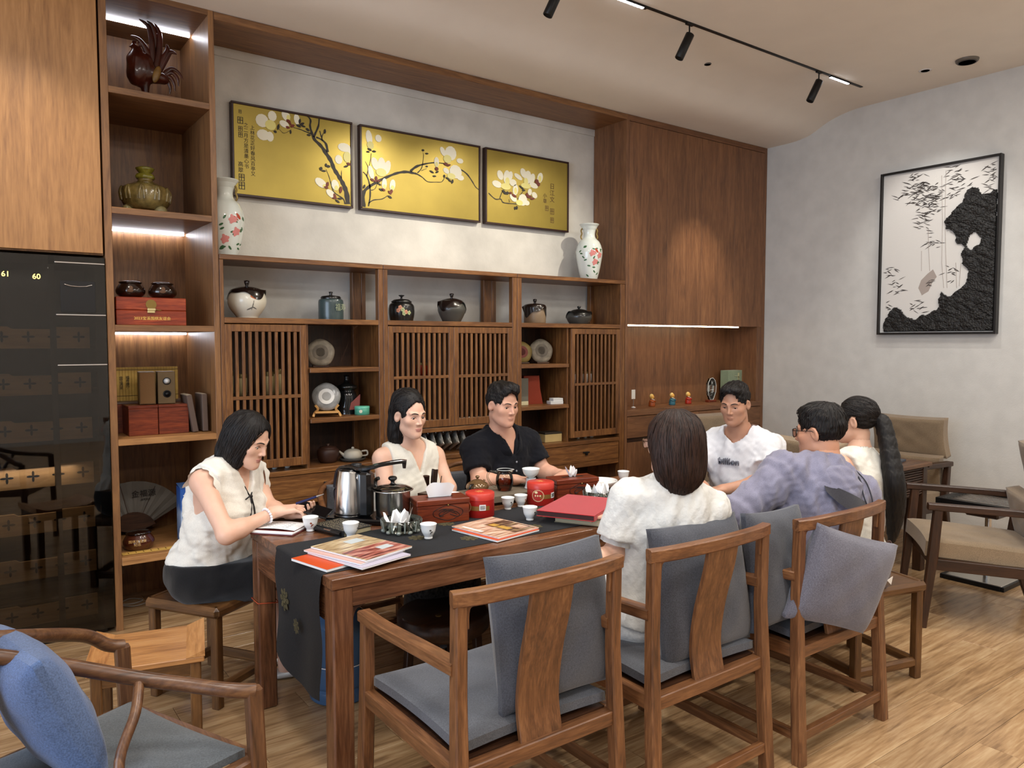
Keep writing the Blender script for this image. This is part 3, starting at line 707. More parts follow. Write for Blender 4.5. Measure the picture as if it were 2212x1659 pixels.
# ---- right side lounge: dark tea table, beige armchairs, metal side table
def lounge_chair(loc, rz, label, m=beige):
    t = thing('lounge_armchair', label, 'chair', loc, rz, 'upholstered lounge armchairs round the dark table')
    # faces +y; origin = centre on floor
    part('seat', m, t, lambda b: b.pillow((0, 0.0, 0.405), (0.56, 0.60, 0.13), Euler((R(4), 0, 0)).to_matrix(), p=0.25, edge=0.04))
    Mb = Euler((R(78), 0, 0)).to_matrix()
    part('backrest', m, t, lambda b: b.pillow((0, -0.345, 0.83), (0.56, 0.30, 0.10), Mb, p=0.2, edge=0.035)); part('backrest', m, t, lambda b: b.pillow((0, -0.288, 0.565), (0.56, 0.27, 0.10), Mb, p=0.2, edge=0.035))
    for s in (-1, 1):
        part('armrest', 'dark', t, lambda b: b.rib([(s*0.31, 0.30, 0.665), (s*0.31, -0.05, 0.655), (s*0.305, -0.33, 0.645)], 0.055, 0.035), axis=1)
        part('front_leg', 'dark', t, lambda b: b.rib([(s*0.315, 0.31, 0), (s*0.31, 0.27, 0.40), (s*0.31, 0.25, 0.655)], [0.035, 0.045, 0.042], [0.035, 0.05, 0.045], (0, 1, 0)), axis=2)
        part('rear_leg', 'dark', t, lambda b: b.rib([(s*0.30, -0.38, 0), (s*0.30, -0.27, 0.36), (s*0.305, -0.30, 0.64)], [0.035, 0.05, 0.04], [0.035, 0.055, 0.04], (0, 1, 0)), axis=2)
        part('seat_rail', 'dark', t, lambda b: b.bar((s*0.285, 0.26, 0.345), (s*0.285, -0.27, 0.325), 0.03, 0.06, 0.004))
    part('front_rail', 'dark', t, lambda b: b.box(-0.28, 0.28, 0.235, 0.265, 0.315, 0.37, 0.003), axis=0)
    part('rear_rail', 'dark', t, lambda b: b.box(-0.28, 0.28, -0.28, -0.25, 0.295, 0.35, 0.003), axis=0)
    return t
LC = [lounge_chair((4.64, 1.88, 0), 36, 'brown lounge armchair at the right edge in front of the dark table')]
LC.append(dup(LC[0], (5.62, 2.90, 0), 90, 'beige lounge armchair against the right wall behind the dark table'))
LC.append(dup(LC[0], (4.80, 3.62, 0), 172, 'beige lounge armchair by the lit cabinet behind the man in white'))
LC.append(dup(LC[0], (3.72, 2.62, 0), 84, 'brown lounge armchair under the man in the white printed shirt'))
dt = thing('dark_table', 'dark wooden table with ribbed drawer front by the right wall', 'table', (4.50, 2.42, 0))
part('top', 'chairbrown', dt, lambda b: b.box(0, 0.80, 0, 0.80, 0.715, 0.742, 0.003), axis=0)
part('side_bar', 'dark', dt, lambda b: b.box(0.80, 0.85, 0.02, 0.05, 0.70, 0.722, 0.003), axis=0)
for x in (0.02, 0.72):
    for y in (0.02, 0.72):
        part('leg', 'dark', dt, lambda b: b.box(x, x+0.06, y, y+0.06, 0, 0.715, 0.004), axis=2)
part('body', 'dark', dt, lambda b: b.box(0.04, 0.76, 0.035, 0.76, 0.52, 0.714, 0.001), axis=0)
dr_ = part('drawer', 'dark', dt, lambda b: b.box(0.09, 0.42, 0.018, 0.036, 0.45, 0.68, 0.002), axis=0)
for k in range(11):
    part('rib', 'dark', dt, lambda b: b.tube([(0.43, 0.03, 0.535+k*0.0165), (0.72, 0.03, 0.535+k*0.0165)], 0.007, 6), axis=0)
bkb = thing('picture_book', 'blue grey book lying on the dark table', 'book', (5.02, 2.62, 0.7425), 10)
part('cover', plain('slate_cover', '#3d4653', 0.4), bkb, lambda b: b.box(-0.14, 0.14, -0.11, 0.11, 0, 0.014, 0.001))
part('cover_print', plain('pale_print', '#9aa3a8', 0.5), bkb, lambda b: (b.prism([(-0.10, -0.05), (0.10, -0.01), (0.11, 0.01), (-0.08, -0.02)], lambda a, c, d: (a, c, d), 0.014, 0.0146), b.prism([(-0.10, 0.02), (0.08, 0.04), (0.10, 0.07), (-0.09, 0.05)], lambda a, c, d: (a, c, d), 0.014, 0.0146)))
steel = plain('steel', (0.62, 0.62, 0.60), 0.22, metal=1.0)
ms = thing('metal_stand', 'black slatted tray table on a square polished steel base', 'table', (5.42, 2.11, 0))
part('base_plate', steel, ms, lambda b: b.box(-0.22, 0.22, -0.17, 0.17, 0.012, 0.03, 0.003))
part('base_rim', black, ms, lambda b: (b.box(-0.235, 0.235, -0.19, -0.172, 0, 0.03, 0.002), b.box(-0.235, 0.235, 0.172, 0.19, 0, 0.03, 0.002), b.box(-0.238, -0.222, -0.17, 0.17, 0, 0.03, 0.002), b.box(0.222, 0.238, -0.17, 0.17, 0, 0.03, 0.002)))
part('column', steel, ms, lambda b: b.cyl((0, 0, 0.02), (0, 0, 0.50), 0.022, n=20))
part('burner_box', 'dark', ms, lambda b: b.box(-0.12, 0.12, -0.10, 0.10, 0.42, 0.49, 0.01), axis=0)
part('tray_frame', black, ms, lambda b: (b.box(-0.24, 0.24, -0.23, -0.20, 0.49, 0.53, 0.002), b.box(-0.24, 0.24, 0.20, 0.23, 0.49, 0.53, 0.002), b.box(-0.24, -0.21, -0.2, 0.2, 0.49, 0.53, 0.002), b.box(0.21, 0.24, -0.2, 0.2, 0.49, 0.53, 0.002)))
for k in range(9):
    part('slat', steel, ms, lambda b: b.box(-0.19 + k*0.045, -0.17 + k*0.045, -0.2, 0.2, 0.505, 0.513, 0.001))
# ================================================================ signed distance modelling (bodies, hair, clothes)
def sd_rc(p, a, b, r1, r2):
    a = np.asarray(a, np.float32); b = np.asarray(b, np.float32); ba = b - a; L = float(ba @ ba)
    t = np.clip((p - a) @ ba / max(L, 1e-9), 0, 1)
    d = p - a - t[:, None] * ba
    return np.sqrt((d * d).sum(1)) - (r1 + (r2 - r1) * t)
def sd_el(p, c, r, M=None):
    q = p - np.asarray(c, np.float32)
    if M is not None: q = q @ np.asarray(M, np.float32)      # columns = axes
    r = np.asarray(r, np.float32)
    k0 = np.sqrt(((q / r) ** 2).sum(1)); k1 = np.sqrt(((q / (r * r)) ** 2).sum(1))
    return k0 * (k0 - 1) / np.maximum(k1, 1e-6)
def sd_box(p, c, h, rd, M=None):
    q = p - np.asarray(c, np.float32)
    if M is not None: q = q @ np.asarray(M, np.float32)
    q = np.abs(q) - (np.asarray(h, np.float32) - rd)
    return np.sqrt((np.maximum(q, 0) ** 2).sum(1)) + np.minimum(q.max(1), 0) - rd
def smin(a, b, k):
    h = np.maximum(k - np.abs(a - b), 0) / k
    return np.minimum(a, b) - h * h * k * 0.25
def smax(a, b, k): return -smin(-a, -b, k)
def sun(k, *ds):
    r = ds[0]
    for d in ds[1:]: r = smin(r, d, k)
    return r
def wrinkle(p, amp, wl, seed, stretch=(1, 1, 1)):
    g = np.random.default_rng(seed); out = np.zeros(len(p), np.float32); q = p * np.asarray(stretch, np.float32)
    for i in range(4):
        k = g.normal(size=3); k = k / np.linalg.norm(k) * (2 * math.pi / (wl * g.uniform(0.7, 1.5)))
        k2 = g.normal(size=3); k2 = k2 / np.linalg.norm(k2) * (2 * math.pi / (wl * 2.2))
        out += np.sin(q @ k.astype(np.float32) + 1.6 * np.sin(q @ k2.astype(np.float32) + g.uniform(0, 6)) + g.uniform(0, 6))
    return out * (amp / 3)
def snet(fn, lo, hi, h):
    lo = np.asarray(lo, np.float32); n = np.maximum(np.ceil((np.asarray(hi) - lo) / h).astype(int) + 1, 3)
    X = np.stack(np.meshgrid(*[lo[i] + h * np.arange(n[i], dtype=np.float32) for i in range(3)], indexing='ij'), -1).reshape(-1, 3)
    F = np.concatenate([fn(X[i:i+400000]) for i in range(0, len(X), 400000)]).reshape(n).astype(np.float32)
    s = F < 0
    cnt = np.zeros(tuple(n - 1), np.int8); co = [(i, j, k) for i in (0, 1) for j in (0, 1) for k in (0, 1)]
    def cs(A, o): return A[o[0]:n[0]-1+o[0], o[1]:n[1]-1+o[1], o[2]:n[2]-1+o[2]]
    for o in co: cnt += cs(s, o)
    act = (cnt > 0) & (cnt < 8)
    idx = -np.ones(tuple(n - 1), np.int64); ids = np.argwhere(act); idx[act] = np.arange(len(ids))
    vals = {o: cs(F, o)[act] for o in co}
    pos = np.zeros((len(ids), 3), np.float64); num = np.zeros(len(ids))
    for a in range(3):
        for o in co:
            if o[a]: continue
            o2 = list(o); o2[a] = 1; f0, f1 = vals[o], vals[tuple(o2)]
            m = (f0 < 0) != (f1 < 0); t = np.where(m, f0 / np.where(m, f0 - f1, 1), 0)
            q = np.zeros((len(ids), 3)); q[:] = o; q[:, a] = t
            pos[m] += q[m]; num[m] += 1
    V = lo + h * (ids + pos / num[:, None])
    Fs = []
    for a in range(3):
        b, c = (a + 1) % 3, (a + 2) % 3
        sl0 = [slice(1, n[i]-1) for i in range(3)]; sl0[a] = slice(0, n[a]-1); sl1 = list(sl0); sl1[a] = slice(1, n[a])
        s0, s1 = s[tuple(sl0)], s[tuple(sl1)]; m = s0 != s1
        e = np.argwhere(m) + np.array([1 if i != a else 0 for i in range(3)])
        if not len(e): continue
        fl_ = s0[m]
        def ci(db, dc):
            q = e.copy(); q[:, b] += db; q[:, c] += dc; return idx[q[:, 0], q[:, 1], q[:, 2]]
        Q = np.stack([ci(-1, -1), ci(0, -1), ci(0, 0), ci(-1, 0)], 1)
        Q[~fl_] = Q[~fl_][:, ::-1]; Fs.append(Q)
    Q = np.concatenate(Fs) if Fs else np.zeros((0, 4), int)
    return V, Q[(Q >= 0).all(1)]
def mesh_np(name, pieces, mats, parent=None, attrs=None, smooth=True):
    V = np.concatenate([p[0] for p in pieces]); k = 0; Fq = []
    for p in pieces: Fq.append(p[1] + k); k += len(p[0])
    Fq = np.concatenate(Fq).astype(np.int32)
    me = bpy.data.meshes.new(name); me.vertices.add(len(V)); me.vertices.foreach_set('co', V.astype(np.float32).ravel())
    me.loops.add(Fq.size); me.loops.foreach_set('vertex_index', Fq.ravel())
    me.polygons.add(len(Fq)); me.polygons.foreach_set('loop_start', np.arange(0, Fq.size, 4, dtype=np.int32))
    me.polygons.foreach_set('use_smooth', np.ones(len(Fq), bool) if smooth else np.zeros(len(Fq), bool))
    me.update(calc_edges=True); me.validate()
    for nm, arr in (attrs or {}).items():
        a = me.attributes.new(nm, 'FLOAT', 'POINT'); a.data.foreach_set('value', np.asarray(arr, np.float32))
    for m in (mats if isinstance(mats, (list, tuple)) else [mats]): me.materials.append(m)
    o = link(bpy.data.objects.new(name, me))
    if parent: o.parent = parent
    return o
PAINT = {"p1":[[[[479,570,11],[505,539,12],[501,502,13],[512,460,16],[530,419,19],[573,385,22],[608,342,26],[643,295,26],[662,249,26],[690,211,26],[714,176,27],[734,141,30],[750,97,33],[759,26,35]],[[564,567,7],[559,512,11],[535,456,13],[527,433,15]],[[542,435,10],[577,426,10],[609,401,15],[620,351,18]],[[567,480,6],[574,455,7],[585,420,8]],[[606,490,4],[586,457,5],[582,434,5]],[[508,452,8],[469,460,6],[431,469,5],[394,473,3],[372,495,3]],[[375,456,3],[329,427,3],[297,447,3]],[[737,24,8],[725,57,8],[660,95,6],[641,145,5],[626,195,4],[606,237,3]],[[714,191,7],[715,222,5],[716,244,2]]],[[[189,482,41,41,0],[254,521,28,32,0],[194,395,40,34,0],[237,391,24,31,0]],[[342,540,26,37,-25],[330,484,32,21,20],[413,529,19,34,-5]],[[737,398,46,29,0],[768,373,20,38,0],[696,313,26,30,0]],[[569,144,44,27,30],[669,141,26,36,-15],[638,81,38,21,35]]],[[242,463,35,32,0],[357,528,12,18,0],[757,337,28,36,0],[597,125,17,14,0],[677,123,13,17,0]],[[357,507,16,10,20],[383,481,16,9,-30],[352,467,14,8,10],[368,494,12,7,60],[613,138,11,20,20],[708,115,11,24,10],[664,69,10,18,-20],[605,118,17,8,10],[769,293,18,9,10],[664,55,19,7,0]],[[447,504,18,8,-30],[424,488,17,8,20],[432,519,8,17,10],[485,474,15,8,30],[492,441,14,7,0],[291,459,8,19,10],[271,427,11,8,20],[371,441,6,13,0],[455,491,16,6,10],[571,236,11,13,20],[623,258,14,9,0],[590,224,16,6,0],[684,37,18,7,30],[702,56,18,7,0],[748,275,17,7,-20],[607,264,8,12,0],[602,482,8,15,0]]],"p2":[[[[15,20,44],[23,109,25],[57,153,20],[131,203,20],[206,245,17],[283,281,16],[352,298,18],[412,297,15],[439,294,11],[483,277,7],[527,251,6],[600,257,5],[646,266,5],[674,309,4]],[[386,306,16],[430,343,17],[493,370,11],[583,394,8],[674,399,6]],[[811,374,8],[863,349,10],[911,299,8],[941,262,6],[972,245,6]],[[443,302,7],[479,345,6],[493,424,4],[489,454,2]],[[60,28,8],[73,100,11],[70,173,10],[50,229,9],[22,255,6]],[[67,301,3],[77,336,4],[84,388,4]],[[50,229,6],[59,289,4],[39,327,3]],[[60,47,8],[97,73,7],[163,88,6],[205,115,5]],[[81,138,6],[110,152,4],[130,195,4]],[[474,322,4],[519,343,3]]],[[[69,492,24,50,-8],[139,497,24,25,0]],[[112,322,26,44,-20],[161,318,30,54,0],[203,308,25,52,18],[81,259,20,46,-15]],[[181,194,19,39,5]],[[244,193,22,40,10]],[[721,480,49,52,10],[655,484,20,35,-30],[801,436,29,19,0]],[[601,401,20,36,0]],[[763,352,53,49,10],[682,349,27,19,30],[805,314,31,20,0]]],[[78,442,26,26,0],[157,269,40,28,0],[181,175,11,15,0],[244,175,13,16,0],[693,435,34,30,0],[601,385,13,16,0],[725,315,36,22,0]],[[90,209,17,9,20],[119,223,10,16,0],[137,209,17,7,-20],[679,396,22,11,10],[702,391,19,8,-20],[601,352,16,14,0],[172,152,17,9,20],[222,139,17,9,40],[235,148,10,15,10],[111,204,16,7,0]],[[72,412,17,7,20],[105,404,16,7,0],[60,395,13,6,0],[560,325,20,7,20],[605,330,15,7,-30],[711,282,17,7,30],[734,277,10,16,20],[222,108,18,8,25],[155,150,17,7,20],[519,358,11,6,0],[489,468,11,8,0],[520,449,14,6,0],[665,308,9,11,0],[692,295,17,6,20],[582,297,15,6,0],[29,157,8,15,20],[143,186,15,6,20]]],"p3":[[[[30,231,8],[92,193,8],[144,198,7],[164,176,8],[216,173,7],[300,178,6]],[[133,201,6],[159,258,6],[180,277,4]],[[227,183,5],[221,207,3]],[[306,216,4],[343,263,5],[375,300,4]]],[[[139,380,28,38,-25],[201,371,31,55,5],[232,383,23,41,20],[108,308,46,26,10],[260,337,34,27,0]],[[362,424,28,39,-30],[311,389,43,18,25],[405,397,35,53,10],[449,390,26,45,20],[464,340,44,22,10]],[[528,408,27,43,20]],[[284,285,26,43,10]],[[263,220,38,23,35],[356,215,43,46,15],[395,196,28,20,0]],[[426,285,20,27,10]],[[473,265,29,23,30]]],[[190,299,48,25,0],[386,328,50,22,0],[526,399,15,25,0],[284,277,15,25,0],[322,189,34,22,0],[206,338,21,33,0],[386,361,21,29,0]],[[495,374,22,19,30],[511,355,18,17,0],[269,237,27,11,20],[418,246,29,12,0],[453,234,24,8,-10],[397,260,13,15,0],[237,255,15,9,0]],[[175,256,24,10,30],[206,251,14,13,0],[190,245,21,7,0],[279,142,9,13,0],[298,148,9,15,0],[343,309,28,7,30],[364,290,18,6,0]]],"rock":[[10,1062],[32,1066],[59,1033],[94,1045],[117,1042],[153,1091],[195,1108],[229,1078],[257,1019],[291,961],[339,936],[363,894],[387,858],[378,792],[348,802],[317,785],[302,707],[283,673],[253,682],[240,649],[256,600],[248,535],[211,481],[203,417],[231,361],[296,307],[326,289],[370,298],[383,331],[410,300],[411,221],[429,183],[505,145],[557,140],[596,107],[650,136],[706,192],[741,221],[782,202],[809,147],[843,113],[854,2],[-17,-6]],"hole":[[195,733],[160,757],[120,706],[126,669],[165,654],[183,625],[216,666],[205,696]],"stems":[[[384,1257],[383,935],[367,610],[349,349]],[[416,1224],[399,873],[395,547],[374,350]],[[506,820],[497,648],[483,489]],[[552,654],[548,494]],[[291,539],[279,345]],[[254,536],[261,357]]],"clus":[[614,1192,107,46],[559,1091,119,60],[504,991,105,40],[540,890,92,22],[470,1116,90,22],[300,1229,86,22],[225,1141,48,10],[65,1200,57,18],[56,1112,58,16],[319,1080,75,14],[458,723,77,14],[784,497,56,12],[739,385,69,14],[559,214,67,14],[818,224,42,6],[487,410,39,6],[312,450,87,10],[719,1115,54,8]]}
# ================================================================ PICTURES
frm = plain('frame_dark_red', '#2c0f0a', 0.35)
gold = plain('gold_leaf', (0.33, 0.25, 0.05), 0.36, metal=0.55, var=0.07, vs=6)
ink = plain('ink', '#160d08', 0.5); pearl = plain('shell_white', (0.82, 0.80, 0.64), 0.35); yel = plain('shell_yellow', (0.78, 0.72, 0.24), 0.4)
sepal = plain('sepal_red', '#6b2210', 0.5); leafd = plain('leaf_dark', '#1d160d', 0.5)
def ellp(cx, cz, rx, rz, an, n=12, point=False):
    a = R(-an); out = []
    for k in range(n):
        t = 2*math.pi*k/n; x, z = rx*math.cos(t), rz*math.sin(t)
        if point: z *= (1 - 0.5*abs(math.cos(t))**3)
        out.append((cx + x*math.cos(a) - z*math.sin(a), cz + x*math.sin(a) + z*math.cos(a)))
    return out
def magnolia(key, x0, x1, label):
    t = thing('magnolia_painting', label, 'painting', (x0, Yw, 2.45), 0, 'three gold magnolia paintings')
    W, H = x1 - x0, 0.572
    part('frame', frm, t, lambda b: (b.box(0, W, -0.045, 0, 0, 0.014, 0.002), b.box(0, W, -0.045, 0, H-0.014, H, 0.002), b.box(0, 0.014, -0.045, 0, 0.014, H-0.014, 0.002), b.box(W-0.014, W, -0.045, 0, 0.014, H-0.014, 0.002)))
    part('gold_panel', gold, t, lambda b: b.box(0.014, W-0.014, -0.038, -0.005, 0.014, H-0.014, 0))
    br, fl_, ye, se, le = PAINT[key]; Y = -0.0382
    cl = lambda x, z: (min(max(x, 0.015), W-0.015), min(max(z, 0.015), H-0.015))
    for l in br:
        pts = cat_rom([(x/1000, z/1000, w/1000) for x, z, w in l], 4)
        def f(b):
            L, Rr = [], []
            for i, p in enumerate(pts):
                q = pts[min(i+1, len(pts)-1)] - pts[max(i-1, 0)]; d = Vector((q.x, q.y)).normalized(); n = Vector((-d.y, d.x))
                h = p.z * 0.5 * (1 + 0.15*math.sin(i*1.7)); L.append(cl(p.x + n.x*h, p.y + n.y*h)); Rr.append(cl(p.x - n.x*h, p.y - n.y*h))
            m = len(L); vs = [(x, Y - 0.0012, z) for x, z in L] + [(x, Y - 0.0012, z) for x, z in Rr]
            b.add(vs, [(i, i+1, m+i+1, m+i) for i in range(m-1)])
        part('branch', ink, t, f, recalc=False)
    dd = [0]
    def shapes(name, mat, lst, dy, pt=False):
        def f(b):
            for e in lst:
                dd[0] += 1; dz = dy + (dd[0] % 7) * 0.00012
                pl = [cl(*q) for q in ellp(e[0]/1000, e[1]/1000, e[2]/1000, e[3]/1000, e[4], 12, pt)]
                b.prism(pl, lambda a, c, d: (a, d, c), Y, Y - dz)
        return part(name, mat, t, f)
    for g in fl_: shapes('magnolia_flower', pearl, g, 0.0022)
    for e in ye: shapes('flower_heart', yel, [e], 0.0032)
    for e in se: shapes('sepal', sepal, [e], 0.0042, True)
    for e in le: shapes('leaf', leafd, [e], 0.0036, True)
    return t
P1 = magnolia('p1', 1.412, 2.208, 'left gold painting of a magnolia branch with columns of calligraphy')
P2 = magnolia('p2', 2.262, 3.245, 'wide middle gold painting of arching magnolia bough')
P3 = magnolia('p3', 3.290, 4.119, 'right gold painting of a small magnolia cluster with faint seals')
def vtext(parent, txt, x, z, size, m, name='calligraphy'):
    lettering(name, '\n'.join(txt), size, m, parent, facing((x, -0.0392, z), (0, -1, 0)), 0.0004, lh=1.05)
vtext(P1, '上林花正好春风百亭又', 0.128, 0.285, 0.030, ink); vtext(P1, '之二月方是清墨心书', 0.088, 0.310, 0.030, ink); vtext(P1, '高翠', 0.052, 0.175, 0.034, ink)
ink2 = plain('ink_faded', '#5a3f12', 0.5)
vtext(P3, '日江文', 0.655, 0.30, 0.05, ink2); vtext(P3, '小章', 0.58, 0.25, 0.04, ink2)
def seal(parent, x, z, s, m):
    def f(b):
        b.box(x-s/2, x+s/2, -0.0388, -0.038, z-s*0.6, z-s*0.5, 0); b.box(x-s/2, x+s/2, -0.0388, -0.038, z+s*0.5, z+s*0.6, 0); b.box(x-s/2, x-s*0.38, -0.0388, -0.038, z-s*0.5, z+s*0.5, 0); b.box(x+s*0.38, x+s/2, -0.0388, -0.038, z-s*0.5, z+s*0.5, 0)
        b.box(x-s*0.1, x+s*0.02, -0.0388, -0.038, z-s*0.5, z+s*0.5, 0); b.box(x-s*0.38, x+s*0.38, -0.0388, -0.038, z-s*0.05, z+s*0.08, 0); b.box(x-s*0.3, x+s*0.3, -0.0388, -0.038, z+s*0.25, z+s*0.33, 0)
    part('seal', m, parent, f)
for x, z, s in ((0.055, 0.515, 0.018), (0.055, 0.462, 0.034), (0.055, 0.41, 0.026), (0.055, 0.374, 0.026), (0.057, 0.115, 0.036), (0.057, 0.065, 0.038)): seal(P1, x, z, s, ink)
for x, z, s in ((0.655, 0.155, 0.04), (0.655, 0.085, 0.036), (0.60, 0.175, 0.034)): seal(P3, x, z, s, ink2)
# bamboo and rock relief on the right wall
bp_ = thing('bamboo_relief', 'tall framed relief of grey bamboo and a jagged black rock on white', 'painting', (Xr, 2.44, 1.622))
PW, PH = 0.878, 1.30
part('backing', plain('white_board', (0.70, 0.68, 0.64), 0.85, bump=0.15, bs=90), bp_, lambda b: b.box(-0.034, -0.012, 0, PW, 0, PH, 0))
part('frame', plain('frame_black', '#141110', 0.4), bp_, lambda b: (b.box(-0.062, -0.008, -0.012, 0.004, -0.012, PH+0.012, 0.002), b.box(-0.062, -0.008, PW-0.004, PW+0.012, -0.012, PH+0.012, 0.002), b.box(-0.062, -0.008, 0.004, PW-0.004, -0.012, 0.004, 0.002), b.box(-0.062, -0.008, 0.004, PW-0.004, PH-0.004, PH+0.012, 0.002)))
part('standoff', black, bp_, lambda b: b.box(-0.012, -0.001, 0.1, PW-0.1, 0.1, PH-0.1, 0))
def inside(poly, X, Z):
    r = np.zeros(X.shape, bool); n = len(poly)
    for i in range(n):
        x0, z0 = poly[i]; x1, z1 = poly[i-1]
        c = ((z0 > Z) != (z1 > Z)) & (X < (x1-x0)*(Z-z0)/((z1-z0) or 1e-9) + x0); r ^= c
    return r
def rock(b):
    st_ = 0.0065; nx, nz = int(PW/st_), int(PH/st_)
    X, Z = np.meshgrid((np.arange(nx)+0.5)*st_, (np.arange(nz)+0.5)*st_, indexing='ij')
    p1 = [(a/1000, c/1000) for a, c in PAINT['rock']]; p2 = [(a/1000, c/1000) for a, c in PAINT['hole']]
    wx = X + 0.006*np.sin(70*Z) ; M = inside(p1, wx, Z + 0.005*np.sin(80*X)) & ~inside(p2, X, Z)
    M &= (X > 0.006) & (X < PW-0.006) & (Z > 0.006)
    P = np.stack([X.ravel(), Z.ravel(), 0*X.ravel()], 1).astype(np.float32)
    h = 0.010 + np.abs(wrinkle(P, 0.011, 0.09, 3, (0.6, 1.5, 1))) + np.abs(wrinkle(P, 0.006, 0.03, 5, (0.7, 1.6, 1))) + wrinkle(P, 0.002, 0.016, 6)
    h = np.clip(h, 0.003, 0.034).reshape(X.shape); E_ = M.copy()
    E_[1:-1, 1:-1] = M[1:-1, 1:-1] & M[:-2, 1:-1] & M[2:, 1:-1] & M[1:-1, :-2] & M[1:-1, 2:]
    h = np.where(E_, h, 0.0); I = -np.ones(X.shape, int); I[M] = np.arange(M.sum())
    vs = [(-0.034 - hh, x, z) for x, z, hh in zip(X[M], Z[M], h[M])]
    fs = []
    for i in range(nx-1):
        for j in range(nz-1):
            q = (I[i, j], I[i, j+1], I[i+1, j+1], I[i+1, j])
            if min(q) >= 0: fs.append(q)
    b.add(vs, fs, False)
part('rock_relief', plain('rock_black', '#1a1918', 0.55, var=0.35, vs=60), bp_, rock)
bam = plain('bamboo_grey', '#4c4642', 0.8); bam2 = plain('bamboo_pale', '#a79c94', 0.85)
bl = B(); rr = random.Random(4)
for (cx, cz, r, n) in PAINT['clus']:
    r = abs(r)/1000
    for k in range(n):
        a = rr.uniform(0, 6.28); q = r * math.sqrt(rr.random()) * 0.8
        x, z = cx/1000 + q*math.cos(a), cz/1000 + q*math.sin(a)*1.1
        d = rr.choice([1, -1]) ; an = rr.uniform(-0.7, 0.5) if d > 0 else math.pi + rr.uniform(-0.5, 0.7)
        L = rr.uniform(0.030, 0.068); w_ = rr.uniform(0.0022, 0.0045)
        pts = [(0, 0), (0.3*L, w_), (0.6*L, w_*0.8), (L, 0), (0.6*L, -w_*0.8), (0.3*L, -w_)]
        pl = [(x + u*math.cos(an) - v*math.sin(an), z + u*math.sin(an) + v*math.cos(an)) for u, v in pts]
        if all(0.008 < u < PW-0.008 and 0.008 < v < PH-0.008 for u, v in pl):
            bl.prism(pl, lambda u, v, e: (e, u, v), -0.034, -0.0352 - 0.0002*(k % 5))
o = bl.build('bamboo_leaves', bam, bp_); o['kind'] = 'stuff'
for l in PAINT['stems']:
    part('bamboo_stem', bam2, bp_, lambda b: b.tube([(-0.0343, y/1000, min(z/1000, PH-0.01)) for y, z in l], 0.0035, 6, flat=0.4))
part('pale_rock', bam2, bp_, lambda b: b.prism([(0.46, 0.40), (0.43, 0.44), (0.46, 0.50), (0.50, 0.47), (0.55, 0.42), (0.57, 0.36), (0.54, 0.30), (0.49, 0.33)], lambda u, v, e: (e, u, v), -0.034, -0.0346))
# ================================================================ DISPLAY SHELF OBJECTS
def vessel(name, label, cat, loc, prof, mat, lid=None, lidm=None, knob=None, group=None, n=32, wob=None, sx=1.0):
    t = thing(name, label, cat, loc, 0, group)
    part('body', mat, t, lambda b: b.lathe(prof, n=n, wob=wob, sx=sx, sy=sx))
    if lid:
        l = part('lid', lidm or mat, t, lambda b: b.lathe(lid, n=n))
        if knob: part('knob', lidm or mat, l, lambda b: b.lathe(knob, n=16))
    return t
def smooth_prof(pts, n=5):
    return [(max(p.x, 0), p.y) for p in cat_rom([(a, z, 0) for a, z in pts], n)]
def prof_r(prof, z):
    for (r0, z0), (r1, z1) in zip(prof, prof[1:]):
        if min(z0, z1) <= z <= max(z0, z1) and abs(z1-z0) > 1e-6: return r0 + (r1-r0)*(z-z0)/(z1-z0)
    return prof[0][0]
def decal(b, prof, th, z, rw, rh, an=0, off=0.0006, n=10):
    ctr = []
    for u, v in ellp(0, 0, rw, rh, an, n): 
        zz = z + v; r = prof_r(prof, zz) + off; a = th + u / max(r, 0.01); ctr.append((r*math.cos(a), r*math.sin(a), zz))
    r = prof_r(prof, z) + off*1.6; c = (r*math.cos(th), r*math.sin(th), z)
    b.add(ctr + [c], [(i, (i+1) % n, n) for i in range(n)], True)
CAMT = R(-118)   # azimuth facing the room
porc = plain('porcelain', (0.74, 0.80, 0.76), 0.12, coat=0.4); pink = plain('peony_pink', '#d98a86', 0.4); dgreen = plain('leaf_green', '#3f6a45', 0.4); brd = plain('bird_red', '#b8452a', 0.4); gilt = plain('gilt', '#8a7440', 0.35, metal=0.6)
vp = smooth_prof([(0.001, 0), (0.062, 0.0), (0.066, 0.01), (0.085, 0.08), (0.105, 0.19), (0.106, 0.25), (0.085, 0.31), (0.052, 0.345), (0.046, 0.38), (0.056, 0.42), (0.076, 0.447), (0.080, 0.452), (0.074, 0.452), (0.045, 0.40), (0.001, 0.39)], 5)
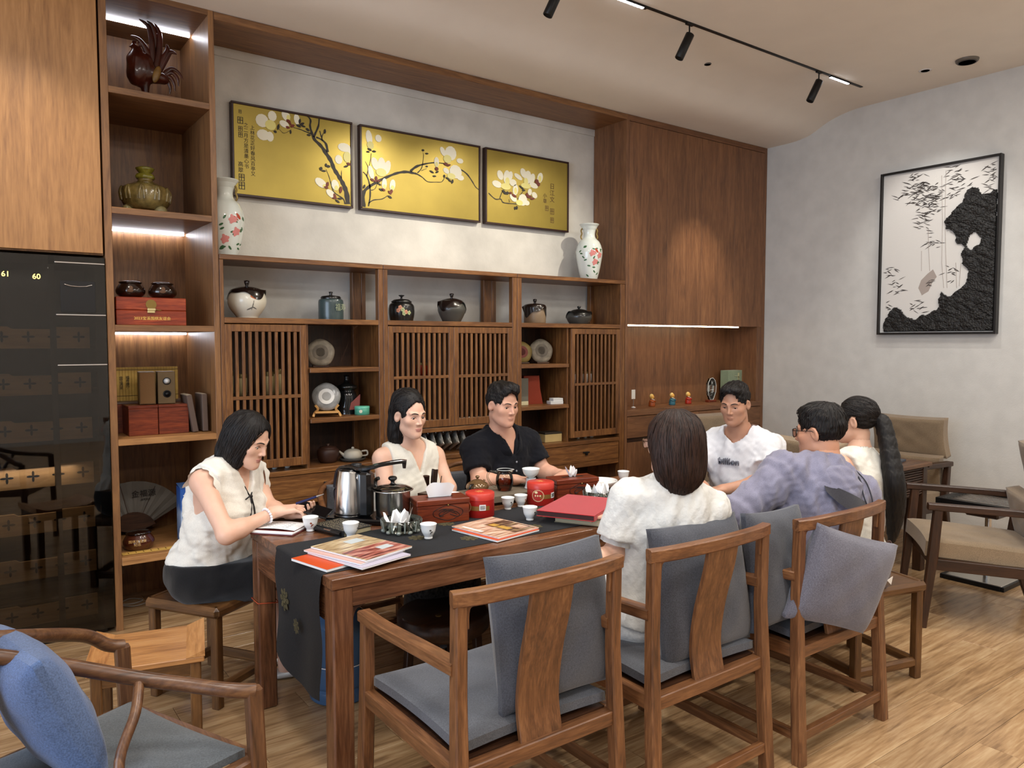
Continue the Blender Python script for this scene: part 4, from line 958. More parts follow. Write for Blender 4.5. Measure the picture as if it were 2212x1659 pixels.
def vase(loc, label, flip):
    t = thing('porcelain_vase', label, 'vase', loc, 0, 'pair of painted porcelain vases')
    part('body', porc, t, lambda b: b.lathe(vp, n=36)); r_ = random.Random(3 + flip); ou = vp[:-10]
    c0 = CAMT + (0.5 if flip else -0.1)
    for k, (dt_, z) in enumerate(((0.1, 0.215), (0.35, 0.145), (-0.35, 0.10) if flip else (0.75, 0.20))):
        def f(b):
            for q in range(9):
                a = q*2.4; decal(b, ou, c0 + dt_ + 0.20*math.cos(a)*(q/9)**.5, z + 0.021*math.sin(a)*(q/9)**.5, 0.012, 0.009, q*40, 0.0006+0.0001*q)
        part('peony', pink, t, f)
    for k in range(20):
        part('leaf', dgreen, t, lambda b: decal(b, ou, c0 + r_.uniform(-0.9, 1.0), r_.uniform(0.03, 0.27), 0.014, 0.006, r_.uniform(-60, 60), 0.0005))
    part('bird', brd, t, lambda b: (decal(b, ou, c0 + 0.45, 0.235, 0.022, 0.010, 50, 0.001), decal(b, ou, c0 + 0.30, 0.222, 0.020, 0.004, 40, 0.0012)))
    for s in (-1, 1):
        a = CAMT + math.pi/2*s; d = Vector((math.cos(a), math.sin(a), 0))
        part('handle', gilt, t, lambda b: b.tube(cat_rom([d*0.052 + Vector((0, 0, 0.43)), d*0.068 + Vector((0, 0, 0.405)), d*0.062 + Vector((0, 0, 0.38)), d*0.070 + Vector((0, 0, 0.355)), d*0.062 + Vector((0, 0, 0.335))], 4), 0.006, 8))
    return t
vase((4.20, 4.655, 2.0475), 'porcelain vase with peonies at the right end of the display shelf top', 0)
vase((1.318, 4.655, 2.0475), 'porcelain vase with a red bird half hidden by the shelf tower', 1)
ZS = 1.6905
cream = plain('cream_glaze', (0.74, 0.70, 0.58), 0.25, var=0.06, vs=10, coat=0.3); dkb = plain('dark_glaze', '#1c1310', 0.22, coat=0.4); teal = plain('grey_teal_glaze', '#3c4b4c', 0.3, var=0.12, vs=12, coat=0.3); blkg = plain('black_glaze', '#141413', 0.28, coat=0.4); greyg = plain('grey_glaze', '#55544f', 0.32, metal=0.25, var=0.15, vs=9); tan = plain('tan_glaze', '#83705a', 0.4, var=0.15, vs=10)
pf = smooth_prof([(0.001, 0), (0.055, 0), (0.065, 0.012), (0.10, 0.06), (0.112, 0.105), (0.10, 0.15), (0.075, 0.175), (0.001, 0.178)], 5)
def leaflid(prof, r0, z0, drop, seed):
    # lotus-leaf lid: a cap whose wavy pointed edge drapes over the shoulder
    def f(b):
        ph = random.Random(seed).uniform(0, 6)
        def pt(u, v):
            a = 2*math.pi*u; lobe = 0.5 + 0.38*math.sin(3*a+ph) + 0.22*math.sin(5*a+1.3*ph)
            if v <= 0.45: k = v/0.45; return (r0*k*math.cos(a), r0*k*math.sin(a), z0 + 0.012*(1-k*k) + 0.004)
            k = (v-0.45)/0.55; zz = z0 + 0.003 - drop*k*(0.25 + 0.95*max(lobe, 0)); rad = max(prof_r(prof, max(zz, 0.01)), r0*0.98) + 0.004 + 0.022*k*k*max(0, 0.55-lobe)
            return (rad*math.cos(a), rad*math.sin(a), zz + 0.012*k*k*max(0, 0.5-lobe))
        b.surf(pt, 73, 14)
    return f
def leafpot(name, label, x, prof, mat, lm, r0, z0, drop, seed, kn, kb=True):
    t = thing(name, label, 'jar', (x, 4.62, ZS), 0, 'lidded tea jars on the top shelf')
    part('body', mat, t, lambda b: b.lathe(prof, n=32)); l = part('lid', lm, t, leaflid(prof, r0, z0, drop, seed))
    part('knob', lm, l, lambda b: b.lathe([(0.010, z0+0.008), (0.008, z0+0.02), (0.014, z0+kn*0.7), (0.016, z0+kn), (0.001, z0+kn+0.003)], n=14)); return t
j = leafpot('tea_jar', 'round cream jar with painted flower and dark brown lid', 1.425, pf, cream, dkb, 0.072, 0.174, 0.055, 2, 0.05)
part('painted_flower', plain('orange_paint', '#c46a3a', 0.5), j, lambda b: (decal(b, pf, CAMT+0.5, 0.125, 0.016, 0.010, 20), decal(b, pf, CAMT+0.62, 0.118, 0.009, 0.007, -30)))
part('painted_stem', plain('grey_paint', '#6f6a62', 0.5), j, lambda b: (decal(b, pf, CAMT+0.5, 0.075, 0.003, 0.03, 10), decal(b, pf, CAMT+0.35, 0.055, 0.02, 0.004, -25), decal(b, pf, CAMT+0.6, 0.06, 0.018, 0.003, 25)))
pj = smooth_prof([(0.001, 0), (0.070, 0), (0.078, 0.006), (0.079, 0.06), (0.078, 0.118), (0.070, 0.130), (0.060, 0.133)], 4)
j = vessel('tea_jar', 'straight sided grey green jar with black knobbed lid', 'jar', (1.955, 4.62, ZS), pj, teal, [(0.062, 0.130), (0.064, 0.142), (0.058, 0.150), (0.001, 0.158)], blkg, [(0.010, 0.156), (0.009, 0.165), (0.014, 0.178), (0.001, 0.180)], 'lidded tea jars on the top shelf')
lettering('painted_script', '福寿', 0.05, plain('pale_script', '#9aa58c', 0.5), j, facing((0.035, -0.0725, 0.075), (math.cos(R(-64)), math.sin(R(-64)), 0)), 0.0005)
pj = smooth_prof([(0.001, 0), (0.070, 0), (0.080, 0.01), (0.088, 0.06), (0.084, 0.105), (0.066, 0.125), (0.062, 0.128)], 4)
j = vessel('tea_jar', 'black jar painted with pink and pale green blossoms', 'jar', (2.462, 4.62, ZS), pj, blkg, [(0.068, 0.126), (0.070, 0.132), (0.05, 0.146), (0.001, 0.152)], blkg, [(0.008, 0.150), (0.006, 0.163), (0.020, 0.172), (0.020, 0.176), (0.001, 0.178)], 'lidded tea jars on the top shelf')
for k, (a, z) in enumerate(((-0.1, 0.09), (0.1, 0.075), (0.35, 0.06), (0.2, 0.05), (-0.25, 0.07), (0.62, 0.055))):
    part('blossom', [plain('blossom_pink', '#c98d72', 0.5), plain('blossom_green', '#a7b183', 0.5)][k % 2], j, lambda b: [decal(b, pj, CAMT + a + 0.09*math.cos(q*1.256), z + 0.009*math.sin(q*1.256), 0.007, 0.006, q*72) for q in range(5)])
pg = smooth_prof([(0.001, 0), (0.055, 0), (0.068, 0.01), (0.096, 0.07), (0.098, 0.105), (0.078, 0.145), (0.06, 0.155), (0.001, 0.156)], 5)
leafpot('tea_jar', 'tall dark grey gourd shaped jar with pointed leaf lid', 2.862, pg, greyg, dkb, 0.062, 0.154, 0.075, 11, 0.046)
pt_ = [(0.001, 0), (0.082, 0), (0.085, 0.006), (0.085, 0.13), (0.078, 0.138), (0.001, 0.140)]
leafpot('tea_jar', 'tan cylindrical jar half draped by a dark leaf lid', 3.612, pt_, tan, dkb, 0.080, 0.140, 0.085, 5, 0.046)
pl_ = smooth_prof([(0.001, 0), (0.06, 0), (0.08, 0.01), (0.103, 0.055), (0.092, 0.09), (0.06, 0.108), (0.001, 0.11)], 5)
leafpot('tea_jar', 'low squat dark grey jar with glossy leaf lid', 4.062, pl_, greyg, blkg, 0.060, 0.108, 0.055, 8, 0.036)
# tea cakes
wrap = plain('tea_wrap', '#8f8574', 0.6, var=0.25, vs=30, bump=0.4, bs=60); wrapd = plain('tea_wrap_dark', '#6b6152', 0.55, var=0.3, vs=24, bump=0.5, bs=50); cello = plain('cello', '#8d8d8b', 0.18, var=0.35, vs=18, bump=0.9, bs=14, spec=0.9)
stand_w = plain('bamboo_stand', '#c9985a', 0.5)
def tea_cake(name, label, x, y, z, r, m, m2=None, stand=False, tilt=12):
    t = thing(name, label, 'tea cake', (x, y, z), -20)
    M = Euler((R(90-tilt), 0, 0)).to_matrix(); h = 0.035 if stand else 0.004
    def f(b):
        b.lathe([(0.001, -0.017), (r*0.35, -0.018), (r*0.8, -0.015), (r, -0.002), (r*0.98, 0.006), (r*0.8, 0.016), (r*0.35, 0.020), (0.001, 0.017)], n=32, wob=lambda a, q: 1+0.02*math.sin(5*a))
        b.v = [tuple(M @ Vector(v) + Vector((0, 0.02, r*math.cos(R(tilt)) + h))) for v in b.v]
    part('cake', m, t, f)
    def g(b):
        b.lathe([(r*0.32, 0.0205), (r*0.40, 0.0215), (r*0.55, 0.0205)], n=24)
        b.v = [tuple(M @ Vector(v) + Vector((0, 0.02, r*math.cos(R(tilt)) + h))) for v in b.v]
    part('label_ring', m2 or wrapd, t, g)
    if stand:
        for s in (-1, 1):
            part('stand_leg', stand_w, t, lambda b: b.rib(cat_rom([(s*0.07, -0.05, 0.075), (s*0.055, -0.04, 0.05), (s*0.075, -0.03, 0.025), (s*0.085, -0.045, 0.002)], 4), 0.014, 0.012, (0, 1, 0)))
        part('stand_bar', stand_w, t, lambda b: b.box(-0.075, 0.075, -0.045, 0.03, 0.022, 0.034, 0.003))
    else:
        part('rest', 'dark', t, lambda b: b.box(-0.05, 0.05, -0.035, 0.05, 0.0, 0.012, 0.003), axis=0)
    return t
tea_cake('tea_cake', 'round tea cake in dull brown wrapper on the upper left open shelf', 1.885, 4.63, 1.3885, 0.090, wrap)
tea_cake('tea_cake', 'tea cake in shiny clear wrapping on pale bamboo stand', 1.892, 4.56, 1.0785, 0.090, cello, plain('white_lbl', (0.75, 0.73, 0.68), 0.5), True)
tea_cake('tea_cake', 'left of two tea cakes on the upper right open shelf, yellowish wrapper', 3.505, 4.64, 1.3825, 0.085, plain('wrap_yellow', '#8d7a45', 0.5, var=0.2, vs=20), plain('wrap_red', '#7a2616', 0.5))
tea_cake('tea_cake', 'right of two tea cakes on the upper right open shelf, grey wrapper', 3.690, 4.63, 1.3825, 0.095, wrap)
gj = thing('glass_canister', 'dark glass canister with black lid and red paper label', 'jar', (2.075, 4.66, 1.0785))
part('glass', plain('smoke_glass', '#17191b', 0.08, spec=0.8), gj, lambda b: b.lathe(smooth_prof([(0.001, 0), (0.06, 0), (0.066, 0.01), (0.064, 0.12), (0.05, 0.15), (0.05, 0.16), (0.001, 0.16)], 4), n=28))
part('lid', blkg, gj, lambda b: b.lathe([(0.052, 0.158), (0.066, 0.165), (0.066, 0.185), (0.02, 0.20), (0.012, 0.235), (0.02, 0.25), (0.001, 0.255)], n=24))
part('label', plain('paper_red', '#8d4a44', 0.7), gj, lambda b: b.prism([(-0.045, 0.03), (0.05, 0.03), (0.058, 0.13), (-0.03, 0.075)], lambda a, z, d: (a*0.75 + 0.02, -d, z), 0.066, 0.068))
tn = thing('turquoise_tin', 'small turquoise green tin in front of the dark glass canister', 'tin', (2.128, 4.545, 1.0785))
part('can', plain('turq', '#4e9a82', 0.35), tn, lambda b: b.lathe([(0.001, 0), (0.046, 0), (0.048, 0.002), (0.048, 0.040), (0.046, 0.0415)], n=28)); part('lid', plain('turq2', '#5fb39a', 0.3), tn, lambda b: b.lathe([(0.049, 0.040), (0.049, 0.052), (0.046, 0.055), (0.001, 0.055)], n=28))
part('emblem', plain('cream_print', '#d8d3b8', 0.5), tn, lambda b: decal(b, [(0.048, 0), (0.048, 0.05)], R(-125), 0.024, 0.011, 0.011))
tp = thing('clay_teapot', 'small pale clay teapot on a dark round dish inside the display cabinet', 'teapot', (2.085, 4.60, 0.7725))
part('dish', plain('dish_dark', '#35332f', 0.4), tp, lambda b: b.lathe([(0.001, 0), (0.07, 0), (0.085, 0.018), (0.082, 0.022), (0.07, 0.012), (0.001, 0.010)], n=28))
clay = plain('clay_pale', '#a8a090', 0.55)
pot_p = smooth_prof([(0.001, 0.012), (0.045, 0.012), (0.062, 0.03), (0.055, 0.06), (0.03, 0.075), (0.001, 0.078)], 4)
part('pot', clay, tp, lambda b: b.lathe(pot_p, n=24)); part('lid_knob', clay, tp, lambda b: b.ell((0, 0, 0.084), (0.010, 0.010, 0.009), 12, 8))
part('handle', clay, tp, lambda b: b.tube(cat_rom([(0.052, -0.02, 0.06), (0.085, -0.03, 0.062), (0.088, -0.03, 0.035), (0.056, -0.02, 0.03)], 5), 0.006, 8)); part('spout', clay, tp, lambda b: b.tube([(-0.05, 0.01, 0.035), (-0.075, 0.015, 0.055), (-0.088, 0.018, 0.068)], [0.013, 0.008, 0.006], 8))
vessel('clay_pot', 'dark brown lidded clay pot deep in the lower left open bay', 'pot', (1.93, 4.64, 0.7725), smooth_prof([(0.001, 0), (0.05, 0), (0.07, 0.05), (0.06, 0.09), (0.001, 0.092)], 4), plain('clay_dark', '#3a2319', 0.5), [(0.055, 0.09), (0.05, 0.10), (0.001, 0.108)], None, [(0.01, 0.106), (0.012, 0.12), (0.001, 0.122)])
# right bay
rb = thing('red_gift_box', 'orange red curved gift box in the right open bay', 'box', (3.60, 4.66, 1.0685), -8)
part('box', plain('box_red', '#8f3216', 0.6), rb, lambda b: b.prism([(-0.075, 0), (0.095, 0), (0.085, 0.05), (0.07, 0.12), (0.062, 0.22), (-0.075, 0.22)], lambda a, z, d: (a, d, z), -0.03, 0.03))
gb = thing('grey_panel_box', 'narrow grey box standing beside the red gift box', 'box', (3.475, 4.60, 1.0685))
part('box', plain('box_grey', '#6a675c', 0.7), gb, lambda b: b.box(-0.05, 0.045, -0.02, 0.02, 0.03, 0.205, 0.002)); part('base', plain('box_pale', '#c9c2a0', 0.6), gb, lambda b: b.box(-0.05, 0.045, -0.021, 0.021, 0, 0.03, 0.002))
for k, (dx, w_) in enumerate(((0, 0.11), (0.012, 0.085))):
    wb = thing('white_box', ['lower of two small white boxes on the right open shelf', 'upper of two small white boxes on the right open shelf'][k], 'box', (3.765 + dx, 4.56, 1.0685 + 0.0225*k), -12)
    part('box', plain('card_white', (0.72, 0.72, 0.70), 0.6), wb, lambda b: b.box(-w_/2, w_/2, -0.035, 0.035, 0, 0.022, 0.001)); part('lid_edge', plain('card_grey', '#8a8a88', 0.6), wb, lambda b: b.box(-w_/2-0.001, w_/2+0.001, -0.036, 0.036, 0.013, 0.0142, 0.0003))
wx = thing('wooden_box', 'pale wooden box with dark lid at the bottom of the right open bay', 'box', (3.735, 4.59, 0.7725), -4)
part('box', plain('pale_wood', '#b59c68', 0.55, var=0.1, vs=8), wx, lambda b: b.box(-0.075, 0.085, -0.05, 0.06, 0, 0.062, 0.002)); part('lid', plain('lid_dark', '#2d251c', 0.5), wx, lambda b: b.box(-0.077, 0.087, -0.052, 0.062, 0.062, 0.076, 0.002))
silver = plain('foil', (0.62, 0.60, 0.54), 0.22, metal=0.85, bump=0.8, bs=16)
for k in range(7):
    x = 2.50 + k*0.062
    bg = thing('foil_pouch', 'silver foil tea pouch leaning in the row behind the seated pair', 'pouch', (x, 4.58, 0.7725), 0, 'silver foil pouches')
    part('pouch', silver, bg, lambda b: b.pillow((0.03, 0, 0.078), (0.15, 0.10, 0.030), Euler((R(90), R(-62), R(90))).to_matrix() @ Matrix.Rotation(R(90), 3, 'Z'), p=0.4, edge=0.002, n=12))
    part('seam', steel, bg, lambda b: b.bar((0.055, -0.04, 0.148), (0.055, 0.04, 0.148), 0.003, 0.008, 0.001))
# things behind the lattices
tinw = plain('tin_cream', '#c9b98a', 0.4); tinr = plain('tin_redp', '#a4301c', 0.4)
def small_tin(x, z, r, h, m, label, grp):
    t = thing('small_tin', label, 'tin', (x, 4.62, z), 0, grp)
    part('can', m, t, lambda b: b.lathe([(0.001, 0), (r, 0), (r, h*0.8), (r*0.96, h*0.82)], n=18)); part('lid', plain('tin_lid', '#7d7049', 0.35, metal=0.5), t, lambda b: b.lathe([(r*1.02, h*0.8), (r*1.02, h*0.96), (r*0.9, h), (0.001, h)], n=18))
for x, h in ((1.305, 0.15), (1.385, 0.13), (1.545, 0.14), (1.605, 0.155)): small_tin(x, 1.2295, 0.03, h, tinw, 'cream tea tin behind the left lattice door', 'cream tins behind the left lattice')
small_tin(2.60, 1.3185, 0.026, 0.09, tinr, 'red tin left behind the middle lattice', None); small_tin(2.665, 1.3185, 0.024, 0.085, tinr, 'red tin right behind the middle lattice', None)
for x in (4.03, 4.13, 4.205): small_tin(x, 1.2235, 0.022, 0.085, plain('tin_white', (0.7, 0.7, 0.68), 0.3), 'white tin behind the right lattice door on its middle shelf', 'white tins behind the right lattice')
def cup_small(x, z, label, grp):
    t = thing('small_cup', label, 'cup', (x, 4.58, z), 0, grp)
    part('bowl', porc, t, lambda b: b.lathe([(0.001, 0), (0.014, 0), (0.016, 0.006), (0.026, 0.03), (0.029, 0.045), (0.027, 0.045), (0.018, 0.012), (0.001, 0.010)], n=18)); return t
for x in (2.62, 2.69, 2.86, 2.93, 3.0, 3.07, 3.14): cup_small(x, 0.9625, 'white cup in the row behind the middle lattice doors', 'white cups behind the middle lattice')
for x in (4.02, 4.10, 4.17): cup_small(x, 0.7725, 'white cup at the bottom behind the right lattice door', 'white cups behind the right lattice')
for x in (1.56, 1.64): cup_small(x, 0.7725, 'white cup at the bottom behind the left lattice door', 'white cups behind the left lattice')
# ================================================================ TOWER OBJECTS
# rooster
rs = thing('rooster_figure', 'dark red brown carved rooster with tall tail plumes in the top niche', 'figurine', (0.925, 4.74, 2.8765), 0)
def roost(p):
    d = sd_el(p, (-0.03, 0, 0.20), (0.066, 0.058, 0.10), np.array([[0.94, 0, 0.34], [0, 1, 0], [-0.34, 0, 0.94]]))
    d = smin(d, sd_rc(p, (-0.055, 0, 0.25), (-0.045, 0, 0.30), 0.045, 0.026), 0.03)
    d = smin(d, sd_rc(p, (-0.045, 0, 0.30), (-0.06, 0, 0.318), 0.022, 0.016), 0.01); d = smin(d, sd_rc(p, (-0.07, 0, 0.318), (-0.092, 0, 0.308), 0.008, 0.002), 0.006)
    d = smin(d, sd_rc(p, (-0.01, 0, 0.12), (0.0, 0, 0.035), 0.026, 0.010), 0.02); d = smin(d, sd_rc(p, (0.03, 0, 0.18), (0.09, 0, 0.17), 0.045, 0.03), 0.03)
    for q in range(4): d = smin(d, sd_el(p, (-0.062 + 0.012*q, 0, 0.338 + 0.006*(q in (1, 2))), (0.008, 0.004, 0.014)), 0.004)
    d = smin(d, sd_el(p, (0.0, 0, 0.012), (0.06, 0.045, 0.014)), 0.015)
    return d + wrinkle(p, 0.0018, 0.025, 8, (1, 1, 0.5))
rmat = plain('rooster_glaze', '#43180d', 0.3, var=0.5, vs=14, coat=0.3)
mesh_np('body', [snet(roost, (-0.11, -0.08, -0.004), (0.14, 0.08, 0.37), 0.006)], rmat, rs)
part('wing', plain('rooster_gold', '#7a5a2a', 0.35, var=0.3, vs=30), rs, lambda b: b.ell((0.045, -0.045, 0.175), (0.02, 0.012, 0.05), 14, 10, Matrix.Rotation(0.3, 3, 'Y')))
for k, pts in enumerate([[(0.03, 0, 0.20), (0.035, 0.0, 0.33), (0.02, 0, 0.44), (-0.03, 0, 0.475)], [(0.035, 0.01, 0.20), (0.05, 0.01, 0.33), (0.045, 0, 0.44), (0.01, 0, 0.476)], [(0.045, -0.01, 0.2), (0.07, 0, 0.32), (0.075, 0, 0.42), (0.05, 0, 0.47)], [(0.03, 0, 0.21), (0.01, 0, 0.30), (-0.03, 0, 0.36), (-0.075, 0, 0.375)], [(0.06, 0, 0.20), (0.09, 0, 0.28), (0.115, 0, 0.335), (0.11, 0, 0.37)], [(0.06, 0, 0.20), (0.10, 0, 0.28), (0.13, 0, 0.33), (0.165, 0, 0.325)],
                         [(0.08, 0, 0.18), (0.13, 0, 0.235), (0.17, 0, 0.225), (0.195, 0, 0.19)], [(0.08, 0, 0.175), (0.13, 0, 0.215), (0.165, 0, 0.19), (0.17, 0, 0.145)], [(0.08, 0, 0.17), (0.12, 0, 0.19), (0.145, 0, 0.16), (0.15, 0, 0.115)], [(0.08, 0, 0.165), (0.11, 0, 0.165), (0.125, 0, 0.13), (0.12, 0, 0.09)]]):
    c = cat_rom(pts, 5); m = len(c)
    part('tail_feather', rmat, rs, lambda b: b.tube(c, [0.016*(1-(i/(m-1))**3)+0.002 if k < 6 else 0.012*(1-(i/(m-1))**2)+0.002 for i in range(m)], 8, flat=0.4, up=(0, 1, 0)))
# tripod censer
cs_ = thing('glazed_censer', 'bulbous ornate olive gold glazed jar on three feet in the tower', 'jar', (0.905, 4.74, 2.2565))
olive = plain('olive_glaze', '#7d6c3e', 0.18, var=0.45, vs=26, coat=0.6, bump=0.5, bs=40)
cp = smooth_prof([(0.001, 0.035), (0.08, 0.035), (0.12, 0.07), (0.128, 0.12), (0.118, 0.16), (0.07, 0.185), (0.04, 0.20), (0.038, 0.215), (0.001, 0.216)], 5)
part('body', olive, cs_, lambda b: b.lathe(cp, n=36))
for k in range(10):
    a = k*0.628 - 1.9
    part('applied_handle', olive, cs_, lambda b: b.tube(cat_rom([(0.124*math.cos(a-0.1), 0.124*math.sin(a-0.1), 0.085), (0.130*math.cos(a-0.08), 0.130*math.sin(a-0.08), 0.13), (0.122*math.cos(a), 0.122*math.sin(a), 0.158), (0.130*math.cos(a+0.08), 0.130*math.sin(a+0.08), 0.13), (0.124*math.cos(a+0.1), 0.124*math.sin(a+0.1), 0.085)], 4), 0.008, 8))
for k in range(3):
    a = R(-200 + k*120 + 30)
    part('foot', plain('foot_glaze', '#8d8258', 0.3, var=0.3, vs=50, bump=0.6, bs=60), cs_, lambda b: b.ell((0.098*math.cos(a), 0.098*math.sin(a), 0.030), (0.034, 0.034, 0.030), 14, 10))
part('finial', plain('finial_gold', '#7f7a2c', 0.25, var=0.4, vs=40, coat=0.5), cs_, lambda b: (b.lathe([(0.045, 0.212), (0.052, 0.222), (0.045, 0.236), (0.03, 0.245)], n=20, wob=lambda a, z: 1+0.12*math.sin(6*a)), b.lathe([(0.03, 0.243), (0.046, 0.262), (0.05, 0.272), (0.03, 0.280), (0.001, 0.282)], n=20)))
# chest with go bowls
ch = thing('red_wood_chest', 'polished red wood chest with round brass lock and gold lettering', 'chest', (0.70, 4.50, 1.6405))
part('base', 'redchest', ch, lambda b: b.box(0, 0.352, 0, 0.30, 0, 0.080, 0.003), axis=0); part('lid', 'redchest', ch, lambda b: b.box(0, 0.352, 0, 0.30, 0.0812, 0.150, 0.003), axis=0)
brass = plain('brass_old', '#8a7340', 0.35, metal=0.8)
part('lock_plate', brass, ch, lambda b: b.prism([(0.172 + 0.027*math.cos(q*0.35), 0.112 + 0.027*math.sin(q*0.35)) for q in range(18)], lambda a, z, d: (a, -d, z), 0.0, 0.003))
part('padlock', plain('brass_bright', '#d8c792', 0.3, metal=0.6), ch, lambda b: (b.box(0.152, 0.194, -0.012, -0.003, 0.078, 0.092, 0.003), b.box(0.152, 0.190, -0.010, -0.003, 0.066, 0.079, 0.002)))
part('pin', brass, ch, lambda b: b.bar((0.192, -0.007, 0.084), (0.222, -0.009, 0.080), 0.004, 0.004, 0.001))
lettering('gold_lettering', '2023宝溪围棋友谊会', 0.0205, plain('gilt_text', '#ecc766', 0.35, metal=0.2), ch, facing((0.178, -0.0006, 0.036), (0, -1, 0)), 0.0005)
lq = plain('lacquer_dark', '#1d0e08', 0.15, coat=0.6)
gp = smooth_prof([(0.001, 0), (0.045, 0), (0.07, 0.02), (0.073, 0.045), (0.055, 0.075), (0.05, 0.078)], 4)
for x, lb in ((0.79, 'left dark lacquered go bowl on the red chest'), (0.952, 'right dark lacquered go bowl on the red chest')):
    t = vessel('go_bowl', lb, 'bowl', (x, 4.60, 1.791), gp, lq, [(0.056, 0.078), (0.060, 0.083), (0.048, 0.089), (0.001, 0.092)], lq)
    part('painted_figure', plain('fig_gold', '#5a3a22', 0.5), t, lambda b: (decal(b, gp, CAMT+0.35, 0.05, 0.010, 0.012), decal(b, gp, CAMT+0.3, 0.035, 0.016, 0.008)))
# bamboo scroll, speakers, boxes, books
Z4 = 1.0315
lb_ = thing('long_box', 'long dark red wooden box under the bamboo slip scroll', 'box', (0.70, 4.78, Z4)); part('box', 'red', lb_, lambda b: b.box(0, 0.40, 0, 0.20, 0, 0.165, 0.002), axis=0)
part('lid', plain('box_lid_grey', '#6d5a50', 0.4), lb_, lambda b: b.box(-0.001, 0.401, -0.002, 0.202, 0.165, 0.176, 0.002))
sc_ = thing('bamboo_scroll', 'open yellow bamboo slip scroll with black writing behind the speakers', 'scroll', (0.70, 4.86, Z4 + 0.177))
bam_y = plain('bamboo_yellow', '#c9a552', 0.5, var=0.12, vs=25)
for k in range(24):
    part('slip', bam_y, sc_, lambda b: b.box(k*0.0158, k*0.0158+0.0150, -0.004, 0.004, 0.0, 0.195, 0.001))
part('binding', plain('binding', '#4a3415', 0.6), sc_, lambda b: (b.box(0, 0.38, -0.0055, -0.004, 0.178, 0.181, 0), b.box(0, 0.38, -0.0055, -0.004, 0.028, 0.031, 0)))
for k, tx in enumerate(('福寿康宁', '金玉满堂', '吉祥如意', '国泰民安')):
    lettering('brush_writing', '\n'.join(tx), 0.021, ink, sc_, facing((0.105 - k*0.034, -0.0056, 0.105), (0, -1, 0)), 0.0003, lh=0.9)
tk = plain('speaker_veneer', '#5f4a2c', 0.5, var=0.12, vs=14)
for k, lb in enumerate(('wooden speaker with plain front beside its twin', 'wooden speaker showing a white and a black round driver')):
    s_ = thing('wooden_speaker', lb, 'speaker', (0.825 + k*0.096, 4.63, 1.2), -6)
    part('cabinet', tk, s_, lambda b: b.box(0, 0.083 + 0.008*k, 0, 0.12, 0, 0.182, 0.002))
    if k:
        for z, m in ((0.128, plain('driver_white', (0.7, 0.7, 0.68), 0.4)), (0.056, plain('driver_black', '#0a0a0a', 0.5))):
            part('driver_ring', black, s_, lambda b: (b.lathe([(0.001, 0), (0.019, 0), (0.021, 0.003), (0.019, 0.005), (0.015, 0.003)], n=24), b.v.__setitem__(slice(None), [(v[0]+0.047, -v[2], v[1]+z) for v in b.v])), recalc=True)
            part('driver', m, s_, lambda b: (b.lathe([(0.0165, 0.0045), (0.001, 0.007)], n=24), b.v.__setitem__(slice(None), [(v[0]+0.047, -v[2], v[1]+z) for v in b.v])), recalc=True)
    else:
        part('grille', plain('grille_brown', '#6b4a24', 0.7, bump=0.4, bs=300), s_, lambda b: b.box(0.004, 0.079, -0.003, 0, 0.004, 0.178, 0.001))
for k, (x, w_) in enumerate(((0.76, 0.150), (0.914, 0.158))):
    t = thing('wooden_casket', ['left red brown wooden box under the speakers', 'right red brown wooden box under the speakers'][k], 'box', (x, 4.585, Z4), 0)
    part('box', 'red', t, lambda b: b.box(0, w_, 0, 0.19, 0, 0.150, 0.002), axis=0); part('lid', 'red', t, lambda b: b.box(-0.001, w_+0.001, -0.001, 0.191, 0.1505, 0.166, 0.002), axis=0)
for k, (x, ry) in enumerate(((1.105, -9), (1.158, -1))):
    t = thing('dark_book', ['dark cloth book leaning beside the wooden boxes', 'dark cloth book standing against the tower side with gold spine marks'][k], 'book', (x, 4.56, Z4), 0)
    M = Matrix.Rotation(R(ry), 3, 'Y')
    part('cover', plain('book_grey', '#5b4a40', 0.6), t, lambda b: b.obox(M @ Vector((0, 0.08, 0.112)), (0.030, 0.16, 0.215), rot=M, b=0.003)); part('pages', plain('pages', '#a99a80', 0.8), t, lambda b: b.obox(M @ Vector((0, 0.085, 0.112)), (0.022, 0.16, 0.217), rot=M, b=0.001))
# fan, brown box, slip, blue box on the low shelf
Z5 = 0.3955
fn = thing('paper_fan', 'large grey paper fan with black characters in the dark lower niche', 'fan', (0.83, 4.95, Z5 + 0.01), 0)
def fan_pt(a, r, d): return (r*math.cos(a), d, r*math.sin(a))
for k in range(20):
    a0, a1 = R(28 + k*6.2), R(28 + (k+1)*6.2); z = 0.004 if k % 2 else -0.004
    part('fold', plain('fan_paper', '#6f6b64', 0.8), fn, lambda b: b.add([fan_pt(a0, 0.13, -z), fan_pt(a1, 0.13, z), fan_pt(a1, 0.315, z), fan_pt(a0, 0.315, -z)], [(0, 3, 2, 1)]))
    if k % 3 == 0: part('rib', 'dark', fn, lambda b: b.bar(fan_pt(a0, 0.0, 0.004), fan_pt(a0, 0.30, 0.004), 0.006, 0.003, 0.0005))
part('guard', 'dark', fn, lambda b: b.prism([(0.13*math.cos(R(t)), 0.13*math.sin(R(t))) for t in range(20, 161, 10)] + [(0, 0)], lambda a, z, d: (a, d, z), -0.004, 0.004), axis=0)
lettering('fan_writing', '金福源', 0.045, ink, fn, facing((0.06, -0.0065, 0.235), (0, -1, 0)), 0.0003)
lettering('fan_writing', '清风徐来', 0.014, ink, fn, facing((0.07, -0.0065, 0.20), (0, -1, 0)), 0.0003)
bxp = smooth_prof([(0.001, 0), (0.06, 0), (0.078, 0.025), (0.08, 0.05), (0.06, 0.082), (0.055, 0.085)], 4)
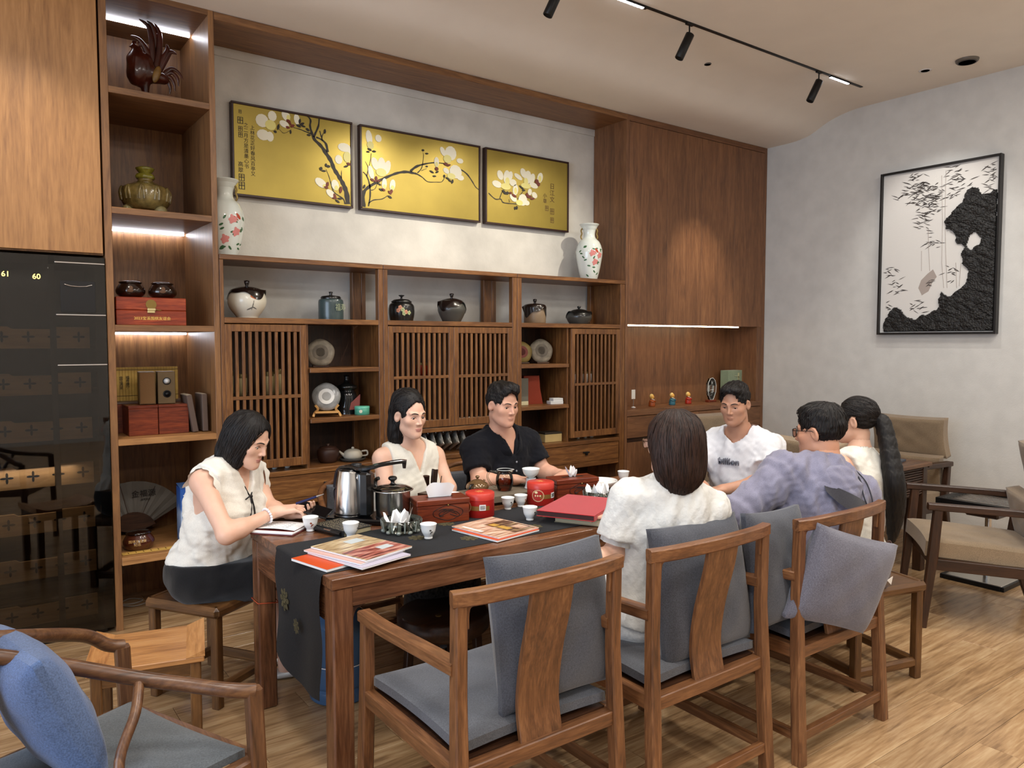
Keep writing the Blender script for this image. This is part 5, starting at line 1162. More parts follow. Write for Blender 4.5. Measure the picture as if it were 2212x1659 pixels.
bw_ = vessel('lacquer_bowl', 'brown lacquered go bowl with gold writing on the lowest niche shelf', 'bowl', (0.80, 4.62, Z5), bxp, plain('lacquer_brown', '#4a2215', 0.2, coat=0.6), [(0.06, 0.085), (0.066, 0.09), (0.05, 0.10), (0.001, 0.104)], lq)
lettering('gold_writing', '围棋友谊赛\n纪念', 0.018, plain('gilt_text2', '#d8b070', 0.4), bw_, facing((-0.020, -0.0795, 0.048), (math.cos(CAMT+0.3), math.sin(CAMT+0.3), 0)), 0.0005)
sl = thing('paper_strip', 'yellow paper strip with thin writing lying along the shelf edge', 'paper', (0.70, 4.452, Z5 + 0.0002))
part('sheet', plain('strip_yellow', '#cfa552', 0.7), sl, lambda b: b.surf(lambda u, v: (0.40*u, 0.05 + 0.06*v - 0.015*u, 0.0012 + 0.0008*math.sin(9*u)), 14, 3)); [part('writing', ink2, sl, lambda b: b.box(0.03 + 0.038*k, 0.033 + 0.038*k, 0.065, 0.095, 0.0022, 0.0026, 0)) for k in range(9)]
bb_ = thing('blue_box', 'blue cardboard box printed with white icons beside the paper fan', 'box', (1.02, 4.60, Z5), -2)
blu = bpy.data.materials.new('box_blue'); blu.use_nodes = True
nt = blu.node_tree; b_ = nt.nodes['Principled BSDF']; tc = nd(nt, 'ShaderNodeTexCoord'); sx = nd(nt, 'ShaderNodeSeparateXYZ'); ns = nd(nt, 'ShaderNodeTexNoise'); ns.inputs['Scale'].default_value = 9; ns.inputs['Detail'].default_value = 5
ma = nd(nt, 'ShaderNodeMath', operation='MULTIPLY_ADD'); ma.inputs[1].default_value = 0.22
rp = ramp(nt, [(0.0, C3('#93a9c9')), (0.16, C3('#4d75ad')), (0.24, C3('#a9bcd6')), (0.30, C3('#3a66aa')), (0.42, C3('#2456a8')), (1, C3('#1f4c9c'))])
nt.links.new(tc.outputs['Object'], sx.inputs[0]); nt.links.new(tc.outputs['Object'], ns.inputs['Vector']); nt.links.new(ns.outputs['Fac'], ma.inputs[0]); nt.links.new(sx.outputs['Z'], ma.inputs[2]); nt.links.new(ma.outputs[0], rp.inputs['Fac']); nt.links.new(rp.outputs['Color'], b_.inputs['Base Color'])
part('carton', blu, bb_, lambda b: b.box(0, 0.16, 0, 0.12, 0, 0.315, 0.002)); part('flap', plain('flap_blue', '#4a6ea8', 0.5), bb_, lambda b: b.obox((0.08, 0.055, 0.322), (0.162, 0.122, 0.003), rot=Euler((R(6), 0, 0)).to_matrix(), b=0.001))
wp = plain('white_print', (0.8, 0.84, 0.9), 0.6)
for k in range(3):
    x = 0.032 + 0.05*k
    part('icon', wp, bb_, lambda b: (b.tube([(x-0.014, -0.0008, 0.226), (x+0.014, -0.0008, 0.23), (x+0.012, -0.0008, 0.196), (x-0.002, -0.0008, 0.188), (x-0.012, -0.0008, 0.196)], 0.0014, 5, closed=True), b.tube([(x, -0.0008, 0.226), (x, -0.0008, 0.19)], 0.001, 5), b.box(x-0.014, x+0.014, -0.001, 0, 0.172, 0.177, 0)))
part('caption', wp, bb_, lambda b: [b.box(0.014 + 0.011*k, 0.021 + 0.011*k, -0.001, 0, 0.271, 0.275, 0) for k in range(12) if k != 8])
sk = thing('wall_socket', 'square wall socket with a plug at the bottom of the shelf tower', 'socket', (0.745, 5.105, 0.18))
part('plate', plain('socket_plate', '#8d8179', 0.5), sk, lambda b: b.box(-0.05, 0.05, -0.009, 0.0, -0.05, 0.05, 0.003)); part('plug', plain('plug_grey', '#6b625c', 0.5), sk, lambda b: b.cyl((0.015, -0.008, -0.005), (0.015, -0.045, -0.008), 0.018, 0.014))
cd_ = thing('power_cord', 'pale power cord coiled on the floor inside the shelf tower', 'cord', (0.745, 5.0, 0.0))
part('cable', plain('cable_pale', '#a79f97', 0.5), cd_, lambda b: b.tube(cat_rom([(0.015, 0.062, 0.172), (0.012, 0.03, 0.13), (0.0, 0.0, 0.05), (-0.02, -0.05, 0.006), (0.05, -0.12, 0.005), (0.12, -0.08, 0.005), (0.06, -0.02, 0.007), (-0.01, -0.10, 0.009), (0.06, -0.17, 0.005), (0.16, -0.13, 0.005)], 6), 0.0035, 7))
# ================================================================ NICHE OBJECTS IN THE WALL CABINET
ZN = 0.9855
def figurine(x, robe, label):
    t = thing('monk_figurine', label, 'figurine', (x, 4.62, ZN), 0)
    robe = plain('robe_' + robe[1:], robe, 0.4); skin_ = plain('fig_skin', '#d8a24a', 0.4)
    part('robe', robe, t, lambda b: b.lathe(smooth_prof([(0.001, 0), (0.026, 0), (0.029, 0.015), (0.026, 0.04), (0.016, 0.06), (0.001, 0.064)], 4), n=20)); part('head', skin_, t, lambda b: b.ell((0, -0.002, 0.082), (0.019, 0.019, 0.021), 16, 12))
    part('hood', plain('hood_gold', '#e3c478', 0.4), t, lambda b: b.ell((0, 0.005, 0.088), (0.021, 0.018, 0.022), 16, 12)); part('arm', robe, t, lambda b: (b.tube([(-0.022, -0.004, 0.05), (-0.018, -0.022, 0.042), (-0.004, -0.027, 0.046)], 0.008, 8), b.tube([(0.022, -0.004, 0.05), (0.018, -0.022, 0.042), (0.004, -0.027, 0.046)], 0.008, 8))); part('beads', plain('bead_white', (0.85, 0.8, 0.7), 0.4), t, lambda b: b.tube([(0.016*math.cos(a), -0.014 + 0.008*math.sin(a), 0.060 - 0.006*math.cos(a)) for a in np.linspace(0, 6.28, 13)[:-1]], 0.003, 6, closed=True))
figurine(4.915, '#9a4a1a', 'leftmost monk figurine in the lit niche, yellow hood and orange robe'); figurine(5.175, '#2f6675', 'middle monk figurine in the lit niche, blue robe'); figurine(5.39, '#a32a16', 'right monk figurine in the lit niche, red robe')
aw = thing('glass_award', 'clear oval glass award on a red wooden base', 'award', (5.72, 4.63, ZN))
gclear = tinted('clear_glass', (0.93, 0.96, 0.94), 0.03, 1.5)
part('base', 'red', aw, lambda b: b.box(-0.055, 0.055, -0.022, 0.022, 0, 0.022, 0.002), axis=0)
oct_ = [(-0.02, 0), (0.02, 0), (0.055, 0.07), (0.06, 0.13), (0.045, 0.18), (0.012, 0.205), (-0.025, 0.20), (-0.052, 0.16), (-0.06, 0.10), (-0.048, 0.05)]
part('plaque', gclear, aw, lambda b: b.prism([(a, z + 0.022) for a, z in oct_], lambda a, z, d: (a, d, z), -0.012, 0.012))
part('bevel', plain('award_edge', (0.85, 0.9, 0.88), 0.1, spec=0.8), aw, lambda b: b.tube([(a, -0.012, z + 0.022) for a, z in oct_], 0.002, 6, closed=True)); part('etching', plain('etch', (0.75, 0.8, 0.8), 0.6), aw, lambda b: (b.tube([(a*0.55, 0.0, z*0.5 + 0.06) for a, z in oct_], 0.0012, 5, closed=True), b.box(-0.025, 0.025, -0.013, -0.0125, 0.115, 0.118, 0), b.box(-0.012, 0.012, -0.013, -0.0125, 0.09, 0.094, 0), b.box(-0.004, 0.004, -0.013, -0.0125, 0.17, 0.195, 0)))
gbx = thing('green_box', 'large pale green cloth covered box with a tag in the lit niche', 'box', (5.98, 4.60, ZN), 0)
part('box', fabric('green_cloth', '#7f8f76'), gbx, lambda b: b.box(0, 0.25, 0.03, 0.13, 0, 0.29, 0.003)); part('label', plain('tag_pale', '#b3b58c', 0.7), gbx, lambda b: b.box(0.135, 0.160, 0.028, 0.03, 0.14, 0.265, 0.0005)); part('clasp', plain('clasp', '#c9c9a8', 0.6), gbx, lambda b: b.bar((0.085, 0.027, 0.238), (0.135, 0.027, 0.23), 0.004, 0.004, 0.001))
lettering('label_text', '茶\n礼\n盒', 0.022, ink, gbx, facing((0.1475, 0.0274, 0.20), (0, -1, 0)), 0.0003)
wc = thing('white_card', 'small lit white card stand at the left of the lit niche', 'card', (4.685, 4.62, ZN), 0)
part('card', plain('card_w', (0.85, 0.83, 0.78), 0.5), wc, lambda b: b.box(-0.022, 0.022, -0.002, 0.002, 0.075, 0.155, 0.001)); part('stem', steel, wc, lambda b: b.cyl((0, 0, 0.01), (0, 0, 0.08), 0.003, n=8)); part('foot', plain('card_foot', (0.8, 0.8, 0.8), 0.4), wc, lambda b: b.lathe([(0.001, 0), (0.02, 0), (0.02, 0.006), (0.001, 0.012)], n=16))
# ================================================================ THINGS ON AND UNDER THE TABLE
ZT, ZR = 0.7605, 0.7628
rn = thing('table_runner', 'black table runner with gold medallions hanging over the left table end', 'table runner', (0, 0, 0))
runm = fabric('runner_black', '#17181b', var=0.3, sc=180, sheen=0.05); medal = fabric('medallion_gold', '#4d4733', var=0.5, sc=90, sheen=0)
def runner(b):
    path = [(3.10, 0.7618)] + [(3.10 - 2.10*i/30, 0.7618) for i in range(1, 31)] + [(0.988, 0.7612), (0.980, 0.755), (0.978, 0.745)] + [(0.977 - 0.006*math.sin(i*0.5), 0.745 - 0.39*i/16) for i in range(1, 17)]
    n = 15; vs = []
    for i, (x, z) in enumerate(path):
        for j in range(n):
            v = j/(n-1); y = 2.425 + (0.455 if z > 0.75 else 0.445)*v
            dx = -0.007*math.sin(9*v + 0.6)*min(1, max(0, 0.74-z)/0.25); zz = z
            if z < 0.745: zz = z - (0.03*math.sin(3.0*v))*(0.745-z)/0.39 - 0.03*(1-v)*(0.745-z)/0.39
            vs.append((x + dx, y, zz))
    m = len(path); b.add(vs, [(i*n+j, i*n+j+1, (i+1)*n+j+1, (i+1)*n+j) for i in range(m-1) for j in range(n-1)], True)
part('cloth', runm, rn, runner)
def medallion(c, r, ax, ay, nrm):
    def f(b):
        c_, X, Y, N = Vector(c), Vector(ax), Vector(ay), Vector(nrm)
        for q in range(8):
            a = q*math.pi/4; d = X*math.cos(a) + Y*math.sin(a); e = X*-math.sin(a) + Y*math.cos(a); k = c_ + d*r*0.62
            vs = [k + d*(r*0.30*math.cos(t)) + e*(r*0.22*math.sin(t)) + N*0.0006 for t in np.linspace(0, 6.28, 9)[:-1]]
            b.add(vs, [tuple(range(8))])
        vs = [c_ + X*(r*0.34*math.cos(t)) + Y*(r*0.34*math.sin(t)) + N*0.0007 for t in np.linspace(0, 6.28, 13)[:-1]]; b.add(vs, [tuple(range(12))])
    o = part('medallion', medal, rn, f); return o
for k in range(12):
    x = 1.15 + k*0.165; y = 2.53 if k % 2 else 2.66
    medallion((x, y, 0.7620), 0.042, (1, 0, 0), (0, 1, 0), (0, 0, 1))
    if k % 3 == 0: medallion((x + 0.05, 2.79, 0.7620), 0.042, (1, 0, 0), (0, 1, 0), (0, 0, 1))
medallion((0.9705, 2.765, 0.585), 0.05, (0, -1, 0), (0, 0, 1), (-1, 0, 0)); medallion((0.968, 2.64, 0.52), 0.032, (0, -1, 0), (0, 0, 1), (-1, 0, 0))
# cups
porw = plain('cup_white', (0.80, 0.80, 0.78), 0.14, coat=0.4); teac = plain('tea_liquid', '#5a2208', 0.05, spec=0.8); motif = plain('motif_grey', '#5f5a55', 0.5); motif2 = plain('motif_rust', '#8f4a32', 0.5)
cupp = smooth_prof([(0.001, 0), (0.0155, 0), (0.017, 0.006), (0.017, 0.010), (0.027, 0.028), (0.031, 0.048), (0.034, 0.060)], 4)
def cup(x, y, z, label, m=0, th=0.0, s=1.0):
    t = thing('tea_cup', label, 'cup', (x, y, z), 0, 'small white porcelain tea cups')
    P_ = [(r*s, q*s) for r, q in cupp]
    part('bowl', porw, t, lambda b: b.lathe(P_ + [(0.0325*s, 0.0605*s), (0.029*s, 0.048*s), (0.024*s, 0.028*s), (0.010*s, 0.014*s), (0.001, 0.013*s)], n=28))
    part('motif', [motif, motif2][m], t, lambda b: (decal(b, P_, CAMT + th, 0.038*s, 0.005, 0.004, 20), decal(b, P_, CAMT + th + 0.2, 0.030*s, 0.006, 0.003, -30), decal(b, P_, CAMT + th + 0.08, 0.027*s, 0.002, 0.006, 10)))
    return t
cup(1.178, 3.028, ZT, 'white tea cup with rust motif beside the open notebook', 1, 0.2); cup(1.268, 2.826, ZR, 'plain white tea cup in front of the black patterned notebook', 0, 1.2)
cup(1.51, 2.622, ZR, 'white tea cup with grey flower motif between the magazines', 0, 0.25); cup(2.085, 2.872, ZT, 'left of two white tea cups beside the stone tea tray', 0, 0.5, 0.95)
cup(2.17, 2.883, ZT, 'right of two white tea cups beside the stone tea tray', 1, 0.8, 0.95); cup(2.03, 2.63, ZR, 'white tea cup at the left corner of the red album', 0, 0.7)
cup(1.925, 3.10, ZT, 'white tea cup behind the front tissue box at the tray end', 0, 2); cup(3.03, 3.06, ZT, 'white tea cup at the right table end beyond the lace sleeve', 0, 2)
# open notebook
nb = thing('open_notebook', 'open white notebook with red cover at the left table corner', 'notebook', (1.075, 3.112, ZT), -48)
pgw = plain('page_white', (0.84, 0.84, 0.84), 0.7); redc = plain('cover_wine', '#571512', 0.5)
part('cover', redc, nb, lambda b: b.box(-0.105, 0.105, -0.082, 0.082, 0, 0.004, 0.001)); part('page_block', pgw, nb, lambda b: b.box(-0.10, 0.10, -0.078, 0.078, 0.004, 0.013, 0.002)); part('bookmark', redc, nb, lambda b: b.box(-0.099, 0.098, -0.060, 0.076, 0.0132, 0.0148, 0.0005)); part('open_page', pgw, nb, lambda b: b.surf(lambda u, v: (-0.097+0.194*u, -0.054+0.128*v, 0.0156+0.006*math.sin(3.0*u)), 12, 4))
part('handwriting', plain('pen_grey', '#8a8c93', 0.7), nb, lambda b: [b.box(-0.08+0.02*k, -0.066+0.02*k, 0.0-0.02*r_, 0.002-0.02*r_, 0.0212, 0.0216, 0) for k in range(7) for r_ in range(-2, 2)])
# black patterned notebook
bn = thing('patterned_notebook', 'black notebook covered in raised pale script pattern with pen holder', 'notebook', (1.288, 2.955, ZT), 14)
part('cover', plain('nb_black', '#191817', 0.5), bn, lambda b: (b.box(-0.072, 0.072, -0.105, 0.105, 0, 0.004, 0.001), b.box(-0.072, 0.072, -0.105, 0.105, 0.022, 0.026, 0.001), b.box(-0.074, -0.070, -0.105, 0.105, 0.004, 0.022, 0.001))); part('pages', plain('nb_pages', '#b5a988', 0.8), bn, lambda b: b.box(-0.069, 0.068, -0.101, 0.101, 0.004, 0.022, 0))
nbp = B(); rr = random.Random(2)
for i in range(11):
    for j in range(16):
        x, y = -0.063 + 0.0125*i, -0.098 + 0.0128*j
        for q in range(2): nbp.obox((x + rr.uniform(-.003, .003), y + rr.uniform(-.003, .003), 0.0262), (rr.uniform(.005, .009), 0.0022, 0.0008), rr.choice([0, 90, 40, -40]), 0)
o = nbp.build('raised_script', plain('nb_tan', '#8d826a', 0.6), bn); o['kind'] = 'stuff'
part('strap', plain('nb_strap', '#111111', 0.4), bn, lambda b: b.tube([(-0.078, -0.09, 0.014), (-0.081, 0.02, 0.015), (-0.078, 0.09, 0.014)], 0.009, 10)); part('clasp', chrome, bn, lambda b: b.tube([(-0.079, -0.03, 0.0145), (-0.080, 0.01, 0.015)], 0.0095, 10))
wcb = thing('white_cable', 'white flat cable looped behind the patterned notebook', 'cable', (0, 0, 0))
part('cable', plain('cable_white', (0.7, 0.7, 0.68), 0.4), wcb, lambda b: b.tube(cat_rom([(1.20, 3.105, 0.766), (1.235, 3.165, 0.770), (1.275, 3.185, 0.772), (1.315, 3.175, 0.768), (1.335, 3.150, 0.766)], 6), 0.0042, 8))
# electric tea stove: kettle, tower, pot
ang = -46
sv = thing('tea_stove', 'black electric tea stove base with water tower and long spout', 'stove', (1.463, 3.035, ZT), ang)
blkp = plain('black_plastic', '#0b0b0c', 0.22, spec=0.5, coat=0.3); blks = plain('black_soft', '#141416', 0.4)
part('base', blkp, sv, lambda b: b.box(-0.185, 0.185, -0.085, 0.085, 0.0, 0.026, 0.006)); part('left_plate', blks, sv, lambda b: b.lathe([(0.001, 0.031), (0.068, 0.031), (0.07, 0.028), (0.07, 0.026)], (-0.095, 0, 0), 28)); part('right_plate', blks, sv, lambda b: b.lathe([(0.001, 0.031), (0.073, 0.031), (0.075, 0.028), (0.075, 0.026)], (0.095, 0, 0), 28))
part('tower', blkp, sv, lambda b: b.box(-0.043, 0.017, -0.070, -0.005, 0.026, 0.232, 0.016))
part('spout_arm', blkp, sv, lambda b: b.rib(cat_rom([(-0.14, 0.02, 0.232), (-0.09, -0.005, 0.242), (-0.015, -0.035, 0.240), (0.06, -0.025, 0.258), (0.13, 0.0, 0.268), (0.158, 0.008, 0.266)], 5), [0.05]*8 + [0.055]*6 + [0.034]*12, [0.016]*26, ch=0.4)); part('nozzle', blkp, sv, lambda b: b.cyl((0.148, 0.006, 0.262), (0.148, 0.006, 0.238), 0.010, 0.007, 12)); part('top_cap', blks, sv, lambda b: b.lathe([(0.022, 0.246), (0.022, 0.256), (0.001, 0.258)], (-0.065, -0.01, 0), 20))
ss = plain('stainless', (0.68, 0.67, 0.65), 0.20, metal=1.0, bump=0.02, bs=30)
kp = Vector((-0.095, 0, 0)); Mz = Matrix.Rotation(R(ang), 3, 'Z'); c_ = Vector((1.463, 3.035, 0)) + Mz @ kp
kt = thing('electric_kettle', 'tall stainless steel kettle with black handle on the stove', 'kettle', (c_.x, c_.y, ZT + 0.0315), ang)
part('body', ss, kt, lambda b: b.lathe(smooth_prof([(0.001, 0), (0.070, 0), (0.074, 0.006), (0.072, 0.05), (0.066, 0.13), (0.058, 0.178), (0.056, 0.190), (0.050, 0.194), (0.001, 0.196)], 4), n=36)); part('base_ring', blkp, kt, lambda b: b.lathe([(0.071, 0.0), (0.0755, 0.002), (0.0755, 0.010), (0.0735, 0.012)], n=36))
part('handle', plain('handle_dark', '#1b1a22', 0.35), kt, lambda b: b.rib(cat_rom([(-0.045, 0.035, 0.186), (-0.080, 0.060, 0.180), (-0.098, 0.072, 0.13), (-0.098, 0.072, 0.06), (-0.085, 0.062, 0.035)], 5), 0.026, 0.018, (0, 0, 1), ch=0.35))
part('lid', blkp, kt, lambda b: b.lathe([(0.052, 0.194), (0.05, 0.200), (0.001, 0.202)], n=28)); part('spout', ss, kt, lambda b: b.tube([(0.05, -0.03, 0.165), (0.075, -0.045, 0.188)], [0.016, 0.008], 10))
c2 = Vector((1.463, 3.035, 0)) + Mz @ Vector((0.098, -0.004, 0))
pt = thing('steel_pot', 'stainless steel sterilising pot with glass lid on the stove', 'pot', (c2.x, c2.y, ZT + 0.0315), 0)
part('body', ss, pt, lambda b: b.lathe([(0.001, 0), (0.070, 0), (0.0735, 0.004), (0.074, 0.028), (0.0745, 0.0295), (0.075, 0.031), (0.076, 0.108), (0.078, 0.112), (0.074, 0.113), (0.072, 0.10), (0.070, 0.006), (0.001, 0.005)], n=40))
ld = part('lid', tinted('lid_glass', (0.80, 0.80, 0.78), 0.05, 1.6), pt, lambda b: b.lathe(smooth_prof([(0.088, 0.114), (0.08, 0.121), (0.05, 0.132), (0.001, 0.137)], 5), n=36)); part('rim', ss, ld, lambda b: b.lathe([(0.084, 0.112), (0.089, 0.112), (0.090, 0.115), (0.086, 0.117), (0.084, 0.112)], n=40))
part('knob', blkp, ld, lambda b: b.lathe(smooth_prof([(0.020, 0.134), (0.010, 0.141), (0.009, 0.150), (0.018, 0.158), (0.019, 0.166), (0.012, 0.172), (0.001, 0.173)], 4), n=20)); part('handle', blkp, pt, lambda b: b.tube(cat_rom([(-0.02, 0.072, 0.09), (-0.03, 0.105, 0.11), (-0.025, 0.115, 0.14), (-0.018, 0.10, 0.15)], 4), [0.009]*13, 8))
# glass ashtrays with tissues
def tissue(b, c, s, seed, up=0.5):
    r_ = random.Random(seed); ph = [r_.uniform(0, 6) for _ in range(4)]
    def pt_(u, v):
        a, h = u*2*math.pi, v
        q = s*(0.12 + 0.85*h*(0.6 + 0.4*math.sin(2*a+ph[0]))); z = s*up*h*(1.3 + 0.7*math.sin(3*a+ph[1])) - s*0.1
        return (c[0] + q*math.cos(a), c[1] + q*math.sin(a)*0.7, c[2] + z)
    b.surf(pt_, 17, 5, sm=False)
tis = plain('tissue_white', (0.86, 0.86, 0.86), 0.9); gth = tinted('thick_glass', (0.86, 0.90, 0.86), 0.04, 1.55); gedge = plain('glass_facet', (0.62, 0.68, 0.62), 0.08, spec=0.9, trans=0.6)
def ashtray(x, y, z, label, seed):
    t = thing('glass_ashtray', label, 'ashtray', (x, y, z), 0)
    part('bowl', gth, t, lambda b: b.lathe([(0.001, 0.004), (0.060, 0.003), (0.078, 0.012), (0.086, 0.056), (0.080, 0.056), (0.072, 0.016), (0.001, 0.012)], n=40))
    for k in range(20):
        a = k*math.pi/10; e = Vector((math.cos(a), math.sin(a), 0))
        part('facet', gedge, t, lambda b: b.bar(e*0.079 + Vector((0, 0, 0.010)), e*0.0865 + Vector((0, 0, 0.054)), 0.006, 0.004, 0.001, (e.x, e.y, 0.01))) if k % 2 == 0 else part('facet', gedge, t, lambda b: b.ell(e*0.074 + Vector((0, 0, 0.010)), (0.011, 0.011, 0.008), 8, 6))
    for k in range(3):
        q = thing('crumpled_tissue', label.split(' ash')[0] + ' ashtray holds this tissue, ' + ['leftmost', 'middle', 'rightmost'][k] + ' of three', 'tissue', (x - 0.034 + 0.034*k, y + [0.012, -0.018, 0.014][k], z + 0.022), 20*k)
        part('sheet', tis, q, lambda b: tissue(b, (0, 0, 0.0), 0.050, seed + k, 0.75))
    return t
ashtray(1.475, 2.785, ZR, 'front cut glass ashtray by the tea stove', 1); ashtray(2.55, 2.735, ZR, 'rear cut glass ashtray behind the red album', 7)
# tissue boxes
def tissue_box(x, y, rz, label, big):
    t = thing('tissue_box', label, 'tissue box', (x, y, ZT), rz)
    part('box', 'red', t, lambda b: b.box(-0.118, 0.118, -0.06, 0.06, 0, 0.080, 0.003), axis=0); part('lid', 'red', t, lambda b: b.box(-0.121, 0.121, -0.063, 0.063, 0.0805, 0.105, 0.003), axis=0)
    dk = plain('carving_dark', '#1f0b06', 0.5)
    def carve(b):
        for k in range(9):
            a = k*0.7; b.tube([(0.02 + 0.055*math.cos(q) * (0.55+0.05*k), -0.0608, 0.045 + 0.022*math.sin(q+a)*(0.5+0.06*k)) for q in np.linspace(a, a+1.6, 7)], 0.0016, 5)
        b.tube([(0.02 + 0.068*math.cos(q), -0.0608, 0.045 + 0.030*math.sin(q)*(1+0.12*math.cos(4*q))) for q in np.linspace(0, 6.28, 33)[:-1]], 0.0014, 5, closed=True)
    o = part('carving', dk, t, carve); o['kind'] = 'stuff'
    part('latch', brass, t, lambda b: b.ell((0.02, -0.0645, 0.079), (0.004, 0.003, 0.004), 10, 6)); part('slot', dk, t, lambda b: b.box(-0.06, 0.06, -0.012, 0.012, 0.1045, 0.1055, 0))
    if big: part('tissue', tis, t, lambda b: b.surf(lambda u, v: ((u-0.5)*(0.10 + 0.035*v), 0.006*math.sin(7*u)*v - 0.012*v, 0.102 + 0.072*v*(1 - 0.35*(2*u-1)**2 + 0.06*math.sin(9*u))), 17, 7))
    else: part('tissue', tis, t, lambda b: (tissue(b, (-0.01, 0, 0.106), 0.036, 21, 0.85), tissue(b, (0.015, 0.002, 0.105), 0.028, 23, 0.7)))
    return t
tissue_box(1.712, 2.872, -14, 'front carved wooden tissue box with a tall tissue beside the glass ashtray', True); tissue_box(2.515, 2.905, -12, 'rear carved wooden tissue box beside the second red tin', False)
# red tins
def red_tin(x, y, label, th):
    t = thing('red_tea_tin', label, 'tin', (x, y, ZT), 0); r = 0.066; pr_ = [(r, 0), (r, 0.12)]
    rd = plain('tin_red', '#a3211b', 0.38); rd2 = plain('tin_red_top', '#b9352a', 0.35)
    part('body', rd, t, lambda b: b.lathe([(0.001, 0), (r-0.002, 0), (r, 0.003), (r, 0.078)], n=44)); part('lid', rd2, t, lambda b: b.lathe([(r+0.0008, 0.0785), (r+0.0008, 0.106), (r-0.004, 0.110), (0.001, 0.110)], n=44))
    def curved(b, a0, a1, z0, z1, off):
        n = 14; vs = [((r+off)*math.cos(a0+(a1-a0)*i/n), (r+off)*math.sin(a0+(a1-a0)*i/n), z) for i in range(n+1) for z in (z0, z1)]
        b.add(vs, [(2*i, 2*i+2, 2*i+3, 2*i+1) for i in range(n)], True)
    c = CAMT + th
    part('gold_band', plain('tin_gold', '#8a6534', 0.4, metal=0.3), t, lambda b: curved(b, c-0.25, c+1.35, 0.035, 0.055, 0.0012))
    part('emblem', plain('tin_ring', '#d9b48c', 0.5), t, lambda b: [decal(b, pr_, c - 0.42 + 0.42*math.cos(q), 0.050 + 0.027*math.sin(q), 0.003, 0.003, 0, 0.0018, 6) for q in np.linspace(0, 6.28, 25)[:-1]])
    part('emblem_fill', rd, t, lambda b: decal(b, pr_, c - 0.42, 0.050, 0.026, 0.026, 0, 0.0014, 20)); part('emblem_mark', plain('tin_cream2', '#e3cf9f', 0.5), t, lambda b: (decal(b, pr_, c - 0.55, 0.066, 0.008, 0.006, 0, 0.002), [decal(b, pr_, c - 0.60 + 0.17*q, 0.050, 0.0045, 0.0055, 0, 0.002, 4) for q in range(3)]))
    bc = part('barcode_label', plain('barcode_white', (0.8, 0.8, 0.8), 0.5), t, lambda b: curved(b, c+0.62, c+1.05, 0.036, 0.062, 0.002)); part('bars', ink, bc, lambda b: [curved(b, c+0.68+0.042*q, c+0.70+0.042*q, 0.040, 0.058, 0.0026) for q in range(8)])
    lettering('lid_script', '茶', 0.04, plain('lid_gold', '#d8935a', 0.4), t, Matrix.Translation((0, 0, 0.1101)), 0.0004); return t
red_tin(1.908, 2.845, 'front red round tea tin beside the carved tissue box', -0.75); red_tin(2.29, 2.882, 'rear red round tea tin with white barcode label beside the stone tray', 0.05)
# stone tray with tea ware
tr2 = thing('stone_tea_tray', 'grey brown stone tea tray slab at the far side of the table', 'tray', (0, 0, 0))
part('slab', plain('stone', '#6b6152', 0.6, var=0.2, vs=8, bump=0.3, bs=40), tr2, lambda b: b.prism([(1.985, 2.962), (2.30, 2.955), (2.62, 2.975), (2.635, 3.10), (2.60, 3.195), (2.2, 3.20), (2.0, 3.19), (1.975, 3.08)], lambda a, c, d: (a, c, d), 0.776, 0.806)); part('foot', plain('stone_dark', '#2c2822', 0.7), tr2, lambda b: b.box(2.02, 2.58, 2.975, 3.17, ZT, 0.776, 0.003))
ZS2 = 0.8065
gt = thing('glass_teapot', 'small brown glass teapot with knob lid on the stone tray', 'teapot', (2.075, 3.115, ZS2), 30)
brg = plain('amber_glaze', '#6d5234', 0.12, coat=0.5, metal=0.3); tpp = smooth_prof([(0.001, 0), (0.035, 0), (0.056, 0.018), (0.052, 0.04), (0.03, 0.054)], 4)
part('body', brg, gt, lambda b: b.lathe(tpp, n=28)); part('lid', brg, gt, lambda b: b.lathe(smooth_prof([(0.034, 0.052), (0.02, 0.060), (0.006, 0.063), (0.006, 0.068), (0.011, 0.074), (0.008, 0.080), (0.001, 0.081)], 4), n=20)); part('handle', blkp, gt, lambda b: b.tube(cat_rom([(-0.045, 0, 0.042), (-0.075, 0.0, 0.044), (-0.082, 0, 0.025), (-0.055, 0, 0.014)], 5), 0.0055, 8)); part('spout', brg, gt, lambda b: b.tube([(0.045, 0, 0.02), (0.068, 0, 0.034), (0.080, 0, 0.046)], [0.012, 0.008, 0.006], 8))
gl = tinted('pitcher_glass', (0.90, 0.92, 0.88), 0.02, 1.45)
fp = thing('glass_pitcher', 'clear glass tea pitcher half full of amber tea', 'pitcher', (2.205, 3.065, ZS2), 0); pp = smooth_prof([(0.001, 0), (0.028, 0), (0.034, 0.005), (0.044, 0.035), (0.042, 0.07), (0.033, 0.092), (0.038, 0.105)], 4)
part('glass', gl, fp, lambda b: b.lathe(pp, n=32, wob=lambda a, z: 1 + (0.28*math.exp(-((a-5.7)**2)*9) if z > 0.09 else 0))); part('tea', tinted('tea_amber', (0.50, 0.20, 0.04), 0.05, 1.2), fp, lambda b: b.lathe([(r-0.002, z+0.002) for r, z in pp if 0.001 < z < 0.062 and r > 0.01] + [(0.001, 0.063)], n=28)); part('handle', gl, fp, lambda b: b.tube(cat_rom([(-0.030, 0.018, 0.092), (-0.060, 0.036, 0.098), (-0.074, 0.044, 0.07), (-0.055, 0.034, 0.03), (-0.038, 0.02, 0.018)], 5), 0.0048, 8)); part('rim', plain('glass_rim', (0.7, 0.72, 0.7), 0.1, spec=0.9), fp, lambda b: b.tube([((0.038*(1 + 0.28*math.exp(-((a-5.7)**2)*9)))*math.cos(a), (0.038*(1 + 0.28*math.exp(-((a-5.7)**2)*9)))*math.sin(a), 0.105) for a in np.linspace(0, 6.28, 29)[:-1]], 0.0014, 5, closed=True))
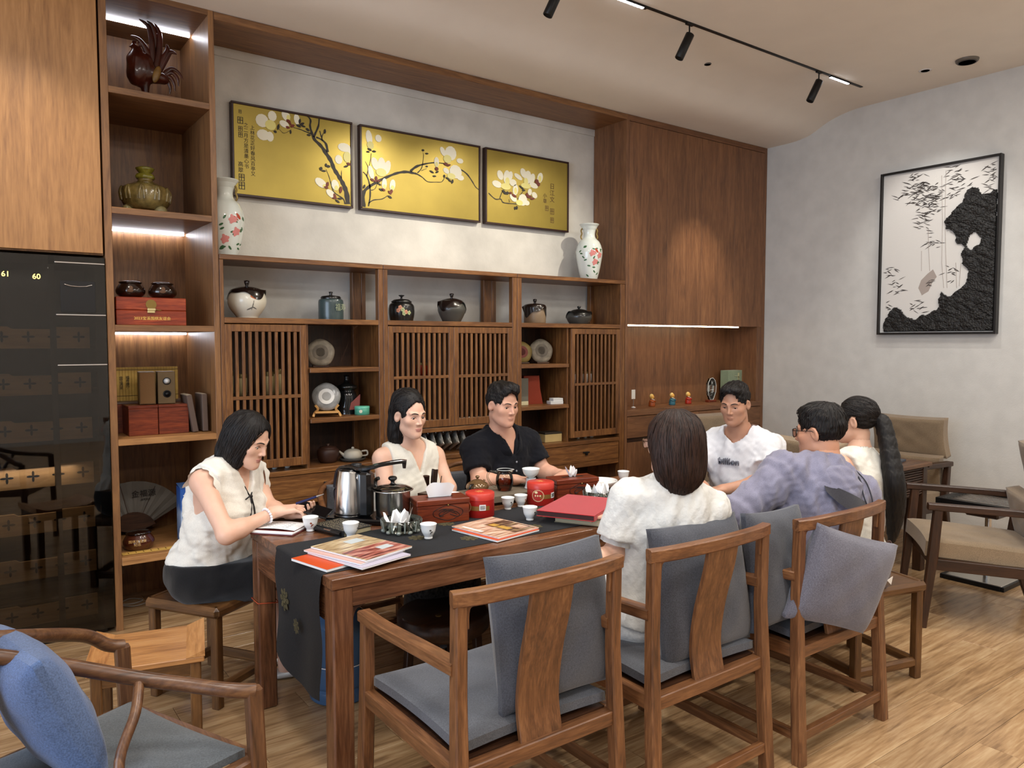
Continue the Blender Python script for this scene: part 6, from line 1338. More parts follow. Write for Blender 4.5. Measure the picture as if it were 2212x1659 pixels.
stn = thing('tea_strainer', 'white porcelain tea strainer bowl on its tall stand', 'strainer', (2.345, 3.03, ZS2), 0)
part('stand', plain('stand_porc', (0.62, 0.63, 0.64), 0.2, coat=0.3), stn, lambda b: b.lathe(smooth_prof([(0.001, 0), (0.032, 0), (0.030, 0.01), (0.024, 0.04), (0.026, 0.052), (0.020, 0.052), (0.001, 0.05)], 3), n=28)); part('bowl', porc, stn, lambda b: b.lathe(smooth_prof([(0.012, 0.052), (0.016, 0.056), (0.035, 0.072), (0.045, 0.098), (0.043, 0.099), (0.030, 0.076), (0.001, 0.066)], 4), n=32)); part('motif', motif2, stn, lambda b: decal(b, [(0.033, 0.068), (0.045, 0.098)], CAMT, 0.082, 0.006, 0.004, 20))
# tool holder
th = thing('tea_tool_holder', 'dark wooden holder of brush, tongs and scoop behind the tissue box', 'holder', (1.80, 3.085, ZT), 20)
part('holder', 'dark', th, lambda b: (b.box(-0.035, 0.035, -0.03, 0.03, 0, 0.07, 0.003), b.prism([(-0.05, -0.04), (0.07, -0.04), (0.055, 0.04), (-0.06, 0.04)], lambda a, c, d: (a, c, d), 0.07, 0.082)), axis=2)
tool = plain('tool_wood', '#24130b', 0.4)
part('brush_handle', plain('brush_pale', '#b59a72', 0.5), th, lambda b: b.tube([(-0.022, 0, 0.07), (-0.032, 0, 0.118)], 0.004, 8)); part('brush_head', tool, th, lambda b: b.tube([(-0.031, 0, 0.112), (-0.040, 0, 0.150), (-0.044, 0, 0.165)], [0.006, 0.015, 0.019], 10, flat=0.5))
part('tongs', tool, th, lambda b: b.tube(cat_rom([(-0.004, 0, 0.07), (-0.002, 0, 0.13), (0.004, 0, 0.175), (0.008, 0, 0.19)], 4), 0.007, 8)); part('scoop', tool, th, lambda b: b.rib([(0.016, 0, 0.07), (0.022, 0, 0.13), (0.028, 0, 0.185)], [0.010, 0.020, 0.026], 0.006, (0, 1, 0))); part('needle', tool, th, lambda b: b.tube([(0.03, 0.01, 0.07), (0.050, 0.01, 0.165)], 0.0022, 6)); part('needle', tool, th, lambda b: b.tube([(0.034, -0.008, 0.07), (0.060, -0.008, 0.150)], 0.0022, 6))
# plate and phone
pl = thing('white_tray', 'large white oval porcelain tray behind the rear tissue box', 'tray', (2.79, 3.045, ZT), -8)
part('dish', porw, pl, lambda b: b.lathe(smooth_prof([(0.001, 0), (0.10, 0), (0.125, 0.012), (0.14, 0.030), (0.135, 0.034), (0.115, 0.020), (0.001, 0.016)], 4), n=44, sx=1.0, sy=0.75)); part('foot_ring', porw, pl, lambda b: b.lathe([(0.09, 0.0), (0.095, 0.004), (0.085, 0.004)], n=32, sy=0.75))
ph = thing('phone', 'black phone lying at the right end of the table', 'phone', (2.965, 2.93, ZT), 35)
part('body', blkp, ph, lambda b: b.box(-0.075, 0.075, -0.036, 0.036, 0, 0.009, 0.003)); part('screen', plain('screen_off', '#050506', 0.05), ph, lambda b: b.box(-0.072, 0.072, -0.033, 0.033, 0.009, 0.0095, 0))
# red album and the book below
for k, (x, y, z, s, m, pm, lb, rz) in enumerate(((2.31, 2.515, ZR, (0.36, 0.25, 0.030), plain('book_cream', '#8f8268', 0.6), plain('pages_cream', '#b5a888', 0.8), 'cream edged book lying under the red album', 29), (2.252, 2.548, ZR + 0.0305, (0.385, 0.265, 0.026), fabric('album_red', '#a01c20', sc=400, var=0.12), plain('album_pages', '#3a1513', 0.7), 'large red cloth album on top of the cream edged book', 29))):
    t = thing(['picture_book', 'red_album'][k], lb, 'book', (x, y, z), rz); a, c, h = s[0]/2, s[1]/2, s[2]
    part('cover', m, t, lambda b: (b.box(-a, a, -c, c, 0, 0.003, 0.001), b.box(-a, a, -c, c, h-0.003, h, 0.001), b.box(-a, a, -c, -c+0.003, 0.003, h-0.003, 0.001))); part('pages', pm, t, lambda b: b.box(-a+0.004, a-0.003, -c+0.003, c-0.004, 0.003, h-0.003, 0))
# magazines
def magmat(name, ca, cb, cc, split):
    m, nt, b = base(name); tc = nd(nt, 'ShaderNodeTexCoord'); mp = nd(nt, 'ShaderNodeMapping'); mp.inputs['Scale'].default_value = (7, 40, 1); mp.inputs['Rotation'].default_value = (0, 0, R(20))
    n = nd(nt, 'ShaderNodeTexNoise'); n.inputs['Scale'].default_value = 1.6; n.inputs['Detail'].default_value = 6; r1 = ramp(nt, [(0.35, C3(ca)), (0.5, C3(cb)), (0.68, C3(cc))])
    nt.links.new(tc.outputs['Object'], mp.inputs[0]); nt.links.new(mp.outputs[0], n.inputs['Vector']); nt.links.new(n.outputs['Fac'], r1.inputs['Fac']); nt.links.new(r1.outputs['Color'], b.inputs['Base Color']); b.inputs['Roughness'].default_value = 0.3; return m
mag_t = magmat('photo_tan', '#7a6248', '#b39a74', '#d9caa6', 0); mag_r = magmat('photo_red', '#4a1f1c', '#a3574a', '#d0a493', 0); mag_p = magmat('photo_pink', '#8f6a55', '#c9a288', '#e6d3bd', 0); mag_d = magmat('photo_dark', '#2a1712', '#5a3a2a', '#a8906a', 0)
orange = plain('orange_cover', '#c64a17', 0.4)
def magazine(name, x, y, z, rz, sx_, sy_, h, cover, label, curl=0.0):
    t = thing(name, label, 'magazine', (x, y, z), rz); a, c = sx_/2, sy_/2
    def top(z0): return lambda u, v: (-a+2*a*u, -c+2*c*v, z0 + curl*max(0, (0.3-v)/0.3)**2*(0.3+0.7*u) )
    part('pages', pgw, t, lambda b: b.box(-a+0.001, a-0.001, -c+0.001, c-0.001, 0, h, 0.0008)); part('cover', cover, t, lambda b: b.surf(top(h+0.0006), 8, 10)); return t
magazine('orange_booklet', 1.075, 2.56, ZR, 13, 0.20, 0.215, 0.009, orange, 'orange booklet at the bottom left of the magazine stack')
magazine('magazine', 1.168, 2.535, ZR + 0.0102, 14, 0.225, 0.315, 0.006, plain('pale_lilac', '#b9b3c4', 0.4), 'lilac white magazine sticking out under the top one of the stack')
magazine('magazine', 1.165, 2.565, ZR + 0.0172, 18, 0.225, 0.30, 0.005, plain('pale_pink', '#cfa9a0', 0.4), 'pink edged magazine second from the top of the stack')
t = magazine('magazine', 1.195, 2.570, ZR + 0.0232, 17, 0.23, 0.30, 0.006, mag_t, 'top magazine of the stack with tan and red landscape cover')
part('cover_photo', mag_r, t, lambda b: b.box(-0.105, 0.113, -0.146, -0.012, 0.0067, 0.0069, 0)); [part('cover_picture', plain('sky_pale', '#b9c3c6', 0.4), t, lambda b: b.box(*q)) for q in ((0.0, 0.07, 0.055, 0.105, 0.0067, 0.0070, 0), (0.02, 0.08, -0.09, -0.05, 0.0070, 0.0072, 0))]
magazine('orange_booklet', 1.795, 2.560, ZR, 10, 0.25, 0.27, 0.007, orange, 'orange booklet whose edge shows under the tan magazine')
t = magazine('magazine', 1.806, 2.578, ZR + 0.0082, 10, 0.24, 0.28, 0.004, mag_p, 'tan magazine with a photo of pouches lying in the middle of the table')
part('cover_photo', mag_d, t, lambda b: b.box(-0.01, 0.112, -0.125, 0.06, 0.0047, 0.0049, 0)); [part('cover_picture', plain('pouch_gold', '#b58d3f', 0.5), t, lambda b: b.box(*q)) for q in ((0.0, 0.035, -0.07, -0.005, 0.0049, 0.0051, 0), (0.0, 0.035, 0.005, 0.045, 0.0049, 0.0051, 0))]; part('cover_title', plain('title_white', (0.8, 0.75, 0.7), 0.5), t, lambda b: b.box(-0.10, -0.085, -0.02, 0.10, 0.0047, 0.0050, 0)); part('inset_photo', mag_p, t, lambda b: b.box(0.05, 0.10, -0.10, -0.04, 0.0049, 0.0052, 0))
# water bottle and gift bag on the floor
wb = thing('water_bottle', 'large blue water cooler bottle standing under the table behind the runner', 'water bottle', (1.325, 3.085, 0))
blw = plain('bottle_blue', (0.10, 0.20, 0.38), 0.12, trans=0.45, ior=1.2, spec=0.6); part('body', blw, wb, lambda b: b.lathe(smooth_prof([(0.001, 0), (0.115, 0), (0.132, 0.02), (0.135, 0.05), (0.128, 0.065), (0.135, 0.08), (0.135, 0.15), (0.126, 0.165), (0.135, 0.18), (0.135, 0.30), (0.12, 0.35), (0.06, 0.40), (0.028, 0.43), (0.028, 0.47)], 4), n=36)); part('cap', plain('cap_blue', '#5f7fae', 0.4), wb, lambda b: b.lathe([(0.030, 0.455), (0.031, 0.49), (0.001, 0.492)], n=20)); part('band', pgw, wb, lambda b: b.lathe([(0.1285, 0.160), (0.1292, 0.165), (0.1285, 0.170)], n=36))
gbag = thing('gift_bag', 'white and pale blue paper bag on the floor behind the table leg', 'bag', (1.40, 4.05, 0), 20)
part('bag', plain('bag_white', (0.68, 0.72, 0.78), 0.6), gbag, lambda b: b.box(-0.12, 0.10, -0.05, 0.05, 0, 0.30, 0.003)); part('side_print', plain('bag_blue', '#7fa3c9', 0.6), gbag, lambda b: b.box(-0.02, 0.09, -0.0515, -0.05, 0.02, 0.28, 0)); part('handle', plain('bag_cord', '#2a2a2a', 0.6), gbag, lambda b: b.tube(cat_rom([(-0.05, -0.05, 0.29), (-0.04, -0.055, 0.38), (0.03, -0.055, 0.38), (0.04, -0.05, 0.29)], 5), 0.003, 6))
# small bag on the right stool
bk = thing('small_bag', 'small brown and beige drawstring bag on the right wooden stool', 'bag', (3.335, 1.745, 0.4545), -14)
def bagf(p):
    d = sd_el(p, (0, 0, 0.085), (0.055, 0.045, 0.095)); d = smax(d, -p[:, 2], 0.01); d = smin(d, sd_rc(p, (0, 0, 0.15), (0, 0, 0.19), 0.022, 0.012), 0.02); d = smin(d, sd_el(p, (0, 0, 0.195), (0.03, 0.02, 0.014)), 0.012)
    return d + wrinkle(p, 0.003, 0.06, 4, (1, 1, 0.4))
mesh_np('body', [snet(bagf, (-0.08, -0.07, -0.004), (0.08, 0.07, 0.225), 0.006)], fabric('bag_beige', '#8f7a63', sc=300), bk)
bkb_ = fabric('bag_brown', '#3a2219', sc=300)
part('band', bkb_, bk, lambda b: b.lathe([(0.053, 0.03), (0.0575, 0.05), (0.0585, 0.075), (0.056, 0.08), (0.05, 0.04)], n=28, sy=0.84)); part('bow', bkb_, bk, lambda b: (b.tube(cat_rom([(0, -0.02, 0.175), (-0.03, -0.025, 0.20), (-0.04, -0.025, 0.18), (0, -0.022, 0.172), (0.035, -0.025, 0.20), (0.045, -0.025, 0.178), (0, -0.02, 0.172)], 5), 0.005, 7), b.tube([(0, -0.022, 0.172), (-0.02, -0.045, 0.12)], 0.005, 7))); part('patch', plain('patch_white', (0.75, 0.72, 0.68), 0.7), bk, lambda b: b.prism([(0.005, 0.03), (0.04, 0.045), (0.03, 0.008)], lambda a, z, d: (a, d, z), -0.0465, -0.044)); part('strap', bkb_, bk, lambda b: b.tube(cat_rom([(-0.03, -0.046, 0.03), (-0.055, -0.055, 0.012), (-0.03, -0.065, 0.006), (0.0, -0.055, 0.008)], 5), 0.005, 7, flat=0.5))
# joints in metres (world). r = right, l = left of the person
POSE = {
 'w1': dict(f=(0.55, -0.83), pel=(0.885, 3.47, 0.545), nk=(0.965, 3.37, 1.010), sw=0.160, er=(0.86, 3.11, 0.775), el=(1.12, 3.38, 0.80), wr=(1.085, 3.165, 0.832), wl=(1.17, 3.22, 0.800), kr=(1.20, 3.30, 0.515), kl=(1.20, 3.52, 0.515), ar=(1.19, 3.39, 0.09), al=(1.22, 3.56, 0.09), hc=(1.01, 3.30, 1.130), hd=(0.62, -0.78), pitch=24),
 'w2': dict(f=(0.05, -1.0), pel=(1.85, 3.53, 0.545), nk=(1.88, 3.43, 1.005), sw=0.158, er=(1.70, 3.36, 0.79), el=(2.06, 3.36, 0.79), wr=(1.79, 3.30, 0.66), wl=(1.97, 3.30, 0.66), kr=(1.78, 3.12, 0.53), kl=(1.96, 3.12, 0.53), ar=(1.82, 3.12, 0.09), al=(1.94, 3.10, 0.09), hc=(1.83, 3.36, 1.184), hd=(0.16, -0.98), pitch=8),
 'm1': dict(f=(0.0, -1.0), pel=(2.45, 3.51, 0.545), nk=(2.43, 3.39, 1.025), sw=0.182, er=(2.22, 3.31, 0.81), el=(2.66, 3.31, 0.81), wr=(2.31, 3.13, 0.838), wl=(2.67, 3.14, 0.825), kr=(2.34, 3.10, 0.53), kl=(2.56, 3.10, 0.53), ar=(2.34, 3.00, 0.09), al=(2.66, 2.95, 0.09), hc=(2.375, 3.32, 1.213), hd=(0.05, -1.0), pitch=10),
 'm2': dict(f=(-0.96, -0.28), pel=(3.68, 2.70, 0.545), nk=(3.56, 2.675, 1.015), sw=0.165, er=(3.37, 2.86, 0.80), el=(3.50, 2.46, 0.80), wr=(3.30, 2.74, 0.77), wl=(3.31, 2.58, 0.76), kr=(3.27, 2.74, 0.53), kl=(3.27, 2.52, 0.53), ar=(3.24, 2.74, 0.09), al=(3.24, 2.52, 0.09), hc=(3.48, 2.65, 1.208), hd=(-0.96, -0.28), pitch=14),
 'w3': dict(f=(0.40, 0.92), pel=(2.06, 1.95, 0.545), nk=(2.115, 1.885, 1.005), sw=0.165, er=(2.36, 2.00, 0.78), el=(1.905, 1.97, 0.775), wr=(2.25, 2.28, 0.80), wl=(1.635, 1.98, 0.765), kr=(2.12, 2.36, 0.53), kl=(1.93, 2.36, 0.53), ar=(2.12, 2.38, 0.09), al=(1.93, 2.38, 0.09), hc=(2.095, 1.865, 1.183), hd=(-0.10, 0.99), pitch=4),
 'm3': dict(f=(0.35, 0.94), pel=(2.85, 1.85, 0.545), nk=(3.00, 1.81, 1.010), sw=0.205, er=(3.26, 1.93, 0.80), el=(2.575, 1.93, 0.85), wr=(3.12, 2.19, 0.80), wl=(2.62, 2.22, 0.80), kr=(2.98, 2.30, 0.53), kl=(2.66, 2.30, 0.53), ar=(2.98, 2.32, 0.09), al=(2.66, 2.32, 0.09), hc=(2.99, 1.835, 1.165), hd=(-0.2, 0.98), pitch=6),
 'w4': dict(f=(0.05, 0.99), pel=(3.43, 1.94, 0.545), nk=(3.475, 1.935, 0.995), sw=0.16, er=(3.63, 2.03, 0.76), el=(3.27, 2.05, 0.76), wr=(3.47, 2.22, 0.70), wl=(3.34, 2.22, 0.70), kr=(3.45, 2.36, 0.53), kl=(3.26, 2.34, 0.53), ar=(3.45, 2.38, 0.09), al=(3.26, 2.36, 0.09), hc=(3.49, 1.955, 1.172), hd=(-0.3, 0.95), pitch=2),
}
# ================================================================ PEOPLE
def skin(name, c, lip):
    if name in MATS: return MATS[name]
    m, nt, b = base(name); c = C3(c); l = C3(lip)
    at_ = nd(nt, 'ShaderNodeAttribute'); at_.attribute_name = 'lip'; tc = nd(nt, 'ShaderNodeTexCoord'); n = nd(nt, 'ShaderNodeTexNoise'); n.inputs['Scale'].default_value = 14; n.inputs['Detail'].default_value = 4
    r = ramp(nt, [(0.3, (c[0]*0.95, c[1]*0.90, c[2]*0.88)), (0.7, (min(1, c[0]*1.03), min(1, c[1]*1.05), min(1, c[2]*1.06)))]); mx = nd(nt, 'ShaderNodeMixRGB')
    nt.links.new(tc.outputs['Object'], n.inputs['Vector']); nt.links.new(n.outputs['Fac'], r.inputs['Fac']); nt.links.new(at_.outputs['Fac'], mx.inputs[0]); nt.links.new(r.outputs[0], mx.inputs[1]); mx.inputs[2].default_value = (*l, 1); nt.links.new(mx.outputs[0], b.inputs['Base Color'])
    b.inputs['Roughness'].default_value = 0.46; b.inputs['Specular IOR Level'].default_value = 0.35; b.inputs['Subsurface Weight'].default_value = 0.12; b.inputs['Subsurface Radius'].default_value = (0.012, 0.005, 0.003)
    MATS[name] = m; return m
def hairmat(name, c):
    if name in MATS: return MATS[name]
    m, nt, b = base(name); c = C3(c); tc = nd(nt, 'ShaderNodeTexCoord'); mp = nd(nt, 'ShaderNodeMapping'); mp.inputs['Scale'].default_value = (160, 160, 9); n = nd(nt, 'ShaderNodeTexNoise'); n.inputs['Scale'].default_value = 1; n.inputs['Detail'].default_value = 3
    r = ramp(nt, [(0.3, tuple(x*0.5 for x in c)), (0.7, tuple(x*1.7 for x in c))]); bp = nd(nt, 'ShaderNodeBump'); bp.inputs['Strength'].default_value = 0.5; bp.inputs['Distance'].default_value = 0.003
    nt.links.new(tc.outputs['Object'], mp.inputs[0]); nt.links.new(mp.outputs[0], n.inputs['Vector']); nt.links.new(n.outputs['Fac'], r.inputs['Fac']); nt.links.new(r.outputs[0], b.inputs['Base Color']); nt.links.new(n.outputs['Fac'], bp.inputs['Height']); nt.links.new(bp.outputs[0], b.inputs['Normal'])
    b.inputs['Roughness'].default_value = 0.55; b.inputs['Specular IOR Level'].default_value = 0.3; MATS[name] = m; return m
def norm(v): v = np.asarray(v, float); return v / np.linalg.norm(v)
def basis_np(x, y, z): return np.stack([x, y, z], 1)
LIPC = [((0, 0.0880, -0.0605), (0.0195, 0.0085, 0.0050)), ((0, 0.0862, -0.0690), (0.0170, 0.0088, 0.0062))]
def head_sdf(q, fem=True, eye=0.0042, jw=1.0):
    d = sd_el(q, (0, -0.012, 0.034), (0.075, 0.094, 0.084)); d = smin(d, sd_el(q, (0, 0.030, -0.030), (0.061*jw, 0.061, 0.084)), 0.03)
    d = smin(d, sd_el(q, (0, 0.045, -0.082), (0.040*jw, 0.038, 0.030)), 0.03); d = smin(d, sd_rc(q, (-0.040*jw, 0.005, -0.068), (-0.012, 0.070, -0.100), 0.016, 0.013), 0.03); d = smin(d, sd_rc(q, (0.040*jw, 0.005, -0.068), (0.012, 0.070, -0.100), 0.016, 0.013), 0.03)
    d = smin(d, sd_el(q, (0, 0.078, -0.098), (0.017, 0.014, 0.014)), 0.014)
    for s in (-1, 1):
        d = smin(d, sd_el(q, (s*0.042, 0.056, -0.022), (0.023, 0.020, 0.020)), 0.02)
        d = smin(d, sd_rc(q, (s*0.014, 0.086, 0.020), (s*0.046, 0.070, 0.024), 0.007, 0.006), 0.014)
    for s in (-1, 1): d = smax(d, -sd_el(q, (s*0.031, 0.101, 0.001), (0.022, 0.020, 0.0135)), 0.012)
    d = smin(d, sd_rc(q, (0, 0.085, 0.012), (0, 0.103, -0.028), 0.0065, 0.0088), 0.012)
    for s in (-1, 1): d = smin(d, sd_el(q, (s*0.0115, 0.0925, -0.0325), (0.0075, 0.009, 0.0068)), 0.006)
    for s in (-1, 1): d = smax(d, -sd_el(q, (s*0.006, 0.100, -0.0395), (0.0035, 0.006, 0.003)), 0.003)
    for s in (-1, 1): d = smin(d, sd_el(q, (s*0.0315, 0.0675, 0.001), (0.0155, 0.0145, 0.0125)), 0.004)
    for s in (-1, 1): d = smax(d, -sd_el(q, (s*0.0315, 0.0860, -0.0010), (0.0145, 0.012, eye)), 0.0012)
    for s in (-1, 1): d = smax(d, -sd_rc(q, (s*0.020, 0.0835, 0.0095), (s*0.043, 0.0765, 0.0085), 0.0009, 0.0009), 0.003) if fem else d
    for c, r in LIPC: d = smin(d, sd_el(q, c, r), 0.004)
    d = smax(d, -sd_rc(q, (-0.021, 0.0915, -0.0655), (0, 0.0985, -0.0648), 0.0012, 0.0014), 0.0022); d = smax(d, -sd_rc(q, (0, 0.0985, -0.0648), (0.021, 0.0915, -0.0655), 0.0014, 0.0012), 0.0022)
    for s in (-1, 1):
        M = np.array(Euler((R(-12), R(s*6), R(s*22))).to_matrix()); e = sd_el(q, (s*0.0775, -0.006, -0.006), (0.0085, 0.019, 0.031), M)
        e = smax(e, -sd_el(q, (s*0.085, 0.000, -0.002), (0.006, 0.011, 0.019), M), 0.004); d = smin(d, e, 0.006)
    return d
def hand_sdf(q, s, curl, spread=0.0, thumb=0.5):
    # local: +y along the fingers, +z back of the hand, thumb towards s*x
    d = sd_box(q, (0, 0.045, 0), (0.037, 0.046, 0.0125), 0.012); d = smin(d, sd_el(q, (s*0.024, 0.028, -0.006), (0.018, 0.032, 0.016)), 0.015); d = smin(d, sd_rc(q, (0, -0.03, 0), (0, 0.015, 0), 0.025, 0.026), 0.02)
    for i, (x, L, r) in enumerate(((0.028, 0.070, 0.0085), (0.0095, 0.078, 0.0087), (-0.0095, 0.073, 0.0083), (-0.028, 0.057, 0.0076))):
        c = curl[i] if hasattr(curl, '__len__') else curl
        p = np.array([s*x, 0.086, 0.0]); a = c*0.55; sp = s*x*spread*6
        for k, f in enumerate((0.46, 0.31, 0.23)):
            dr = np.array([math.sin(sp), math.cos(sp)*math.cos(a), -math.cos(sp)*math.sin(a)]); e = p + dr*L*f; r1 = r*(1-0.10*k)
            d = smin(d, sd_rc(q, p, e, r1, r1*0.92), 0.005 if k == 0 else 0.003); p = e; a += c*(0.75 if k == 0 else 0.5)
    p = np.array([s*0.028, 0.018, -0.006]); dr = norm([s*(0.85-0.4*thumb), 0.75, -0.55*thumb]); e = p + dr*0.042; d = smin(d, sd_rc(q, p, e, 0.0125, 0.0095), 0.010)
    dr = norm([s*(0.45-0.5*thumb), 0.9, -0.35*thumb]); d = smin(d, sd_rc(q, e, e + dr*0.030, 0.0095, 0.0075), 0.003)
    return d
class Person:
    def __init__(s, key, label, fem, sk, scale=1.0, group=None, hands=None, eye=None, gaze=-0.25, brow=True, bodyh=0.0095, hs=None, sh=0.89):
        P = POSE[key]; s.P = P; s.fem = fem; s.k = scale
        s.rt = thing('person', label, 'person', (P['pel'][0], P['pel'][1], 0)); s.off = np.array([P['pel'][0], P['pel'][1], 0.0])
        f = norm([*P['f'], 0]); s.pel = np.array(P['pel']); s.nk = np.array(P['nk']); u = s.nk - s.pel; s.L = np.linalg.norm(u); s.u = u/s.L
        s.r = norm(np.cross(f, s.u)); s.f = np.cross(s.u, s.r); s.M = basis_np(s.r, s.f, s.u); s.sw = P['sw']
        T = s.T
        s.S = {1: T(s.sw, -0.008, sh*s.L), -1: T(-s.sw, -0.008, sh*s.L)}; s.E = {1: np.array(P['er']), -1: np.array(P['el'])}; s.W = {1: np.array(P['wr']), -1: np.array(P['wl'])}
        s.H = {q: s.pel + norm(np.cross(f, [0, 0, 1]))*0.088*q + f*0.02 - np.array([0, 0, 0.02]) for q in (1, -1)}; s.K = {1: np.array(P['kr']), -1: np.array(P['kl'])}; s.A = {1: np.array(P['ar']), -1: np.array(P['al'])}
        hd = norm([*P['hd'], 0]); pt = R(P['pitch']); hf = hd*math.cos(pt) - np.array([0, 0, math.sin(pt)]); hr = norm(np.cross(hf, [0, 0, 1])); hu = np.cross(hr, hf)
        s.HM = basis_np(hr, hf, hu); s.hc = np.array(P['hc']); s.hk = hs or (0.91 if fem else 0.935)
        s.a = 0.86 if fem else 1.0
        # body (no fine head or hands)
        lo = np.min([s.S[1], s.S[-1], s.E[1], s.E[-1], s.W[1], s.W[-1], s.K[1], s.K[-1], s.A[1], s.A[-1], s.H[1], s.H[-1], s.pel], 0) - 0.17
        hi = np.max([s.S[1], s.S[-1], s.E[1], s.E[-1], s.W[1], s.W[-1], s.K[1], s.K[-1], s.A[1], s.A[-1], s.nk + [0, 0, 0.03]], 0) + 0.14; lo[2] = max(lo[2], 0.006); hi[2] = s.nk[2] + 0.085
        s.lo, s.hi = lo, hi
        V, F = snet(s.body, lo, hi, bodyh); pcs = [(V, F)]
        Vh, Fh = snet(lambda q: s.hk*smin(head_sdf(q/s.hk, fem, (0.0048 if fem else 0.0040) if eye is None else eye, 0.98 if fem else 1.10), s.neck_local(q)/s.hk, 0.018), (-0.10, -0.125, -0.175), (0.10, 0.13, 0.13), 0.0028)
        ql = Vh/s.hk; lip = np.clip(1.2 - np.minimum.reduce([sd_el(ql.astype(np.float32), c, (r[0], r[1], r[2]*0.9)) for c, r in LIPC])/0.0016, 0, 1)*(ql[:, 1] > 0.086)*(0.7 if fem else 0.25)
        pcs.append((s.hc + Vh @ s.HM.T, Fh)); at_ = [np.zeros(len(V)), lip]
        for q in (1, -1):
            hcfg = (hands or {}).get(q, {}); dr = norm(hcfg.get('dir', s.W[q] - s.E[q])); up = np.array(hcfg.get('up', (0, 0, 1)), float); x = norm(np.cross(dr, up)); up = np.cross(x, dr); HMx = basis_np(x, dr, up); sc = 0.90 if fem else 1.0
            eL = (s.E[q] - s.W[q]) @ HMx
            fn = lambda p: smin(sc*hand_sdf(p/sc, -q, hcfg.get('curl', 0.5), hcfg.get('spread', 0.1), hcfg.get('thumb', 0.5)), sd_rc(p, (0, 0, 0), eL, 0.025*s.a + 0.001, 0.043*s.a), 0.012)
            Vq, Fq = snet(fn, (-0.085, -0.035, -0.105), (0.085, 0.185, 0.045), 0.0032); pcs.append((s.W[q] + Vq @ HMx.T, Fq)); at_.append(np.zeros(len(Vq)))
        pcs = [(v - s.off, f_) for v, f_ in pcs]
        s.obj = mesh_np('body', pcs, sk, s.rt, {'lip': np.concatenate(at_)})
        # eyes and brows
        gz = norm([0.0, 1.0, gaze]); ew = plain('eye_white', (0.72, 0.70, 0.66), 0.2); ir = plain('iris_dark', '#140b07', 0.12)
        for q in (1, -1):
            c = np.array([q*0.0315, 0.0685, -0.0008])*s.hk
            def eb(b): b.ell(s.Hp(c), (0.0124*s.hk,)*3, 14, 10)
            o = part('eye', ew, s.rt, eb)
            Mi = Vector(s.HM @ gz).to_track_quat('Z', 'Y').to_matrix(); cc = s.Hp(c)
            def ib(b):
                b.lathe([(0.0074, 0.0103), (0.0055, 0.0116), (0.001, 0.0128)], n=16); b.v = [tuple(cc + Mi @ (Vector(v)*s.hk)) for v in b.v]
            part('iris', ir, o, ib)
            if True:
                pts = []
                for x, z in ((0.0175, 0.0010), (0.024, 0.0056), (0.0315, 0.0066), (0.039, 0.0054), (0.0465, 0.0005)):
                    z = z*(0.35 if eye is not None else 1.0); ys = np.linspace(0.10, 0.05, 101); pp = np.stack([np.full(101, q*x), ys, np.full(101, z)], 1).astype(np.float32); dd = head_sdf(pp, fem, 0.0005); i = int(np.argmax(dd < 0)); pts.append(s.Hp(np.array([q*x, ys[i]+0.0002, z])*s.hk))
                part('eyelash', plain('brow', '#1b120d', 0.7), s.rt, lambda b: b.tube(cat_rom(pts, 3), 0.0010, 5))
            if brow:
                pts = []
                for x, z in ((0.012, 0.0215), (0.024, 0.0255), (0.036, 0.0262), (0.048, 0.0215)):
                    ys = np.linspace(0.115, 0.04, 76); pp = np.stack([np.full(76, q*x), ys, np.full(76, z)], 1).astype(np.float32); dd = head_sdf(pp, fem); i = int(np.argmax(dd < 0)); pts.append(s.Hp(np.array([q*x, ys[i]+0.0006, z])*s.hk))
                part('eyebrow', plain('brow', '#1b120d', 0.7), s.rt, lambda b: b.tube(cat_rom(pts, 4), [0.0018, 0.0024, 0.0028, 0.003, 0.003, 0.003, 0.003, 0.0029, 0.0027, 0.0024, 0.002, 0.0016, 0.001][:len(cat_rom(pts, 4))], 6))
    def T(s, a, b, c): return s.pel + s.r*a + s.f*b + s.u*c
    def Hp(s, q): return Vector(s.hc + s.HM @ np.asarray(q, float) - s.off)
    def neck_pts(s): return s.nk - s.u*0.03, s.hc + s.HM @ np.array([0, -0.022, -0.062])
    def neck_local(s, q):
        a, b = s.neck_pts(); r = 0.044 if s.fem else 0.056
        return sd_rc(q, (a - s.hc) @ s.HM, (b - s.hc) @ s.HM, r, r*0.95)
    def torso(s, p):
        k = s.a; L = s.L; M = s.M
        d = sun(0.09, sd_el(p, s.T(0, -0.01, 0.0), (0.172*(0.98 if s.fem else 1), 0.125, 0.125)), sd_el(p, s.T(0, 0, 0.36*L), (0.140*k, 0.105*k+0.004, 0.15), M), sd_el(p, s.T(0, 0.005, 0.66*L), (0.158*k+0.008, 0.112*k+0.006, 0.165), M), sd_el(p, s.T(0, -0.03, 0.80*L), (0.150*k, 0.085*k, 0.11), M))
        if s.fem:
            for q in (1, -1): d = smin(d, sd_el(p, s.T(q*0.062, 0.085, 0.62*L), (0.055, 0.050, 0.055)), 0.05)
        d = smin(d, sd_rc(p, s.S[1], s.S[-1], 0.050*k, 0.050*k), 0.06)
        n0, n1 = s.neck_pts(); nm = n0*0.55 + n1*0.45
        for q in (1, -1): d = smin(d, sd_rc(p, nm - s.f*0.01, s.S[q]*0.8 + s.nk*0.2, 0.036*k, 0.040*k), 0.045)
        return d
